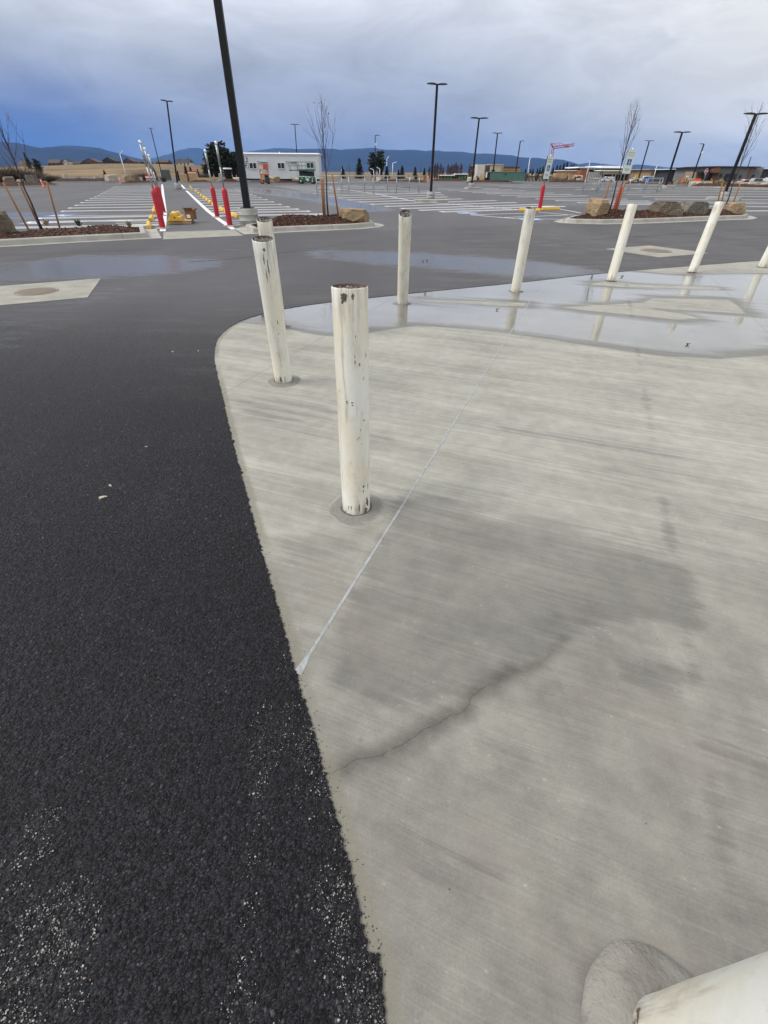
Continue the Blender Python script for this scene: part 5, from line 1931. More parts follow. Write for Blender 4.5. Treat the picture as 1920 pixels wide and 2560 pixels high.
def lamp(base, bot, top, label, heads=(0, math.pi), ped=(.30, None), hscale=1.0, w_=.13, out=False, box=None, curb=None, taper=.85, dual=0):
    """black square pole on a round concrete foot; base = pixel of the foot on the ground, bot = pixel where the pole meets the foot"""
    b = g(*base)
    t = thing('lamp_post', label, 'lamp post', b, group='black parking lot lamps')
    hp = hz(b, bot[1]) if bot else .0
    if bot:
        mb = MB()
        r_ = ped[0]
        mb.lathe([(r_ * .98, -.1), (r_, hp * .33), (r_ * 1.015, hp * .335), (r_, hp * .34), (r_, hp * .66), (r_ * 1.012, hp * .665), (r_, hp * .67), (r_, hp - .02), (r_ - .02, hp), (.001, hp)], 28)
        mb.build('pedestal', M['pedestal'], t)
    tp = at(top[0], top[1], b.y)
    ht = hz(b, top[1])
    if out:
        ht = out
        tp = Vector((b.x + (at(top[0], top[1], b.y).x - b.x) * ht / hz(b, top[1]), b.y, 0))
    dx = tp.x - b.x
    mb = MB()
    n = 2
    ww = [w_, w_ * taper]
    vs = []
    for i, z in enumerate((hp + .002, ht)):
        cx = dx * (z - hp) / (ht - hp)
        a = ww[i] / 2
        c = a * .75
        vs += [(cx + x, y, z) for x, y in ((-a, -c), (-c, -a), (c, -a), (a, -c), (a, c), (c, a), (-c, a), (-a, c))]
    mb.add(vs, [(i, (i + 1) % 8, 8 + (i + 1) % 8, 8 + i) for i in range(8)] + [tuple(range(8, 16))])
    mb.build('pole', M['black_metal'], t)
    if bot:
        mb = MB()
        mb.box((0, 0, hp + .012), (w_ * 1.9, w_ * 1.9, .022), bev=.004)
        mb.build('base_plate', M['black_metal'], t)
    for a in heads:
        o = lamp_head_mb().build('lamp_head', M['black_metal'], t)
        o.location = (dx, 0, ht - .05)
        o.rotation_euler = (0, -.06, a)
        o.scale = (hscale,) * 3
        mb = MB()
        mb.add([(.22, -.09, -.004), (.5, -.09, -.004), (.5, .09, -.004), (.22, .09, -.004)], [(0, 3, 2, 1)])
        mb.build('lens', LENS, o)
        mb = MB()
        mb.box((.05, 0, .03), (.12, .06, .06))
        mb.build('arm', M['black_metal'], o)
    if box:
        z = hz(b, box)
        mb = MB()
        mb.box((.16, 0, z), (.3, .3, .35), bev=.03)
        mb.build('camera_box', M['white_metal'], t)
    if curb:
        (x0, y0), (x1, y1), dep = curb
        p0, p1 = g(x0, y0), g(x1, y1)
        u = (p1 - p0).to_2d().normalized()
        v = Vector((-u.y, u.x))
        q = [p0.to_2d(), p1.to_2d(), p1.to_2d() + v * dep, p0.to_2d() + v * dep]
        mb = MB()
        mb.prism([(a.x, a.y) for a in q], zt(p0.y) - .1, zt(p0.y) + .16)
        struct(mb.build('lamp_kerb', M['kerb']))
    return t


big = lamp((625, 566), (625, 520.5), (544, 0), 'very tall thick black lamp pole on a round concrete pedestal, cut by the top edge', ped=(.36, 0), w_=.235, out=9.2, taper=.9)
lamp((447, 474), (447, 457), (417, 252), 'black lamp post over the lane with one head seen end on', ped=(.30, 0), heads=(-2.0, 1.14), curb=((455, 477.5), (498, 477.5), 1.2))
lamp((407, 447), (407, 443), (376.5, 320.5), 'black lamp post at the far end of the lane, left of the nearer one', ped=(.3, 0), heads=(2.6, -.54), hscale=.9)
lamp((747, 454), (747, 445), (737, 311), 'black lamp post standing in front of the office trailer', ped=(.32, 0), heads=(0, math.pi))
lamp((938, 450), None, (938, 338.5), 'single arm black lamp post with a white box, among the pines', heads=(0,), box=361, w_=.16, hscale=1.3)
lamp((1076, 501), (1076, 479), (1093, 210), 'tall twin head black lamp post on a kerbed concrete foot, middle of the lot', ped=(.29, 0), w_=.17, heads=(.25, .25 + math.pi), curb=((1040, 506.8), (1119, 506.8), 1.1), hscale=1.0)
lamp((1178, 471), (1178, 457.5), (1198, 296), 'twin head black lamp post on a kerbed foot, second from the middle', ped=(.34, 0), w_=.19, heads=(.2, .2 + math.pi), curb=((1171, 473.2), (1207, 473.2), 1.4), hscale=1.5)
lamp((1230, 455), (1230, 447), (1244, 333), 'twin head black lamp post before the green container, left one', ped=(.36, 0), w_=.21, heads=(.1, .1 + math.pi), hscale=1.35)
lamp((1286, 452), (1286, 446), (1301, 352.6), 'single head black lamp post before the green container, right one', ped=(.38, 0), w_=.2, heads=(.1,), hscale=1.2)
lamp((1594, 456), None, (1623.6, 352), 'twin head black lamp post near the white pickup and yellow stand', w_=.2, heads=(0, math.pi), hscale=1.2)
lamp((1661, 473), (1662, 463), (1705.7, 331), 'twin head black lamp post left of the orange barriers', ped=(.36, 0), w_=.2, heads=(.05, .05 + math.pi), hscale=1.45, curb=((1662, 474.5), (1685, 474.5), 1.4))
lamp((1726, 459), (1727, 451), (1760, 360), 'single head black lamp post with a camera box between the orange barriers', ped=(.36, 0), w_=.2, heads=(math.pi,), hscale=1.2, box=382)
lamp((1806, 499), (1810, 479), (1890, 285), 'twin head black lamp post leaning right beside the forked sapling', ped=(.33, 0), w_=.2, heads=(.05, .05 + math.pi), hscale=1.3, curb=((1763, 499), (1846, 502), 1.2))
for bpx, tpx, lab in (((1858, 452), (1878, 392), 'thin bare pole behind the red car'), ((1731, 432), (1739, 405.6), 'short thin lamp post above the dark building')):
    lamp(bpx, None, tpx, lab, heads=() if bpx[0] > 1800 else (0,), w_=.16)


# ------------------------------------------------------------------ cart corrals
def corral(posts, label, rows, hgt_=1.12):
    p0 = g(*posts[0])
    t = thing('cart_corral', label, 'cart corral', (p0.x, p0.y, p0.z))
    pts = [g(*p) - p0 for p in posts]
    for p in pts:
        mb = MB()
        mb.tube([p, p + Vector((0, 0, hgt_))], .032, 8)
        mb.lathe([(.08, .015), (.08, .0), (.03, .02)], 12, M=Matrix.Translation(p))
        mb.build('rail_post', M['galv'], t)
    for row in rows:
        for z in (hgt_, hgt_ * .62, hgt_ * .26):
            mb = MB()
            mb.tube([pts[i] + Vector((0, 0, z)) for i in row], .028, 8)
            mb.build('rail', M['galv'], t)
    return t


corral([(793, 484), (873, 486), (933, 485), (991, 484), (1047, 483), (855, 480.5), (912, 479.5), (969, 479), (1023, 478)], 'long galvanised cart corral in the middle of the lot', [(0, 1, 2, 3, 4), (0, 5, 6, 7, 8)], 1.25)
corral([(1457, 480), (1491, 482), (1530, 477), (1498, 474)], 'galvanised cart corral left of the reddish sapling', [(0, 1), (1, 2), (0, 3)])
corral([(1569, 480), (1607, 482), (1641, 481), (1613, 475), (1650, 474)], 'galvanised cart corral right of the reddish sapling', [(0, 1, 2), (3, 4), (2, 4)])
corral([(1904, 467), (1940, 468), (1945, 463)], 'galvanised cart corral cut by the right edge', [(0, 1), (1, 2)])
# ------------------------------------------------------------------ the land beyond the lot
def fieldmat():
    m, nt, bs = newmat('dry_field')
    p = nd(nt, 'ShaderNodeNewGeometry').outputs['Position']
    f = noise(nt, mapped(nt, p, (.02, .008, .02)), 1.0, 6, .65)
    f2 = noise(nt, mapped(nt, p, (.06, .03, .12)), 1.0, 6, .72)
    f3 = noise(nt, p, 1.2, 4, .7)
    col = mixc(nt, sstep(nt, f, .35, .65), (.20, .145, .085), (.33, .24, .135))
    col = mixc(nt, mth(nt, 'MULTIPLY', sstep(nt, f2, .44, .62), .75), col, (.115, .082, .055))
    col = mixc(nt, mth(nt, 'MULTIPLY', f3, .5), col, (.14, .10, .06))
    b_ = nd(nt, 'ShaderNodeBump', {'Strength': .6, 'Distance': .3, 'Height': f3})
    put(nt, bs, col=col, rough=.95, spec=.15, normal=b_.outputs[0])
    return m


M['field'] = fieldmat()
ys = [-80, 18, 60, 115, 118.5, 160, 260, 500, 900, 1500, 4000, 14800]
xs = [-9000, -2500, -800, -300, -150, 0, 150, 300, 800, 2500, 9000]
mb = MB()
mb.add([(x, y, zt(y) - (.15 if y < 118 else 0.02)) for y in ys for x in xs], [(j * len(xs) + i, j * len(xs) + i + 1, (j + 1) * len(xs) + i + 1, (j + 1) * len(xs) + i) for j in range(len(ys) - 1) for i in range(len(xs) - 1)])
struct(mb.build('field', M['field']))

# the grassy rise on the left: its brow as it shows in the photograph
BROW = [(-160, 424), (-60, 420), (20, 417), (80, 415.5), (130, 414), (190, 411.5), (240, 409.5), (320, 409), (400, 410), (470, 412), (540, 416), (600, 424), (650, 431), (700, 434)]
mb = MB()
K = 16
vs = []
for j in range(K + 1):
    t = j / K
    for (px, py) in BROW:
        r_ = at(px, py, 430)
        y0 = 150.0
        yy = y0 + (430 - y0) * t
        f0 = at(px, py, yy)
        s = t * t * (3 - 2 * t)
        z = zt(yy) - .3 + (r_.z - zt(430) + .3) * (s * .6 + t * .4)
        vs.append((f0.x, yy, z + .35 * math.sin(px * .05 + j) * t * (1 - t) * 4 * .4))
for (px, py) in BROW:
    r_ = at(px, py, 430)
    vs.append((r_.x * 1.6, 700, zt(700) + (r_.z - zt(430)) * .9))
n = len(BROW)
mb.add(vs, [(j * n + i, j * n + i + 1, (j + 1) * n + i + 1, (j + 1) * n + i) for j in range(K + 1) for i in range(n - 1)], True)
struct(mb.build('grass_hill', M['field']))


def hill_z(px):
    for (a, ya), (b, yb) in zip(BROW[:-1], BROW[1:]):
        if a <= px <= b:
            return ya + (yb - ya) * (px - a) / (b - a)
    return 434


# ------------------------------------------------------------------ mountains
def mountmat():
    m, nt, bs = newmat('hazed_forest_mountain')
    p = nd(nt, 'ShaderNodeNewGeometry').outputs['Position']
    f = noise(nt, mapped(nt, p, (.0012, .0012, .004)), 1.0, 7, .65)
    f2 = noise(nt, mapped(nt, p, (.02, .02, .02)), 1.0, 3, .6)
    col = mixc(nt, sstep(nt, f, .4, .65), (.008, .028, .095), (.020, .044, .115))  # forest tone pushed to blue: storm shade and distance haze in the colour
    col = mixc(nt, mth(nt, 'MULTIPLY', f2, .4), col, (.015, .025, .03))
    put(nt, bs, col=col, rough=.95, spec=.1)
    return m


M['mount'] = mountmat()


def ridge(pts, Y, name='mountain', seed=0, front=1500):
    """a wooded range: a crest with spurs running down towards us and a far slope"""
    rr = random.Random(seed)
    from mathutils import noise as mn
    P_ = []
    for (a, ya), (b, yb) in zip(pts[:-1], pts[1:]):
        k = max(2, int((b - a) / 6))
        for i in range(k):
            t = i / k
            t2 = t * t * (3 - 2 * t)
            P_.append((a + (b - a) * t, ya + (yb - ya) * (.5 * t + .5 * t2)))
    P_.append(pts[-1])
    K = 12
    vs = []
    for j in range(K + 1):
        t = j / K
        for i, (px, py) in enumerate(P_):
            c = at(px, py, Y)
            spur = mn.fractal(Vector((c.x * .0016 + seed, t * 1.1, seed * 2.0)), 1.0, 2.0, 4)
            hh = c.z + (rr.uniform(-1, 1) * Y * .00012 if j == K else 0)
            z = zt(2000) - 4 + (hh - zt(2000) + 4) * (t ** 1.15) * (1 + .28 * spur * (1 - t) * 1.6)
            yy = Y - front * (1 - t) + 260 * spur * (1 - t)
            vs.append((c.x * (yy / Y), yy, z))
    for px, py in P_:
        c = at(px, py, Y)
        vs.append((c.x * 1.1, Y + front, zt(2000) - 4))
    n = len(P_)
    mb = MB()
    mb.add(vs, [(j * n + i, j * n + i + 1, (j + 1) * n + i + 1, (j + 1) * n + i) for j in range(K + 1) for i in range(n - 1)], True)
    return struct(mb.build(name, M['mount']))


ridge([(-420, 372), (-260, 352), (-120, 360), (0, 354), (20, 356), (40, 357), (62, 361), (80, 366), (100, 369.5), (120, 367.5), (150, 368), (190, 373), (215, 375), (240, 379), (265, 386), (290, 394), (320, 401), (350, 408)], 4300, seed=3, front=1800)
ridge([(100, 372), (150, 364.5), (180, 363.5), (195, 364.5), (220, 367), (250, 370), (275, 378), (300, 384), (330, 393), (370, 402)], 6500, seed=5, front=1700)
ridge([(330, 402), (380, 396), (420, 386), (450, 375), (475, 370), (495, 369.5), (515, 374), (545, 382), (590, 384), (640, 376), (690, 370), (730, 371), (770, 376), (830, 384)], 11500, seed=8, front=3000)
ridge([(690, 378), (760, 372), (835, 371.5), (850, 374.5), (868, 373), (900, 371.5), (920, 370), (935, 369.5), (950, 372.5), (965, 374.5), (985, 374.5), (1005, 375.5), (1022, 374), (1045, 375), (1062, 377.5), (1080, 376), (1096, 376), (1112, 379), (1135, 378.5), (1158, 379.5),
       (1175, 382.5), (1195, 384), (1215, 383.5), (1235, 385), (1262, 387), (1280, 388), (1300, 393), (1320, 394), (1345, 394.5), (1368, 398), (1390, 398), (1408, 399.5), (1425, 404), (1445, 410), (1480, 419), (1520, 428)], 7200, seed=11, front=2400)
ridge([(1380, 424), (1420, 416), (1445, 411.5), (1462, 407.5), (1480, 406.5), (1500, 409), (1535, 412.5), (1560, 415), (1590, 411), (1612, 412.5), (1640, 415), (1665, 418), (1720, 422), (1800, 424), (1900, 422), (2050, 416), (2300, 408)], 10500, seed=14, front=2600)


# ------------------------------------------------------------------ trees beyond the lot
def leafquad(mb, c, d, s, rr, w_=.5):
    d = d.normalized()
    u = d.cross(Vector((rr.gauss(0, 1), rr.gauss(0, 1), rr.gauss(0, 1)))).normalized()
    a, b = d * s, u * s * w_
    mb.add([c - a * .5, c + b * .5, c + a * .5, c - b * .5], [(0, 1, 2, 3)])


def spruce_mesh(seed, h=10.0, r_=2.4, broad=False):
    rr = random.Random(seed)
    tr, cr = MB(), MB()
    tr.tube([(0, 0, -.3), (0, 0, h * .5), (0, 0, h * .97)], [h * .02, h * .012, h * .003], 6)
    whorls = 26
    for i in range(whorls):
        t = i / (whorls - 1)
        z = h * (.08 + .90 * t)
        if broad:
            prof = (math.sin(math.pi * min(1, .18 + .86 * (1 - t))) ** .8) * (.75 + .5 * rr.random())
        else:
            prof = (1 - t) ** .85 * (.7 + .5 * rr.random()) + .05
        nb = 8 if t < .7 else 5
        a0 = rr.uniform(0, 6.28)
        for k in range(nb):
            a = a0 + 6.28 * k / nb + rr.uniform(-.3, .3)
            L = r_ * prof * rr.uniform(.7, 1.15)
            d = Vector((math.cos(a), math.sin(a), -.22 if not broad else rr.uniform(-.15, .35)))
            m_ = 6
            for q in range(m_):
                f = (q + .6) / m_
                c = Vector((0, 0, z)) + d * L * f + Vector((rr.gauss(0, 1), rr.gauss(0, 1), rr.gauss(0, .7))) * r_ * .055
                leafquad(cr, c, d + Vector((rr.gauss(0, .5), rr.gauss(0, .5), rr.gauss(0, .4))), r_ * (.34 if broad else .26) * rr.uniform(.7, 1.3), rr, .7)
    return tr, cr


def columnar_mesh(seed, h=8.0, r_=.85):
    rr = random.Random(seed)
    tr, cr = MB(), MB()
    tr.tube([(0, 0, -.3), (0, 0, h * .6), (0, 0, h)], [h * .014, h * .009, .01], 6)
    for k in range(34):
        z = h * rr.uniform(.08, .75)
        a = rr.uniform(0, 6.28)
        L = h * rr.uniform(.12, .25) * (1.2 - z / h)
        p0 = Vector((0, 0, z))
        d = Vector((math.cos(a) * .28, math.sin(a) * .28, 1)).normalized()
        cr.tube([p0, p0 + d * L], [.03, .008], 3, cap=False)
    for k in range(700):
        t = rr.random()
        z = h * (.12 + .86 * t)
        q = r_ * (1 - abs(2 * t - .8) ** 2.2 * .55) * math.sqrt(rr.random()) * (1.0 if t < .8 else (1 - t) * 4 + .2)
        a = rr.uniform(0, 6.28)
        leafquad(cr, Vector((q * math.cos(a), q * math.sin(a), z)), Vector((rr.gauss(0, .3), rr.gauss(0, .3), 1)), rr.uniform(.22, .42), rr, .6)
    return tr, cr


def bush_mesh(seed, h=2.2, r_=1.6, twigs=150, leaves=0):
    rr = random.Random(seed)
    tr, cr = MB(), MB()
    for k in range(twigs):
        a, b = rr.uniform(0, 6.28), rr.uniform(.05, .75)
        p0 = Vector((rr.uniform(-.2, .2) * r_, rr.uniform(-.2, .2) * r_, -.1))
        d = Vector((math.cos(a) * b, math.sin(a) * b, 1)).normalized()
        L = h * rr.uniform(.5, 1.05)
        m1 = p0 + d * L * .5 + Vector((rr.gauss(0, .05), rr.gauss(0, .05), 0))
        e = m1 + (d + Vector((rr.gauss(0, .25), rr.gauss(0, .25), .1))) * L * .5
        tr.tube([p0, m1, e], [.024, .016, .005], 3, cap=False)
        for _ in range(3):
            e2 = m1 + Vector((rr.gauss(0, .3), rr.gauss(0, .3), .45)) * L * .6
            cr.tube([m1, e2], [.012, .004], 3, cap=False)
    return tr, cr


TH = ['first', 'second', 'third', 'fourth', 'fifth', 'sixth', 'seventh', 'eighth', 'ninth', 'tenth', 'eleventh', 'twelfth', 'thirteenth', 'fourteenth', 'fifteenth', 'sixteenth']
PROTO = {}


def treeproto(kind, seed):
    k = (kind, seed)
    if k in PROTO:
        return PROTO[k]
    if kind == 'spruce':
        tr, cr = spruce_mesh(seed)
        mats = (M['trunk'], M['pine'])
    elif kind == 'pine':
        tr, cr = spruce_mesh(seed, 10, 2.5, True)
        mats = (M['trunk'], M['pine'])
    elif kind == 'columnar':
        tr, cr = columnar_mesh(seed)
        mats = (M['trunk'], M['rustleaf'])
    elif kind == 'bare':
        tr, cr, lv = tree_mb((0, 0, -.2), (0, 0, 8), .11, seed, spread=.38, nb=16, start=.25)
        mats = (M['trunk'], M['brush'])
    else:
        tr, cr = bush_mesh(seed)
        mats = (M['brush'], M['brush'])
    ms = []
    for mb, nm, mt in ((tr, 'trunk', mats[0]), (cr, 'crown', mats[1])):
        me = bpy.data.meshes.new(nm)
        me.from_pydata(mb.v, [], mb.f)
        me.materials.append(mt)
        ms.append(me)
    PROTO[k] = ms
    return ms


HREF = {'spruce': 10.0, 'pine': 10.0, 'columnar': 8.0, 'bare': 9.0, 'brush': 2.2}


def tree(name, label, kind, px, pb, pt, Y=None, wide=1.0, seed=1, group=None, lean=None):
    b = g(px, pb) if Y is None else at(px, pb, Y)
    hgt_ = hz(b, pt)
    t = thing(name, label, 'tree' if kind != 'brush' else 'bush', b, rz=seed * 1.3, group=group)
    s = hgt_ / HREF[kind]
    t.scale = (s * wide, s * wide, s)
    if lean:
        t.rotation_euler = (0, lean, 0)
    for me, nm in zip(treeproto(kind, seed), ('trunk', 'crown')):
        link(bpy.data.objects.new(nm, me), t)
    return t


# the tall dark pines left of the thick lamp pole
for i, (px, pt, wd, lab) in enumerate(((530, 382, .8, 'dark pine at the left flank of the tall clump behind the lane'), (543, 362, .9, 'tall dark pine behind the nearer right red post'), (561, 356, 1.0, 'tallest dark pine of the clump left of the thick lamp pole'), (574, 372, .9, 'dark pine just right of the tallest one in the clump'),
                                       (588, 384, .8, 'dark pine close to the thick lamp pole, second from the right of the clump'), (598, 380, .8, 'dark pine touching the left side of the thick lamp pole'), (518, 412, 1.0, 'low dark pine at the foot of the clump, left side'))):
    tree('pine_tree', lab, 'pine', px, 450, pt, Y=135, wide=wd * 1.25, seed=1 + i % 3, group='dark pines left of the thick lamp pole')
for px, pt, wd, lab, k, s in ((858, 416, 1.2, 'small dark conifer between two white street lights, left of the middle', 'spruce', 2), (899, 396, 1.35, 'pointed dark conifer standing apart, left of the tall pines', 'spruce', 1), (932, 383, .85, 'tall pine behind the single arm lamp, left of a pair', 'pine', 2),
                              (951, 379, .85, 'tall pine behind the single arm lamp, right of a pair', 'pine', 3), (967, 415, 1.3, 'dense lower conifer at the right foot of the tall pair', 'spruce', 3), (996, 424, 1.3, 'small conifer left of a pointed pair in the middle', 'spruce', 1),
                              (1005, 414, 1.3, 'pointed conifer, right of the small one in the middle', 'spruce', 2), (1037, 417, 1.3, 'pointed dark conifer between the middle pair and the main lamp', 'spruce', 3), (1060, 420, 1.2, 'conifer just left of the tall twin head lamp', 'spruce', 1)):
    tree('conifer', lab, k, px, 448, pt, Y=125, wide=wd * 1.2, seed=s, group='conifers at the back of the lot')
for px, pt, lab in ((874, 399, 'bare dead looking tree between the small conifer and the pointed one'), (1050, 402, 'thin bare tree left of the tall twin head lamp'), (1148, 404, 'thin bare tree among the dark red columnar trees')):
    tree('bare_tree', lab, 'bare', px, 447, pt, Y=126, seed=4, wide=.7)
rr = random.Random(4)
COLX = [(1072, 415), (1079, 421), (1086, 409), (1092, 405), (1100, 406), (1106, 416), (1118, 410), (1123, 415), (1127, 409), (1132, 408), (1137, 405), (1142, 410), (1150, 406), (1172, 408), (1176, 410), (1181, 405)]
for i, (px, pt) in enumerate(COLX):
    tree('columnar_tree', f'narrow upright dark red tree, {TH[i]} from the left in the row by the sheds', 'columnar', px, 450, pt + rr.uniform(-1, 1), Y=120 + rr.uniform(0, 6), seed=1 + i % 4, wide=1.25, group='dark red columnar trees')
for i in range(15):
    px = 1322 + i * 8.2 + rr.uniform(-2, 2)
    tree('conifer', f'dark conifer, {TH[i]} from the left in the belt behind the flatbed truck', 'spruce', px, 446, (420 - (i / 14) * 10 if i < 10 else 407 + (i - 10) * 1.5) + rr.uniform(-3, 3), Y=150 + rr.uniform(-8, 12), seed=1 + i % 3, wide=1.15, group='belt of conifers behind the lot')
for px, pb, pt, lab in ((268, 455, 425, 'small pointed spruce at the foot of the grassy rise'), (391, 453, 419, 'small spruce behind the tall red posts of the left lane side'), (449, 453, 427, 'small spruce left of the lamp over the lane'), (470, 453, 414, 'pointed spruce between the two wooden crates'),
                        (482, 453, 417, 'pointed spruce behind the red topped crate'), (499, 453, 423, 'small spruce right of the red topped crate'), (1310, 452, 422, 'neat cone shaped spruce at the right end of the green container'), (1644, 450, 432, 'small dark spruce before the tan building, left one'), (1656, 450, 432, 'small dark spruce before the tan building, right one'),
                        (1040, 455, 440, 'tiny spruce in the bed behind the cart corral')):
    tree('spruce', lab, 'spruce', px, pb, pt, seed=1 + int(px) % 3, wide=1.3, group='young spruces round the lot')
tree('conifer', 'dark narrow conifer on the rise, above the left sapling', 'spruce', 78, 424, 381, Y=170, seed=2, lean=-.08)
tree('conifer', 'loose grey green conifer behind the right stake of the left sapling', 'pine', 108, 455, 398, Y=88, seed=2, wide=.9)
for i, (px, pb, pt) in enumerate(sorted(((4, 456, 412), (18, 457, 418), (34, 457, 410), (50, 457, 415), (64, 457, 420), (82, 457, 425), (96, 456, 418), (128, 456, 432), (200, 455, 440), (150, 455, 438), (360, 455, 424), (345, 455, 430), (372, 455, 430), (410, 455, 437), (508, 454, 428), (520, 454, 432)))):
    tree('bare_bush', f'grey brown leafless bush, {TH[i]} from the left along the back edge', 'brush', px, pb, pt, seed=1 + i % 4, wide=(1.9 if px < 140 else 1.2) + .3 * (i % 3), group='leafless bushes on the left')
for px, pb, pt, lab in ((327, 409.5, 384, 'bare pale tree on the brow between two dark houses'), (512, 413, 391, 'bare tree on the brow right of the white farmhouse'), (452, 411, 390, 'bare tree behind the white farmhouse')):
    tree('bare_tree', lab, 'bare', px, pb, pt, Y=425, seed=4 + px % 2, wide=1.1)
tree('bare_tree', 'small staked bare tree in front of the office trailer', 'bare', 696, 455, 399, seed=4, wide=.30)
for px, pt, lab in ((692, 432, 'thin wooden stake left of the small tree before the trailer'), (703, 430, 'thin wooden stake right of the small tree before the trailer')):
    stake(g(px, 455), (px, pt), lab, r_=.04)


# ------------------------------------------------------------------ buildings: every part as a box whose front fills a measured rectangle
def bpx(t, name, x0, x1, y0, y1, Y, dep, mat, parent=None, bev=0.0):
    o_ = t.location
    a, b = at(x0, (y0 + y1) / 2, Y), at(x1, (y0 + y1) / 2, Y)
    zt_, zb = at((x0 + x1) / 2, y0, Y).z, at((x0 + x1) / 2, y1, Y).z
    mb = MB()
    mb.box(((a.x + b.x) / 2 - o_.x, Y + dep / 2 - o_.y, (zt_ + zb) / 2 - o_.z), (abs(b.x - a.x), dep, abs(zt_ - zb)), bev=bev)
    return mb.build(name, mat, parent or t)


def bthing(name, label, cat, px, py, Y, group=None):
    p = at(px, py, Y)
    return thing(name, label, cat, p, group=group)


W = lambda n, a, b, **k: M.setdefault(n, simple(n, a, b, k.get('rough', .7), k.get('sc', 1.0), stretch=k.get('stretch', (1, 1, 1))))
W('wall_white', (.62, .61, .58), (.54, .53, .50))
W('wall_cream', (.50, .45, .35), (.43, .39, .30))
W('wall_brown', (.13, .09, .07), (.10, .07, .055))
W('wall_dark', (.05, .045, .045), (.035, .033, .035))
W('wall_grey', (.21, .20, .19), (.17, .165, .16), stretch=(1, 1, 3))
W('wall_tan', (.34, .25, .165), (.28, .205, .135))
W('wall_char', (.045, .047, .052), (.033, .035, .04))
W('wood_slat', (.26, .12, .065), (.20, .09, .05))
W('brickred', (.30, .115, .065), (.23, .085, .05))
W('roof_dark', (.035, .037, .042), (.025, .027, .03))
W('roof_brown', (.085, .055, .045), (.06, .04, .035))
W('blue_plastic', (.03, .13, .36), (.025, .11, .31), rough=.45)
W('green_box', (.115, .24, .19), (.095, .20, .16), rough=.5)
W('red_band', (.60, .05, .05), (.5, .04, .04))
W('pink_steel', (.42, .10, .15), (.36, .085, .13), rough=.5)
W('tank_dark', (.012, .012, .014), (.02, .02, .022))
W('galv_dark', (.25, .26, .27), (.2, .21, .22))

# --- office trailer
YT = 84.0
tr_ = bthing('office_trailer', 'long pale grey office trailer with three windows and a white roof edge', 'trailer', 700, 452, YT)
wall = bpx(tr_, 'wall', 607, 797, 388.5, 447, YT, 3.4, M['trailer'])
bpx(tr_, 'roof_edge', 606, 797.5, 382, 387.5, YT - .12, 3.65, M['white_metal'], bev=.12)
bpx(tr_, 'eave_trim', 607, 797.3, 388, 390, YT - .04, .035, M['trim'])
bpx(tr_, 'corner_trim', 795.2, 797.4, 390, 447, YT - .03, .025, M['trim'])
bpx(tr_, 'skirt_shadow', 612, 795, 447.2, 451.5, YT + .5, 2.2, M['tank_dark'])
bpx(tr_, 'floor_beam', 607, 797, 446.8, 448.4, YT + .05, 3.2, M['wall_char'])
bpx(tr_, 'roof_vent', 697, 699, 379.5, 382.5, YT + 1.0, .3, M['white_metal'])
for x0, x1, y0, y1 in ((623, 641.5, 406.5, 422), (693.5, 711.5, 406.5, 422), (766.5, 784, 406, 421)):
    f = bpx(tr_, 'window', x0, x1, y0, y1, YT - .06, .05, M['trim'])
    xm = (x0 + x1) / 2
    bpx(tr_, 'pane', x0 + 1.2, xm - .7, y0 + 1.2, y1 - 1.4, YT - .075, .012, M['glass'], f)
    bpx(tr_, 'pane', xm + .9, x1 - 1.4, y0 + 1.2, y1 - 1.4, YT - .075, .012, M['glass'], f)
    bpx(tr_, 'sill', x0 - .4, x1 + .4, y1 + .1, y1 + .9, YT - .10, .10, M['trim'], f)
for x0, x1 in ((649.5, 667), (724.5, 740)):
    d_ = bpx(tr_, 'door', x0, x1, 407.5, 444, YT - .03, .028, M['trailer'])
    bpx(tr_, 'door_frame', x0 - .8, x0, 406.5, 444, YT - .045, .04, M['trim'], d_)
    bpx(tr_, 'door_frame', x1, x1 + .8, 406.5, 444, YT - .045, .04, M['trim'], d_)
    bpx(tr_, 'door_canopy', x0 - .5, x1 + .5, 404.4, 405.2, YT - .30, .28, M['galv_dark'], d_)
    bpx(tr_, 'handle', x0 + 1.2, x0 + 3.0, 424.5, 427.5, YT - .06, .03, M['tank_dark'], d_)
for x in (645, 716):
    l = bpx(tr_, 'wall_light', x - 1.7, x + 1.7, 403, 408, YT - .15, .14, M['trim'])
    bpx(tr_, 'light_hood', x - 1.4, x + 1.4, 402.6, 404.6, YT - .19, .05, M['tank_dark'], l)
sg = bpx(tr_, 'banner', 612, 619.5, 391, 420, YT - .05, .03, M['navy'])
bpx(tr_, 'banner_field', 613, 618.6, 392, 419, YT - .058, .007, M['white_label'], sg)
for y0, y1, x0, x1 in ((394, 397.5, 614, 617.8), (399, 401, 615, 617.2), (402.3, 406, 614, 617.6), (407.6, 411, 614.4, 617.8), (412.4, 416.2, 614.4, 617.6)):
    bpx(tr_, 'banner_mark', x0, x1, y0, y1, YT - .064, .006, M['navy'], sg)
bpx(tr_, 'hitch_block', 626, 650, 449, 456, YT + .3, .4, M['pedestal'])

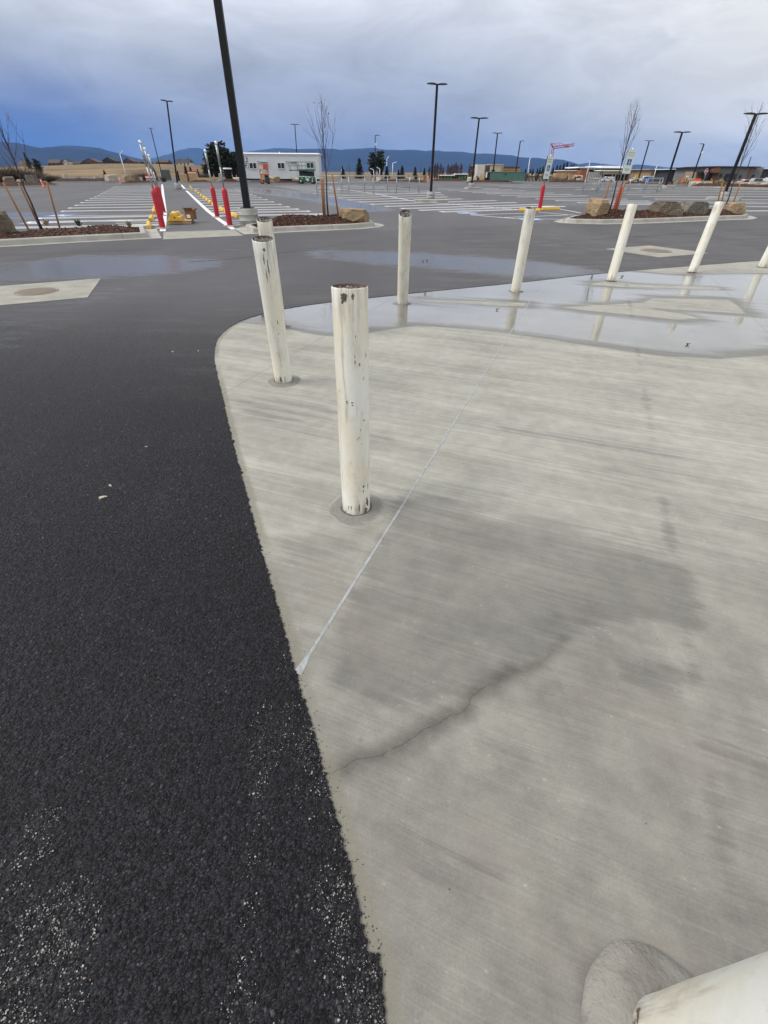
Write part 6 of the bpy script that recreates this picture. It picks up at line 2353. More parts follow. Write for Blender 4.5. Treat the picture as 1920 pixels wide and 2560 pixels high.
# --- scissor lifts
def wheel(par, c, r_, wd, axis='Y', tyre=None, rim=True):
    mb = MB()
    Mx = Matrix.Translation(c) @ (Matrix.Rotation(math.pi / 2, 4, 'X') if axis == 'Y' else Matrix.Rotation(math.pi / 2, 4, 'Y'))
    mb.lathe([(r_ * .55, -wd / 2), (r_ * .92, -wd / 2), (r_, -wd * .3), (r_, wd * .3), (r_ * .92, wd / 2), (r_ * .55, wd / 2)], 16, M=Mx)
    o = mb.build('wheel', M['rubber'], par)
    if rim:
        mb = MB()
        mb.lathe([(.001, -wd * .42), (r_ * .57, -wd * .46), (r_ * .57, wd * .46), (.001, wd * .42)], 14, M=Mx)
        mb.build('rim', M['rim'], o)
    return o


def lift(px, py, yaw, L, wd, hb_, hd, hr, col, label, panel=False):
    p = g(px, py)
    t = thing('scissor_lift', label, 'scissor lift', p, yaw)
    mb = MB()
    mb.box((0, 0, hb_ * .58), (L, wd * .82, hb_ * .66), bev=.04)
    base = mb.build('chassis', col, t)
    for sx in (-1, 1):
        for sy in (-1, 1):
            wheel(t, (sx * L * .36, sy * wd * .42, hb_ * .32), hb_ * .32, .16)
    n = 5
    for k in range(n):                          # folded scissor stack
        z = hb_ + (hd - hb_) * (k + .5) / n
        for s in (-1, 1):
            mb = MB()
            dz = (hd - hb_) / n * .38 * (1 if k % 2 else -1)
            mb.tube([(-L * .44, s * wd * .30, z - dz), (L * .44, s * wd * .30, z + dz)], .045, 4, smooth=False)
            mb.build('scissor_arm', M['dark_grey'], t)
    mb = MB()
    mb.box((0, 0, (hb_ + hd) / 2), (L * .9, wd * .5, (hd - hb_) * .9))
    mb.build('arm_pack', M['dark_grey'], t)
    mb = MB()
    mb.box((0, 0, hd + .09), (L * 1.02, wd, .18), bev=.02)
    pf = mb.build('platform', col, t)
    pts = [(-L * .5, -wd * .47), (0, -wd * .47), (L * .5, -wd * .47), (L * .5, wd * .47), (0, wd * .47), (-L * .5, wd * .47)]
    for x, y in pts + [(-L * .22, -wd * .47), (L * .25, wd * .47)]:
        mb = MB()
        mb.tube([(x, y, hd + .15), (x, y, hr)], .024, 6)
        mb.build('rail_post', col, pf)
    for z in (hr, (hr + hd) / 2 + .08):
        mb = MB()
        for a, b in zip(pts, pts[1:] + pts[:1]):
            mb.tube([(*a, z), (*b, z)], .024, 6)
        mb.build('guard_rail', col, pf)
    return t, base, pf


t, base, pf = lift(769, 459.5, -.05, 2.3, 1.15, .85, 1.45, 2.45, M['green_steel'], 'dark green scissor lift folded down in front of the trailer')
mb = MB()
mb.box((-1.75, .1, 1.52), (1.3, .9, .10))
mb.build('platform_extension', M['green_steel'], t)
mb = MB()
for a, b in (((-2.38, -.35, 1.57), (-2.38, -.35, 2.45)), ((-2.38, .5, 1.57), (-2.38, .5, 2.45)), ((-1.2, -.35, 1.57), (-1.2, -.35, 2.45)), ((-2.38, -.35, 2.45), (-1.1, -.35, 2.45)), ((-2.38, -.35, 2.0), (-1.1, -.35, 2.0)), ((-2.38, .5, 2.45), (-1.1, .5, 2.45)), ((-2.38, -.35, 2.45), (-2.38, .5, 2.45))):
    mb.tube([a, b], .024, 6)
mb.build('extension_rails', M['green_steel'], t)
for x, z, w_, h_ in ((.1, .52, .42, .16), (.18, .36, .25, .09), (-.05, .72, .18, .09), (.38, .70, .2, .09), (-.65, .62, .14, .1), (.85, .58, .1, .12), (-.45, .86, .2, .06)):
    mb = MB()
    mb.box((x, -.485, z), (w_, .012, h_))
    mb.build('decal', M['white_label'], base)
t, base, pf = lift(664, 460, .35, 1.15, .85, .62, .95, 2.15, M['orange'], 'orange scissor lift parked by the left half of the trailer')
mb = MB()
mb.box((.22, -.43, 1.85), (.62, .05, .52))
mb.build('control_panel', M['orange'], t)
mb = MB()
mb.box((-.28, -.45, .75), (.42, .06, .55))
mb.build('cream_cover', M['lumber'], t)
mb = MB()
mb.box((.28, -.45, .45), (.6, .1, .62), bev=.03)
mb.build('battery_box', M['dark_grey'], t)
mb = MB()
mb.lathe([(.10, -.02), (.17, -.02), (.17, .02), (.10, .02)], 16, M=Matrix.Translation((.3, -.5, 1.42)) @ Matrix.Rotation(math.pi / 2, 4, 'X'))
mb.build('hose_reel', M['dark_grey'], t)

# --- odds and ends along the back edge, left half
p = g(574, 457)
t = thing('tub_stack', 'stack of black tubs with white rims between the red post and the thick lamp pole', 'tub stack', p)
s = mpp(p.y)
for k in range(6):
    mb = MB()
    z0 = k * 4.6 * s * 1.0
    mb.lathe([(8.0 * s, z0), (9.6 * s, z0 + 4.2 * s), (10.3 * s, z0 + 4.4 * s)], 20, close=True)
    o = mb.build('tub', M['tank_dark'], t)
    mb = MB()
    mb.lathe([(9.8 * s, z0 + 3.5 * s), (10.5 * s, z0 + 3.5 * s), (10.5 * s, z0 + 4.4 * s), (9.8 * s, z0 + 4.4 * s)], 20)
    mb.build('rim', M['white_metal'] if k in (5,) else M['tank_dark'], o)
mb = MB()
mb.lathe([(10.2 * s, 27.6 * s), (10.2 * s, 29.2 * s), (.01, 29.4 * s)], 20)
mb.build('white_cover', M['white_metal'], t)
for k in range(5):
    mb = MB()
    mb.box((-10.2 * s, -1.5 * s, (3 + k * 5.0) * s), (.8 * s, 5 * s, 2.6 * s))
    mb.build('white_tag', M['white_metal'], t)


def crate(px0, px1, pb, pt, label, band=None, lean=0):
    a, b = g(px0, pb), g(px1, pb)
    w_ = (b - a).to_2d().length
    c = (a + b) / 2
    h_ = hz(c, pt)
    t = thing('shipping_crate', label, 'crate', c, .1)
    for i in range(5):
        mb = MB()
        mb.box((-w_ / 2 + w_ * (i + .5) / 5, -.45, h_ * .5), (w_ / 5 * .93, .03, h_))
        mb.build('board', M['plywood'], t)
    mb = MB()
    mb.box((0, 0, h_ * .5), (w_ * .98, .84, h_ * .98))
    mb.build('box', M['plywood'], t)
    for z in (h_ * .12, h_ * .88):
        mb = MB()
        mb.box((0, -.475, z), (w_ * 1.0, .02, h_ * .09))
        mb.build('batten', M['lumber'], t)
    if band:
        mb = MB()
        mb.box((0, 0, h_ + .09), (w_ * 1.06, .98, .20), bev=.03)
        mb.build('red_lid', M['red_band'], t)
        mb = MB()
        mb.box((0, -.50, h_ - .02), (w_ * 1.06, .02, .10))
        mb.build('white_band', M['white_label'], t)
    return t


crate(453, 471, 455, 434.5, 'plain plywood crate behind the lamp over the lane')
crate(476, 497, 455, 431.5, 'plywood crate with a red and white lid, right of the lamp over the lane', band=True)
p = g(418, 452)
t = thing('utility_cabinet', 'green and white utility cabinet beyond the lane, left of the crates', 'utility cabinet', p, .3)
mb = MB()
mb.box((0, 0, .75), (1.4, 1.1, 1.4), bev=.05)
mb.build('cabinet', W('cab_green', (.10, .13, .11), (.08, .10, .09)), t)
mb = MB()
mb.box((-.73, -.1, .75), (.06, .9, 1.4))
mb.build('side_panel', M['white_metal'], t)
mb = MB()
mb.box((0, 0, .03), (1.7, 1.4, .1))
mb.build('plinth', M['pedestal'], t)
p = g(516, 456)
t = thing('planter_box', 'long low timber planter box right of the crates', 'planter', p, .12)
for i, (c, d) in enumerate((((0, -.5, .28), (2.2, .06, .56)), ((0, .5, .28), (2.2, .06, .56)), ((-1.08, 0, .28), (.06, .94, .56)), ((1.08, 0, .28), (.06, .94, .56)))):
    mb = MB()
    mb.box(c, d)
    mb.build('side_board', M['lumber'], t)
mb = MB()
mb.box((0, 0, .42), (2.1, .93, .06))
mb.build('soil', M['mulch'], t)


def delineator(px, pb, pt, label, lean=0.0):
    p = g(px, pb)
    h_ = hz(p, pt)
    t = thing('delineator_post', label, 'traffic post', p, group='orange traffic posts')
    t.rotation_euler = (0, lean, 0)
    mb = MB()
    mb.lathe([(.22, 0), (.22, .05), (.09, .09), (.075, h_ - .06), (.04, h_), (.001, h_)], 14)
    o = mb.build('tube', M['orange_plastic'], t)
    for z in (h_ * .62, h_ * .8):
        mb = MB()
        mb.lathe([(.079, z - .06), (.08, z + .06)], 14)
        mb.build('white_band', M['white_label'], o)


delineator(111, 468, 447, 'orange and white traffic post behind the right stake of the left sapling', -.2)
delineator(303, 460, 443, 'orange traffic post at the left end of the boulder bed', -.05)
delineator(1070, 457, 438, 'orange traffic post left of the tall twin head lamp')
delineator(943, 450, 436, 'orange traffic post beside the single arm lamp')
delineator(1279, 457, 441, 'orange traffic post at the foot of the green container')
for px in (372, 381, 388):
    p = g(px, 457)
    t = thing('striped_panel', {372: 'red and white striped panel behind the left posts, leftmost', 381: 'red and white striped panel behind the left posts, middle', 388: 'red and white striped panel behind the left posts, rightmost'}[px], 'barricade', p)
    h_ = hz(p, 437)
    for k in range(5):
        mb = MB()
        mb.box((0, 0, h_ * (k + .5) / 5), (.55, .06, h_ / 5 * .98))
        mb.build('stripe', M['red_band'] if k % 2 == 0 else M['white_label'], t)
    mb = MB()
    mb.box((0, 0, .03), (.7, .5, .06))
    mb.build('foot', M['rubber'], t)
mbx = g(30, 449)


# white street lights with bent arms
def streetlight(base, bend, tip, label, Y=None):
    b = g(*base) if Y is None else at(base[0], base[1], Y)
    q = at(bend[0], bend[1], b.y)
    e = at(tip[0], tip[1], b.y)
    t = thing('street_light', label, 'street light', b, group='white bent arm street lights')
    r_ = .8 * mpp(b.y)
    mb = MB()
    mb.tube([Vector((0, 0, -.1)), (q - b) * .5, q - b], [r_ * 1.1, r_, r_ * .85], 8)
    mb.build('pole', M['white_metal'], t)
    mb = MB()
    mb.tube([q - b, (q - b).lerp(e - b, .12), (q - b).lerp(e - b, .72)], [r_ * .85, r_ * .8, r_ * .6], 8)
    mb.build('arm', M['white_metal'], t)
    mb = MB()
    d = (e - q)
    mb.tube([(q - b).lerp(e - b, .68), (q - b).lerp(e - b, .85), e - b], [r_ * .8, r_ * 1.3, r_ * .7], 8)
    mb.build('lamp_head', M['white_metal'], t)


streetlight((320, 454), (299.5, 385), (307, 377), 'tall white street light leaning left in front of the grassy rise')
for b_, q_, e_, lab, Y in (((854.5, 448), (853.5, 424), (860, 419.5), 'white street light left of the small conifer', 128), ((935, 449), (934, 425), (926, 421), 'low white street light pointing left before the tall pines', 110), ((949.5, 449), (949.5, 422.5), (942, 418.5), 'white street light pointing left before the right tall pine', 110),
                           ((966, 447), (967, 398), (972, 391), 'highest white street light right of the tall pines', 150), ((981, 447), (982, 408), (991.5, 405), 'white street light pointing right beyond the tall pines', 130), ((1016.5, 449), (1016.2, 440), (1012.5, 437.5), 'tiny white street light between two pointed conifers', 160),
                           ((1318, 447), (1324.5, 397), (1328, 394), 'white street light left of the conifer belt', 140), ((1463, 450), (1475, 405), (1472, 402), 'white street light in front of the orange wall of the pavilion', 110), ((1632, 452), (1641.5, 416), (1645, 413), 'white street light left of the tan building', 100)):
    streetlight(b_, q_, e_, lab, Y)


# ------------------------------------------------------------------ planting strips round the back of the lot
def bed(front, dep, seed, rocks=(), shrubs=0, mound=.28):
    """kerbed bark strip: front edge given in pixels"""
    f = [g(*p) for p in front]
    back = [Vector((p.x * (1 + dep / p.y), p.y + dep, 0)) for p in f]
    poly = ccw([(p.x, p.y) for p in f + back[::-1]])
    mb = MB()
    for a, b in zip(f[:-1], f[1:]):
        n_ = Vector((0, .22, 0))
        q = [(a.x, a.y), (b.x, b.y), (b.x, b.y + .25), (a.x, a.y + .25)]
        mb.prism(q, zt(a.y) - .1, zt(a.y) + .15)
    struct(mb.build('kerb', M['kerb']))
    inner = offset_poly(poly, .12)
    m_, h_ = mulch(inner, mound, 240, seed, .12)
    return h_


def shrub_ball(p, r_, label, mat, group, seed=1, name='shrub'):
    rr = random.Random(seed)
    mb = MB()
    for k in range(70):
        d = Vector((rr.gauss(0, 1), rr.gauss(0, 1), abs(rr.gauss(0, .8)))).normalized()
        leafquad(mb, d * r_ * rr.uniform(.45, 1) * (1, 1, 1)[0], d + Vector((rr.gauss(0, .4), rr.gauss(0, .4), .5)), r_ * .5, rr, .55)
    o = mb.build(name, mat)
    o.location = p
    return tag(o, label, 'shrub', group)


PALE = M['rock_pale']
hL1 = bed([(-60, 472), (60, 468.5), (146, 464.5)], 3.0, 31)
bed([(128, 457), (200, 456.5), (300, 456)], 4.0, 32)
hL3 = bed([(304, 462.5), (345, 461), (397, 458)], 4.0, 33)
bed([(470, 459), (530, 457.5)], 3.0, 34)
bed([(545, 458.5), (605, 457.5)], 4, 45)
bed([(684, 461), (760, 459)], 2.6, 35)
bed([(935, 459.5), (1070, 457.5)], 3.5, 36)
bed([(1075, 455), (1170, 454.5)], 4, 46)
bed([(1162, 459), (1280, 458)], 4.0, 37)
bed([(1366, 458.5), (1472, 458.5)], 4.0, 38)
bed([(1555, 463), (1690, 465.5)], 3.0, 39)
bed([(1722, 468.5), (1800, 470), (1975, 475)], 3.5, 40)

RK = [(78, 459, 1.5, 1.0, 'pale grey block boulder on the near left planting strip', GRY), (20, 460, 1.6, .8, 'low brown boulder on the near left planting strip', BRN), (48, 461, .9, .5, 'small cream boulder between two larger ones at far left', PALE),
      (318, 460, 1.7, 1.0, 'tan boulder at the near end of the small boulder bed', TAN), (333, 458, 1.8, 1.1, 'brown boulder behind the tan one in the small boulder bed', BRN), (345, 457, 1.3, .7, 'cream boulder at the right of the small boulder bed', PALE),
      (276, 456, 2.0, 1.0, 'pale boulder right of the small pointed spruce', PALE), (162, 455, .9, 1.0, 'white upright stone on the back strip, larger one', PALE), (240, 455, 1.0, .9, 'white upright stone on the back strip, nearer the spruce', PALE), (140, 455, 1.1, .6, 'small yellowish stone on the back strip at left', TAN),
      (533, 456, 1.2, .5, 'cream stone left of the black tub stack', PALE), (593, 455, 2.2, .6, 'flat white stone right of the black tub stack', PALE), (686, 459, 2.0, .9, 'tan boulder at the left end of the strip before the trailer', TAN), (741, 458, 1.4, .7, 'pale stone left of the trailer lamp pedestal', PALE), (722, 456, 1.6, .5, 'low pale stone in the middle of the strip before the trailer', PALE),
      (950, 457, 1.6, 1.0, 'white stone at the left of the strip behind the cart corral', PALE), (1030, 456, 1.3, .8, 'pale stone in the strip behind the cart corral', PALE), (1055, 456, 1.6, 1.1, 'tan stone at the right of the strip behind the cart corral', TAN),
      (1180, 458, 1.8, .9, 'white capped stone behind the second twin head lamp', PALE), (1211, 457, 2.0, 1.4, 'tan boulder in the strip before the green container', TAN), (1228, 457, 1.7, 1.2, 'pale boulder at the lamp foot before the green container', PALE), (1262, 457, 1.5, .8, 'brown stone at the right of the strip before the green container', BRN),
      (1385, 457, 1.9, .9, 'brown boulder at the left of the strip below the flatbed', BRN), (1405, 457, 1.7, .9, 'grey boulder in the strip below the flatbed', GRY), (1428, 457, 1.8, .9, 'tan boulder in the strip below the flatbed', TAN), (1450, 457, 1.6, .7, 'pale boulder at the right of the strip below the flatbed', PALE),
      (1693, 463, 1.0, .5, 'pale stone left of the orange barriers', PALE), (1726, 463, 1.3, 1.0, 'cream upright stone between the orange barriers', PALE)]
for i, (px, py, w_, h_, lab, mt) in enumerate(RK):
    p = g(px, py)
    boulder((p.x, p.y + .5, p.z + .22), (w_ * .78, w_ * .55, h_ * .78), lab, mt, seed=60 + i, sink=.12, rz=i * .7, cuts=5)
for i, px in enumerate((1738, 1752, 1772, 1836, 1860, 1868, 1878, 1887, 1896, 1912)):
    p = g(px, 466.5 + (px - 1738) * .02)
    boulder((p.x, p.y + .5, p.z + .22), (1.2, .8, .5), f'white edging stone of the far right strip, {TH[i]} from the left', PALE, seed=90 + i, sink=.12, group='white edging stones at the right', cuts=5)
for i, px in enumerate((1690, 1702, 1722, 1756, 1764, 1780, 1790, 1798, 1808, 1818, 1828)):
    p = g(px, 463 + (px - 1690) * .03)
    shrub_ball((p.x, p.y + 1.0, p.z + .2), .42 + .14 * (i % 3), f'low shrub before the grey building, {TH[i]} from the left in its strip', M['dry'] if i % 3 else M['shrub'], 'shrubs before the grey building', seed=i)
for i, px in enumerate((1235, 1246, 1254, 1222, 1196, 1395, 1420, 1440)):
    p = g(px, 456)
    shrub_ball((p.x, p.y + 1.0, p.z + .25), .7, ['small dark shrub right of the pale boulder at the container lamp', 'small dark shrub left of the brown stone by the container', 'small dark shrub just before the brown stone by the container', 'small dark shrub between the two boulders by the container', 'small dark shrub farthest left in the container strip', 'small dark shrub left in the strip below the flatbed', 'small dark shrub in the middle of the strip below the flatbed', 'small dark shrub right in the strip below the flatbed'][i], M['rustleaf'], 'low dark shrubs in the back strips', seed=i + 30)

# ------------------------------------------------------------------ houses on the brow
def house(x0, x1, yt, yb, wall, roof, label, gable='side', Y=432, wins=3, chim=False, rr_=.42):
    t = bthing('house', label, 'house', (x0 + x1) / 2, yb + 1.5, Y)
    o_ = t.location
    a, b = at(x0, yb, Y), at(x1, yb, Y)
    zt_, zb = at((x0 + x1) / 2, yt, Y).z - o_.z, -1.0
    w_ = b.x - a.x
    cx = (a.x + b.x) / 2 - o_.x
    he = zb + (zt_ - zb) * (1 - rr_)
    dep = 9.0
    mb = MB()
    mb.box((cx, dep / 2, (he + zb) / 2), (w_ * .94, dep, he - zb))
    wl = mb.build('wall', wall, t)
    mb = MB()
    if gable == 'side':
        vs = [(cx - w_ / 2, -.5, he - .1), (cx + w_ / 2, -.5, he - .1), (cx + w_ / 2, dep + .5, he - .1), (cx - w_ / 2, dep + .5, he - .1), (cx - w_ * .46, dep / 2, zt_), (cx + w_ * .46, dep / 2, zt_)]
        mb.add(vs, [(0, 1, 5, 4), (2, 3, 4, 5), (1, 2, 5), (3, 0, 4), (0, 3, 2, 1)])
    else:
        vs = [(cx - w_ / 2, -.5, he - .1), (cx + w_ / 2, -.5, he - .1), (cx + w_ / 2, dep + .5, he - .1), (cx - w_ / 2, dep + .5, he - .1), (cx, -.5, zt_), (cx, dep + .5, zt_)]
        mb.add(vs, [(0, 4, 5, 3), (1, 2, 5, 4), (0, 3, 2, 1), (2, 3, 5)])
        mb2 = MB()
        mb2.add([(cx - w_ * .47, -.02, he - .1), (cx + w_ * .47, -.02, he - .1), (cx, -.02, zt_ - .3)], [(0, 1, 2)])
        mb2.build('gable', wall, t)
    rf = mb.build('roof', roof, t)
    if chim:
        mb = MB()
        mb.box((cx + w_ * .28, dep * .5, zt_ + .3), (.9, .9, 1.6))
        mb.build('chimney', M['brickred'], rf)
    for k in range(wins):
        xx = cx - w_ * .36 + w_ * .72 * k / max(1, wins - 1)
        mb = MB()
        mb.box((xx, -.03, zb + (he - zb) * .62), (w_ * .10, .08, (he - zb) * .36))
        f = mb.build('window', M['glass'], t)
    mb = MB()
    mb.box((cx + w_ * .08, -.04, zb + (he - zb) * .32), (1.1, .07, (he - zb) * .5))
    mb.build('door', M['wall_brown'], t)
    return t


house(120, 151, 398, 414, M['wall_brown'], M['roof_brown'], 'low brown house with pale corners left of the white house on the brow')
house(159.5, 175, 397, 415, M['wall_white'], M['roof_dark'], 'white two storey house on the brow, gable to the lot', gable='front', wins=2, rr_=.3)
house(182, 202, 402, 413, M['wall_char'], M['roof_dark'], 'small dark blue house right of the white gabled one')
house(206, 248, 396, 412, M['wall_brown'], M['roof_brown'], 'broad dark brown house on the brow, left of the tall white street light', gable='front', wins=4)
house(257, 289, 393, 409, M['wall_dark'], M['roof_dark'], 'dark house with a high round shouldered roof on the brow', gable='front', wins=3)
house(308, 335, 395, 409.5, M['wall_brown'], M['roof_brown'], 'brown house with pale gables right of the tall white street light', gable='front')
house(349, 370, 398, 409.5, M['wall_dark'], M['roof_dark'], 'small dark house behind the tall red posts')
house(389, 421, 398, 410, M['wall_dark'], M['roof_brown'], 'long dark house behind the lane lamp posts')
house(438, 476, 397, 412, M['wall_white'], M['roof_dark'], 'long white farmhouse with a dark roof', wins=4, chim=True)
house(47, 70, 400, 418, M['wall_cream'], M['roof_brown'], 'cream house half hidden by the narrow conifer at left')
house(500, 521, 405, 414, M['wall_brown'], M['roof_brown'], 'small low house left of the dark pines on the brow')
# white boundary wall on the brow
t = bthing('garden_wall', 'low white wall running to the white house on the brow', 'wall', 140, 417, 415)
bpx(t, 'wall_length', 116, 150, 415.5, 418, 415, .6, M['wall_white'])
bpx(t, 'wall_length', 150.4, 163, 413.5, 416.6, 416, .6, M['wall_white'])

# ------------------------------------------------------------------ right half of the background
Yb = 150.0
t = bthing('shop_building', 'cream and brown flat roofed building behind the green container', 'building', 1225, 448, Yb)
bpx(t, 'wall', 1192, 1211, 411, 447, Yb, 12, M['wall_white'])
bpx(t, 'recess_wall', 1205, 1228, 414, 447, Yb + .8, 10, M['wall_brown'])
bpx(t, 'recess_panel', 1206, 1214, 415, 436, Yb + .4, .3, M['wall_tan'])
bpx(t, 'main_wall', 1226, 1257, 411, 447, Yb - .4, 12, M['wall_cream'])
bpx(t, 'parapet', 1225.6, 1257.4, 410.4, 411.8, Yb - .6, 12.4, M['wall_white'])
bpx(t, 'side_wall', 1254, 1258, 413, 440, Yb - .7, .3, M['wall_tan'])
bpx(t, 'window', 1229, 1237, 424, 430, Yb - .5, .1, M['glass'])
w1 = bthing('timber_frame_building', 'half built timber framed block right of the cream building', 'building', 1278, 445, Yb + 6)
bpx(w1, 'wall', 1257, 1299, 419, 446, Yb + 6, 8, M['plywood'])
bpx(w1, 'roof', 1256, 1300, 416.5, 419, Yb + 5.6, 9, M['roof_brown'])
for k in range(6):
    bpx(w1, 'stud', 1260 + k * 7, 1261 + k * 7, 420.5, 426, Yb + 5.9, .1, M['lumber'])
bpx(w1, 'header', 1258, 1298, 424.2, 425.4, Yb + 5.8, .12, M['lumber'])
t = bthing('container', 'long green shipping container with its dark left end open', 'container', 1262, 452, 92)
bpx(t, 'shell', 1225, 1312, 430, 452, 92, 2.4, M['green_box'])
for k in range(24):
    bpx(t, 'corrugation', 1228 + k * 3.5, 1229.8 + k * 3.5, 431.3, 451, 91.95, .06, M['green_box'])
bpx(t, 'top_rail', 1224.6, 1312.4, 429.4, 430.8, 91.9, 2.6, M['green_box'])
bpx(t, 'open_end', 1218, 1225.4, 431, 447, 92.05, 2.2, M['tank_dark'])
bpx(t, 'door_leaf', 1214.5, 1218, 430, 444, 91.7, .08, M['white_label'])
bpx(t, 'vent', 1262, 1266, 433, 437, 91.88, .05, M['wall_char'])
for x0, x1, y0, lab in ((1103, 1137, 437, 'low white roofed shed behind the columnar trees, left one'), (1139, 1169, 434, 'low white roofed shed behind the columnar trees, right one')):
    t = bthing('shed', lab, 'shed', (x0 + x1) / 2, 449, 118)
    bpx(t, 'wall', x0 + 1, x1 - 1, y0 + 2, 449, 118, 6, M['wall_dark'])
    bpx(t, 'roof', x0, x1, y0, y0 + 2.6, 117.4, 7, M['white_metal'])
    for k in range(3):
        bpx(t, 'green_panel', x0 + 8 + k * 7, x0 + 12 + k * 7, y0 + 5, y0 + 12, 117.9, .1, W('lime', (.12, .40, .10), (.10, .33, .08)))

# crane
Yc = 300.0
t = bthing('tower_crane', 'pink red tower crane with a level jib behind the conifer belt', 'crane', 1371, 447, Yc)
o_ = t.location
q = lambda x, y: at(x, y, Yc) - o_


def truss(mb, a, b, w_, k):
    n_ = Vector((0, 0, 1)) if abs((b - a).normalized().z) < .7 else Vector((1, 0, 0))
    for s in (-1, 1):
        mb.tube([a + n_ * w_ * s, b + n_ * w_ * s], .16, 4, smooth=False)
    for i in range(k):
        s = 1 if i % 2 else -1
        mb.tube([a.lerp(b, i / k) + n_ * w_ * s, a.lerp(b, (i + 1) / k) - n_ * w_ * s], .10, 3, smooth=False)


mb = MB()
truss(mb, q(1371, 447), q(1383, 368.5), .55, 16)
mb.build('mast', M['pink_steel'], t)
mb = MB()
truss(mb, q(1383, 369.5), q(1436, 361.5), .45, 16)
mb.build('jib', M['pink_steel'], t)
mb = MB()
mb.tube([q(1383, 368), q(1377, 358.5)], .35, 5)
mb.build('head_strut', M['pink_steel'], t)
mb = MB()
for a, b in (((1377, 358.5), (1399, 365)), ((1399, 365), (1399.5, 357)), ((1399.5, 357), (1417, 363.5)), ((1377, 358.5), (1371, 395)), ((1377, 358.8), (1399.5, 357.3))):
    mb.tube([q(*a), q(*b)], .09, 4)
mb.build('stays', M['pink_steel'], t)
mb = MB()
mb.box(q(1417, 366.5), (2.0, 1, .8))
mb.build('trolley', M['pink_steel'], t)

# pavilion with white roofs
Yp = 130.0
t = bthing('pavilion', 'long low shop building with white flat roofs and an orange brick wall', 'building', 1510, 452, Yp)
bpx(t, 'low_wall', 1413, 1450, 427, 452, Yp + 2, 8, W('wall_pink', (.36, .24, .19), (.30, .20, .16)))
bpx(t, 'low_coping', 1412, 1450, 425.6, 427.4, Yp + 1.8, 8.4, M['white_metal'])
bpx(t, 'brick_wall', 1449, 1471, 425, 452, Yp - .5, 8, M['brickred'])
bpx(t, 'panel_wall', 1471, 1505, 430, 453, Yp - 1.2, 1, M['galv_dark'])
for k in range(8):
    bpx(t, 'panel_rib', 1472 + k * 4.2, 1472.8 + k * 4.2, 430.5, 452.5, Yp - 1.26, .06, M['trailer'])
bpx(t, 'upper_wall', 1455, 1560, 420, 430, Yp + 3, 8, M['wall_dark'])
bpx(t, 'upper_roof', 1446, 1511, 417, 420.2, Yp + 1.6, 10, M['white_metal'])
bpx(t, 'clerestory', 1452, 1488, 421, 424.5, Yp + 2.8, .3, M['trim'])
bpx(t, 'high_roof', 1504, 1560, 414.6, 420.4, Yp + 1.0, 11, M['white_metal'])
bpx(t, 'canopy', 1502, 1602, 425.2, 428, Yp - 2.2, 10, M['white_metal'])
bpx(t, 'fascia', 1504, 1600, 428, 436, Yp - 1.0, 8, M['trim'])
bpx(t, 'shopfront', 1504, 1600, 436, 452, Yp - .6, 6, M['glass'])
for x in (1507, 1529, 1537, 1551, 1561, 1575, 1588, 1598):
    bpx(t, 'column', x, x + 1.5, 436, 452.5, Yp - 1.1, .3, M['trim'])
bpx(t, 'brick_end', 1600, 1613, 427.5, 436, Yp - .4, 6, M['brickred'])
bpx(t, 'end_wall', 1585, 1617, 436, 453, Yp - 2.4, 3, M['wall_cream'])

# dark and grey shops at the far right
t = bthing('tan_building', 'plain tan block building at the left of the dark shops', 'building', 1650, 452, 118)
bpx(t, 'wall', 1625, 1673, 424, 454, 118, 12, M['wall_tan'])
bpx(t, 'parapet', 1624.6, 1673.4, 422.6, 424.4, 117.7, 12.5, M['wall_cream'])
t = bthing('dark_building', 'long charcoal building with a white roof edge', 'building', 1712, 456, 112)
bpx(t, 'wall', 1673.5, 1752, 424.5, 456, 112, 12, M['wall_char'])
bpx(t, 'roof_edge', 1674, 1752, 422.5, 424.3, 111.6, 13, M['white_metal'])
for k in range(4):
    bpx(t, 'window', 1682 + k * 16, 1692 + k * 16, 438, 452, 111.9, .1, M['glass'])
for x0, x1, y0 in ((1707, 1716, 420.5), (1720, 1733, 417)):
    bpx(t, 'roof_unit', x0, x1, y0, 423, 114, 3, M['galv_dark'])
Yg = 100.0
t = bthing('grey_building', 'grey brick shop with brown timber pilasters and dark canopies', 'building', 1830, 458, Yg)
bpx(t, 'left_wall', 1749, 1786, 419, 458, Yg + 1, 9, M['wall_grey'])
bpx(t, 'left_parapet', 1749, 1786, 417.5, 419.2, Yg + .7, 9.5, M['roof_dark'])
bpx(t, 'stone_corner', 1740, 1757, 429, 458, Yg + .5, 4, M['wall_tan'])
bpx(t, 'timber_pilaster', 1781, 1796, 417, 458, Yg - .4, 8, M['wood_slat'])
bpx(t, 'main_wall', 1796, 1874, 418, 459, Yg, 9, M['wall_grey'])
bpx(t, 'main_parapet', 1786, 1903, 415.6, 418, Yg - .5, 10, M['roof_dark'])
bpx(t, 'right_wall', 1874, 1902, 418, 460, Yg + .6, 9, W('wall_grey_warm', (.24, .225, .21), (.20, .19, .18)))
bpx(t, 'timber_fin', 1871, 1874, 419, 459, Yg - .2, .5, M['wood_slat'])
bpx(t, 'canopy', 1752, 1783, 428.5, 430.6, Yg - 1.6, 2.4, M['roof_dark'])
bpx(t, 'canopy', 1780, 1811, 431.6, 433.6, Yg - 1.8, 2.4, M['roof_dark'])
bpx(t, 'canopy', 1830, 1846, 434, 435.6, Yg - 1.6, 2.0, M['roof_dark'])
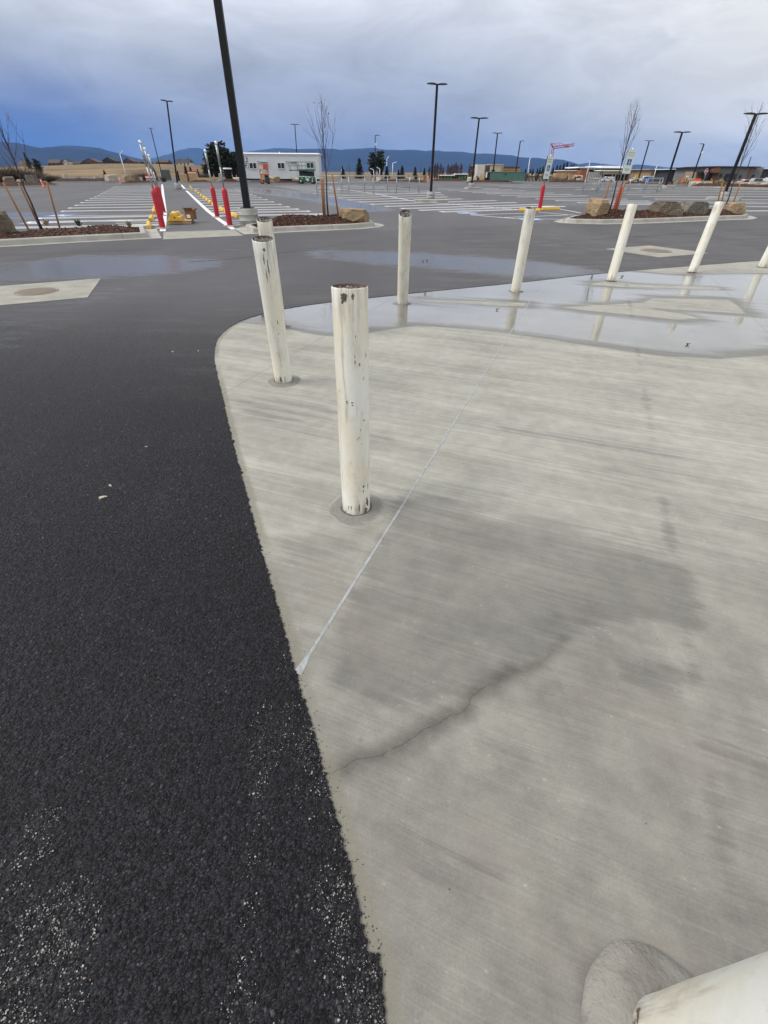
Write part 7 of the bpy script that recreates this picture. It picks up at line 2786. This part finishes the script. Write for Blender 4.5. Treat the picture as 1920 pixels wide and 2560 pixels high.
for x0, x1, y0, y1 in ((1800, 1806, 435, 443), (1757, 1771, 434, 452), (1833, 1842, 436, 448), (1848, 1854, 438, 446), (1880, 1886, 436, 446)):
    bpx(t, 'window', x0, x1, y0, y1, Yg - .1, .08, M['glass'])
bpx(t, 'door', 1810, 1821, 436, 457, Yg - .1, .08, M['glass'])
t = bthing('dark_block', 'near black building cut by the right edge', 'building', 1935, 460, 108)
bpx(t, 'wall', 1897, 1990, 422.5, 462, 108, 10, M['wall_char'])
bpx(t, 'coping', 1896.6, 1990, 421.4, 422.8, 107.7, 10.4, M['white_metal'])


# ------------------------------------------------------------------ vehicles
def vehicle(kind, x0, x1, yb, yt, body, label, Y=None, flip=False, cat='car', yaw=0.0):
    p = g((x0 + x1) / 2, yb) if Y is None else at((x0 + x1) / 2, yb, Y)
    L = (x1 - x0) * mpp(p.y)
    Hh = hz(p, yt)
    nm = {'van': 'delivery_van', 'pickup': 'pickup_truck', 'suv': 'parked_suv', 'car': 'parked_car'}[kind]
    t = thing(nm, label, cat, p, yaw + (math.pi if flip else 0))
    wd = min(2.0, L * .45)
    prof = {'van': [(-.5, .16), (-.49, .98), (-.44, 1.0), (.18, 1.0), (.34, .62), (.48, .5), (.5, .3), (.5, .16)],
            'pickup': [(-.5, .22), (-.5, .55), (-.08, .55), (-.06, .98), (-.02, 1.0), (.16, 1.0), (.28, .62), (.47, .56), (.5, .4), (.5, .2)],
            'suv': [(-.5, .2), (-.5, .6), (-.42, .95), (-.36, 1.0), (.10, 1.0), (.26, .66), (.46, .56), (.5, .42), (.5, .18)],
            'car': [(-.5, .2), (-.5, .55), (-.42, .66), (-.24, .98), (-.16, 1.0), (.08, 1.0), (.24, .66), (.46, .54), (.5, .4), (.5, .18)]}[kind]
    wins = {'van': [[(.20, .93), (.31, .62), (.12, .62), (.10, .93)]], 'pickup': [[(-.03, .93), (.15, .93), (.23, .64), (-.04, .64)]],
            'suv': [[(-.38, .92), (-.14, .92), (-.14, .64), (-.44, .64)], [(-.12, .92), (.08, .92), (.20, .66), (-.12, .64)]], 'car': [[(-.22, .92), (-.07, .92), (-.07, .66), (-.34, .66)], [(-.05, .92), (.06, .92), (.18, .67), (-.05, .66)]]}[kind]
    Mr = profM((0, wd / 2, 0), (L, 0, 0), (0, 0, Hh), (0, -wd, 0))
    mb = MB()
    mb.prism(prof, 0, 1, M=Mr)
    bd = mb.build('body', body, t)
    for wv in wins:
        for side in (-.004, 1.004):
            mb = MB()
            f = [Mr @ Vector((x, z, side)) for x, z in wv]
            mb.add(f, [tuple(range(4)) if side > .5 else tuple(range(4))[::-1]])
            mb.build('window', M['carglass'], t)
    mb = MB()                                   # windscreen
    i0 = {'van': 3, 'pickup': 5, 'suv': 4, 'car': 5}[kind]
    (xa, za), (xb, zb) = prof[i0], prof[i0 + 1]
    e = .006
    mb.add([Mr @ Vector((xa + e, za - .03, .1)), Mr @ Vector((xb + e, zb + .03, .06)), Mr @ Vector((xb + e, zb + .03, .94)), Mr @ Vector((xa + e, za - .03, .9))], [(0, 1, 2, 3)])
    mb.build('windscreen', M['carglass'], t)
    r_ = Hh * .21
    for sx in (-.31, .31):
        for sy in (-1, 1):
            wheel(t, (sx * L, sy * wd * .46, r_), r_, .2)
    for sy in (-1, 1):
        mb = MB()
        mb.box((L * .497, sy * wd * .36, Hh * .44), (.05, wd * .18, Hh * .09))
        mb.build('headlight', M['trim'], t)
        mb = MB()
        mb.box((-L * .5, sy * wd * .4, Hh * .48), (.04, wd * .12, Hh * .14))
        mb.build('tail_light', M['stop_red'], t)
    for xx in (L * .5, -L * .5):
        mb = MB()
        mb.box((xx, 0, Hh * .25), (.10, wd * .98, Hh * .12), bev=.03)
        mb.build('bumper', M['dark_grey'], t)
    for sx in (-.02, ):
        mb = MB()
        for sy in (-1, 1):
            mb.box((sx * L, sy * (wd / 2 + .012), Hh * .56), (.18, .02, .04))
        mb.build('door_handle', M['dark_grey'], t)
    return t


CW = W('car_white', (.74, .75, .76), (.70, .71, .72), rough=.3)
CS = W('car_silver', (.36, .37, .37), (.32, .33, .33), rough=.3)
CR_ = W('car_red', (.36, .035, .045), (.32, .03, .04), rough=.3)
vehicle('van', 1503, 1531, 454, 441.5, CW, 'white van parked before the pavilion columns', Y=112, flip=True, cat='van')
vehicle('pickup', 1574, 1602, 455.5, 444, CW, 'white pickup parked by the yellow stand', Y=108, flip=True, cat='pickup')
vehicle('van', 1599, 1619, 455.5, 442, CW, 'white van left of the blue cabin', Y=110, flip=True, cat='van')
vehicle('car', 1833, 1876, 463, 452, CR_, 'low red car at the far right, left of the silver SUV', Y=90, flip=True)
vehicle('suv', 1873, 1907, 465, 445.5, CS, 'silver SUV parked at the far right', Y=88)
vehicle('car', 1844, 1872, 459, 448.5, CW, 'white car hidden behind the red one', Y=94, flip=True)
vehicle('pickup', 1892, 1918, 461, 446.5, CW, 'white pickup behind the silver SUV', Y=95, cat='pickup')
vehicle('van', 1912, 1950, 464, 444, CW, 'white van cut by the right edge', Y=91, cat='van')
vehicle('pickup', -18, 17, 458, 444, CW, 'white pickup at the left edge behind the bushes', Y=86, cat='pickup')
vehicle('car', 62, 88, 458, 445, CW, 'white car behind the grey block boulder at left', Y=88)

# flatbed with lumber
t = bthing('flatbed_truck', 'yellow flatbed truck loaded with timber below the conifer belt', 'truck', 1420, 456, 104)
bpx(t, 'bed', 1388, 1440, 446, 449, 104, 2.4, M['wall_char'])
bpx(t, 'cab', 1440, 1458, 438, 453, 104, 2.4, W('truck_tan', (.50, .42, .30), (.44, .36, .25)), bev=.2)
bpx(t, 'cab_window', 1443, 1452, 440, 445, 103.94, .1, M['carglass'])
for x in (1394, 1402, 1446):
    p = at(x, 453.5, 103.9) - t.location
    wheel(t, (p.x, p.y + .1, p.z), .55, .4)
for k in range(4):
    bpx(t, 'rail', 1387 + k * 17, 1388.4 + k * 17, 434, 446, 103.9, .1, M['yellow'])
for k, (x0, x1, y0, y1) in enumerate(((1385, 1438, 442, 446), (1388, 1436, 438.4, 441.8), (1396, 1432, 435, 438.2))):
    o = bthing('timber_stack', f'{["lowest", "middle", "top"][k]} bundle of pale timber on the yellow flatbed', 'timber', (x0 + x1) / 2, y1, 104.1)
    for j in range(4):
        w_ = (y1 - y0) / 4
        bpx(o, 'beam', x0 + (j % 2) * 1.2, x1 - (j % 3), y0 + j * w_ + .1, y0 + (j + 1) * w_, 104.15 + .03 * (j % 2), 2.1, M['lumber'])
for i in range(9):
    x = 1318 + i * 8.5
    o = bthing('wrapped_bundle', f'upright wrapped bundle before the conifer belt, {TH[i]} from the left', 'bundle', x, 453, 106, group='tan bundles before the conifer belt')
    bpx(o, 'bundle', x - 2.6, x + 2.6, 432 + (i * 7 % 5), 453, 106, 1, M['wall_tan'] if i % 3 else M['wall_dark'], bev=.3)
    bpx(o, 'strap', x - 2.7, x + 2.7, 440, 441, 105.96, 1.08, M['wall_brown'])
t = bthing('portable_toilet', 'bright blue portable cabin by the white street light', 'portable toilet', 1625, 454, 103)
bpx(t, 'cabin', 1618, 1633, 441.5, 454, 103, 1.4, M['blue_plastic'])
bpx(t, 'roof', 1617.6, 1633.4, 440, 441.7, 102.9, 1.6, M['white_label'])
bpx(t, 'door', 1621, 1630, 443, 453.5, 102.93, .08, M['blue_plastic'])
t = bthing('yellow_stand', 'narrow yellow stand beside the white pickup', 'stand', 1591, 452, 106)
bpx(t, 'panel', 1588.5, 1593.5, 437, 450, 106, .2, M['yellow'])
bpx(t, 'foot', 1588, 1594, 450, 452, 105.8, .6, M['dark_grey'])
for x0, x1, lab in ((1700, 1716, 'orange water filled barrier left of the stone'), (1731, 1748, 'orange water filled barrier right of the stone, before the stop sign')):
    p = g((x0 + x1) / 2, 461.5)
    t = thing('traffic_barrier', lab, 'barrier', (p.x, p.y, p.z + .2), .1)
    s = mpp(p.y)
    L = (x1 - x0) * s
    hh = hz(p, 446.5) - .2
    mb = MB()
    pr = [(-.30, 0), (.30, 0), (.30, .16), (.16, .38), (.11, hh), (-.11, hh), (-.16, .38), (-.30, .16)]
    n = len(pr)
    mb.add([(-L / 2, y, z) for y, z in pr] + [(L / 2, y, z) for y, z in pr], [(i, (i + 1) % n, (i + 1) % n + n, i + n)[::-1] for i in range(n)] + [tuple(range(n)), tuple(range(n, 2 * n))[::-1]])
    b_ = mb.build('shell', M['orange_plastic'], t)
    for xx, zz in ((-L * .2, .55), (L * .2, .55), (0, .3)):
        mb = MB()
        mb.box((xx, -.15 - .05 * (zz < .4), hh * zz), (L * .14, .08, hh * .12))
        mb.build('lug', M['orange_plastic'], b_)
# stop sign
p = g(1757, 460)
t = thing('stop_sign', 'red octagonal stop sign before the grey building', 'sign', p)
h_ = hz(p, 428.5)
c = at(1766, 428.5, p.y) - p
rad = 6.4 * mpp(p.y)
mb = MB()
mb.tube([(0, 0, 0), c + Vector((0, .03, rad * .8))], .05, 8)
mb.build('post', M['galv'], t)
Ms = profM(c, (math.cos(.35), math.sin(.35), 0), (0, 0, 1), (math.sin(.35), -math.cos(.35), 0))
oc = lambda r_: [(r_ * math.cos(R(22.5 + 45 * i)), r_ * math.sin(R(22.5 + 45 * i))) for i in range(8)]
mb = MB()
mb.prism(oc(rad), -.02, .0)
o = mb.build('plate', M['white_label'], t)
o.matrix_local = Ms
mb = MB()
mb.prism(oc(rad * .92), .001, .012)
pl = mb.build('red_field', M['stop_red'], o)
text_mesh('STOP', rad * .78, M['white_label'], o, (0, 0, .02), .012)
t = bthing('small_sign', 'small white twin board sign behind the left orange barrier', 'sign', 1719, 458, 96)
bpx(t, 'board', 1716, 1722.5, 439, 443.5, 96, .06, M['white_label'])
bpx(t, 'lower_board', 1717.5, 1720.5, 445, 447.5, 96, .06, M['white_label'])
bpx(t, 'post', 1718.6, 1719.6, 443, 458, 96.07, .08, M['galv'])
for i, (x, w_) in enumerate(((162, 6), (246, 4), (172, 4))):
    o = bthing('white_bag', ['white bagged pallet on the back strip, largest', 'white bagged pallet near the small spruce', 'white bagged pallet right of the largest'][i], 'bag', x, 455, 93)
    bpx(o, 'bag', x - w_ / 2, x + w_ / 2, 447, 455, 93, .8, M['white_label'], bev=.2)
    bpx(o, 'pallet_base', x - w_ / 2 - .5, x + w_ / 2 + .5, 455, 456, 92.9, 1.0, M['lumber'])

# stencilled dark mark on the kerb end of the right bed
q = g(1876, 547)

# ------------------------------------------------------------------ the air
hm = bpy.data.materials.new('haze')
hm.use_nodes = True
hn = hm.node_tree
hn.nodes.clear()
ho = nd(hn, 'ShaderNodeOutputMaterial')
hv = nd(hn, 'ShaderNodeVolumePrincipled', {'Color': (.24, .50, 1.0), 'Density': 0.000042, 'Anisotropy': 0.0})
hn.links.new(hv.outputs[0], ho.inputs['Volume'])
mb = MB()
mb.box((0, 7450, 314), (19000, 15000, 630))
hz_o = mb.build('haze', hm)
hz_o['kind'] = 'stuff'
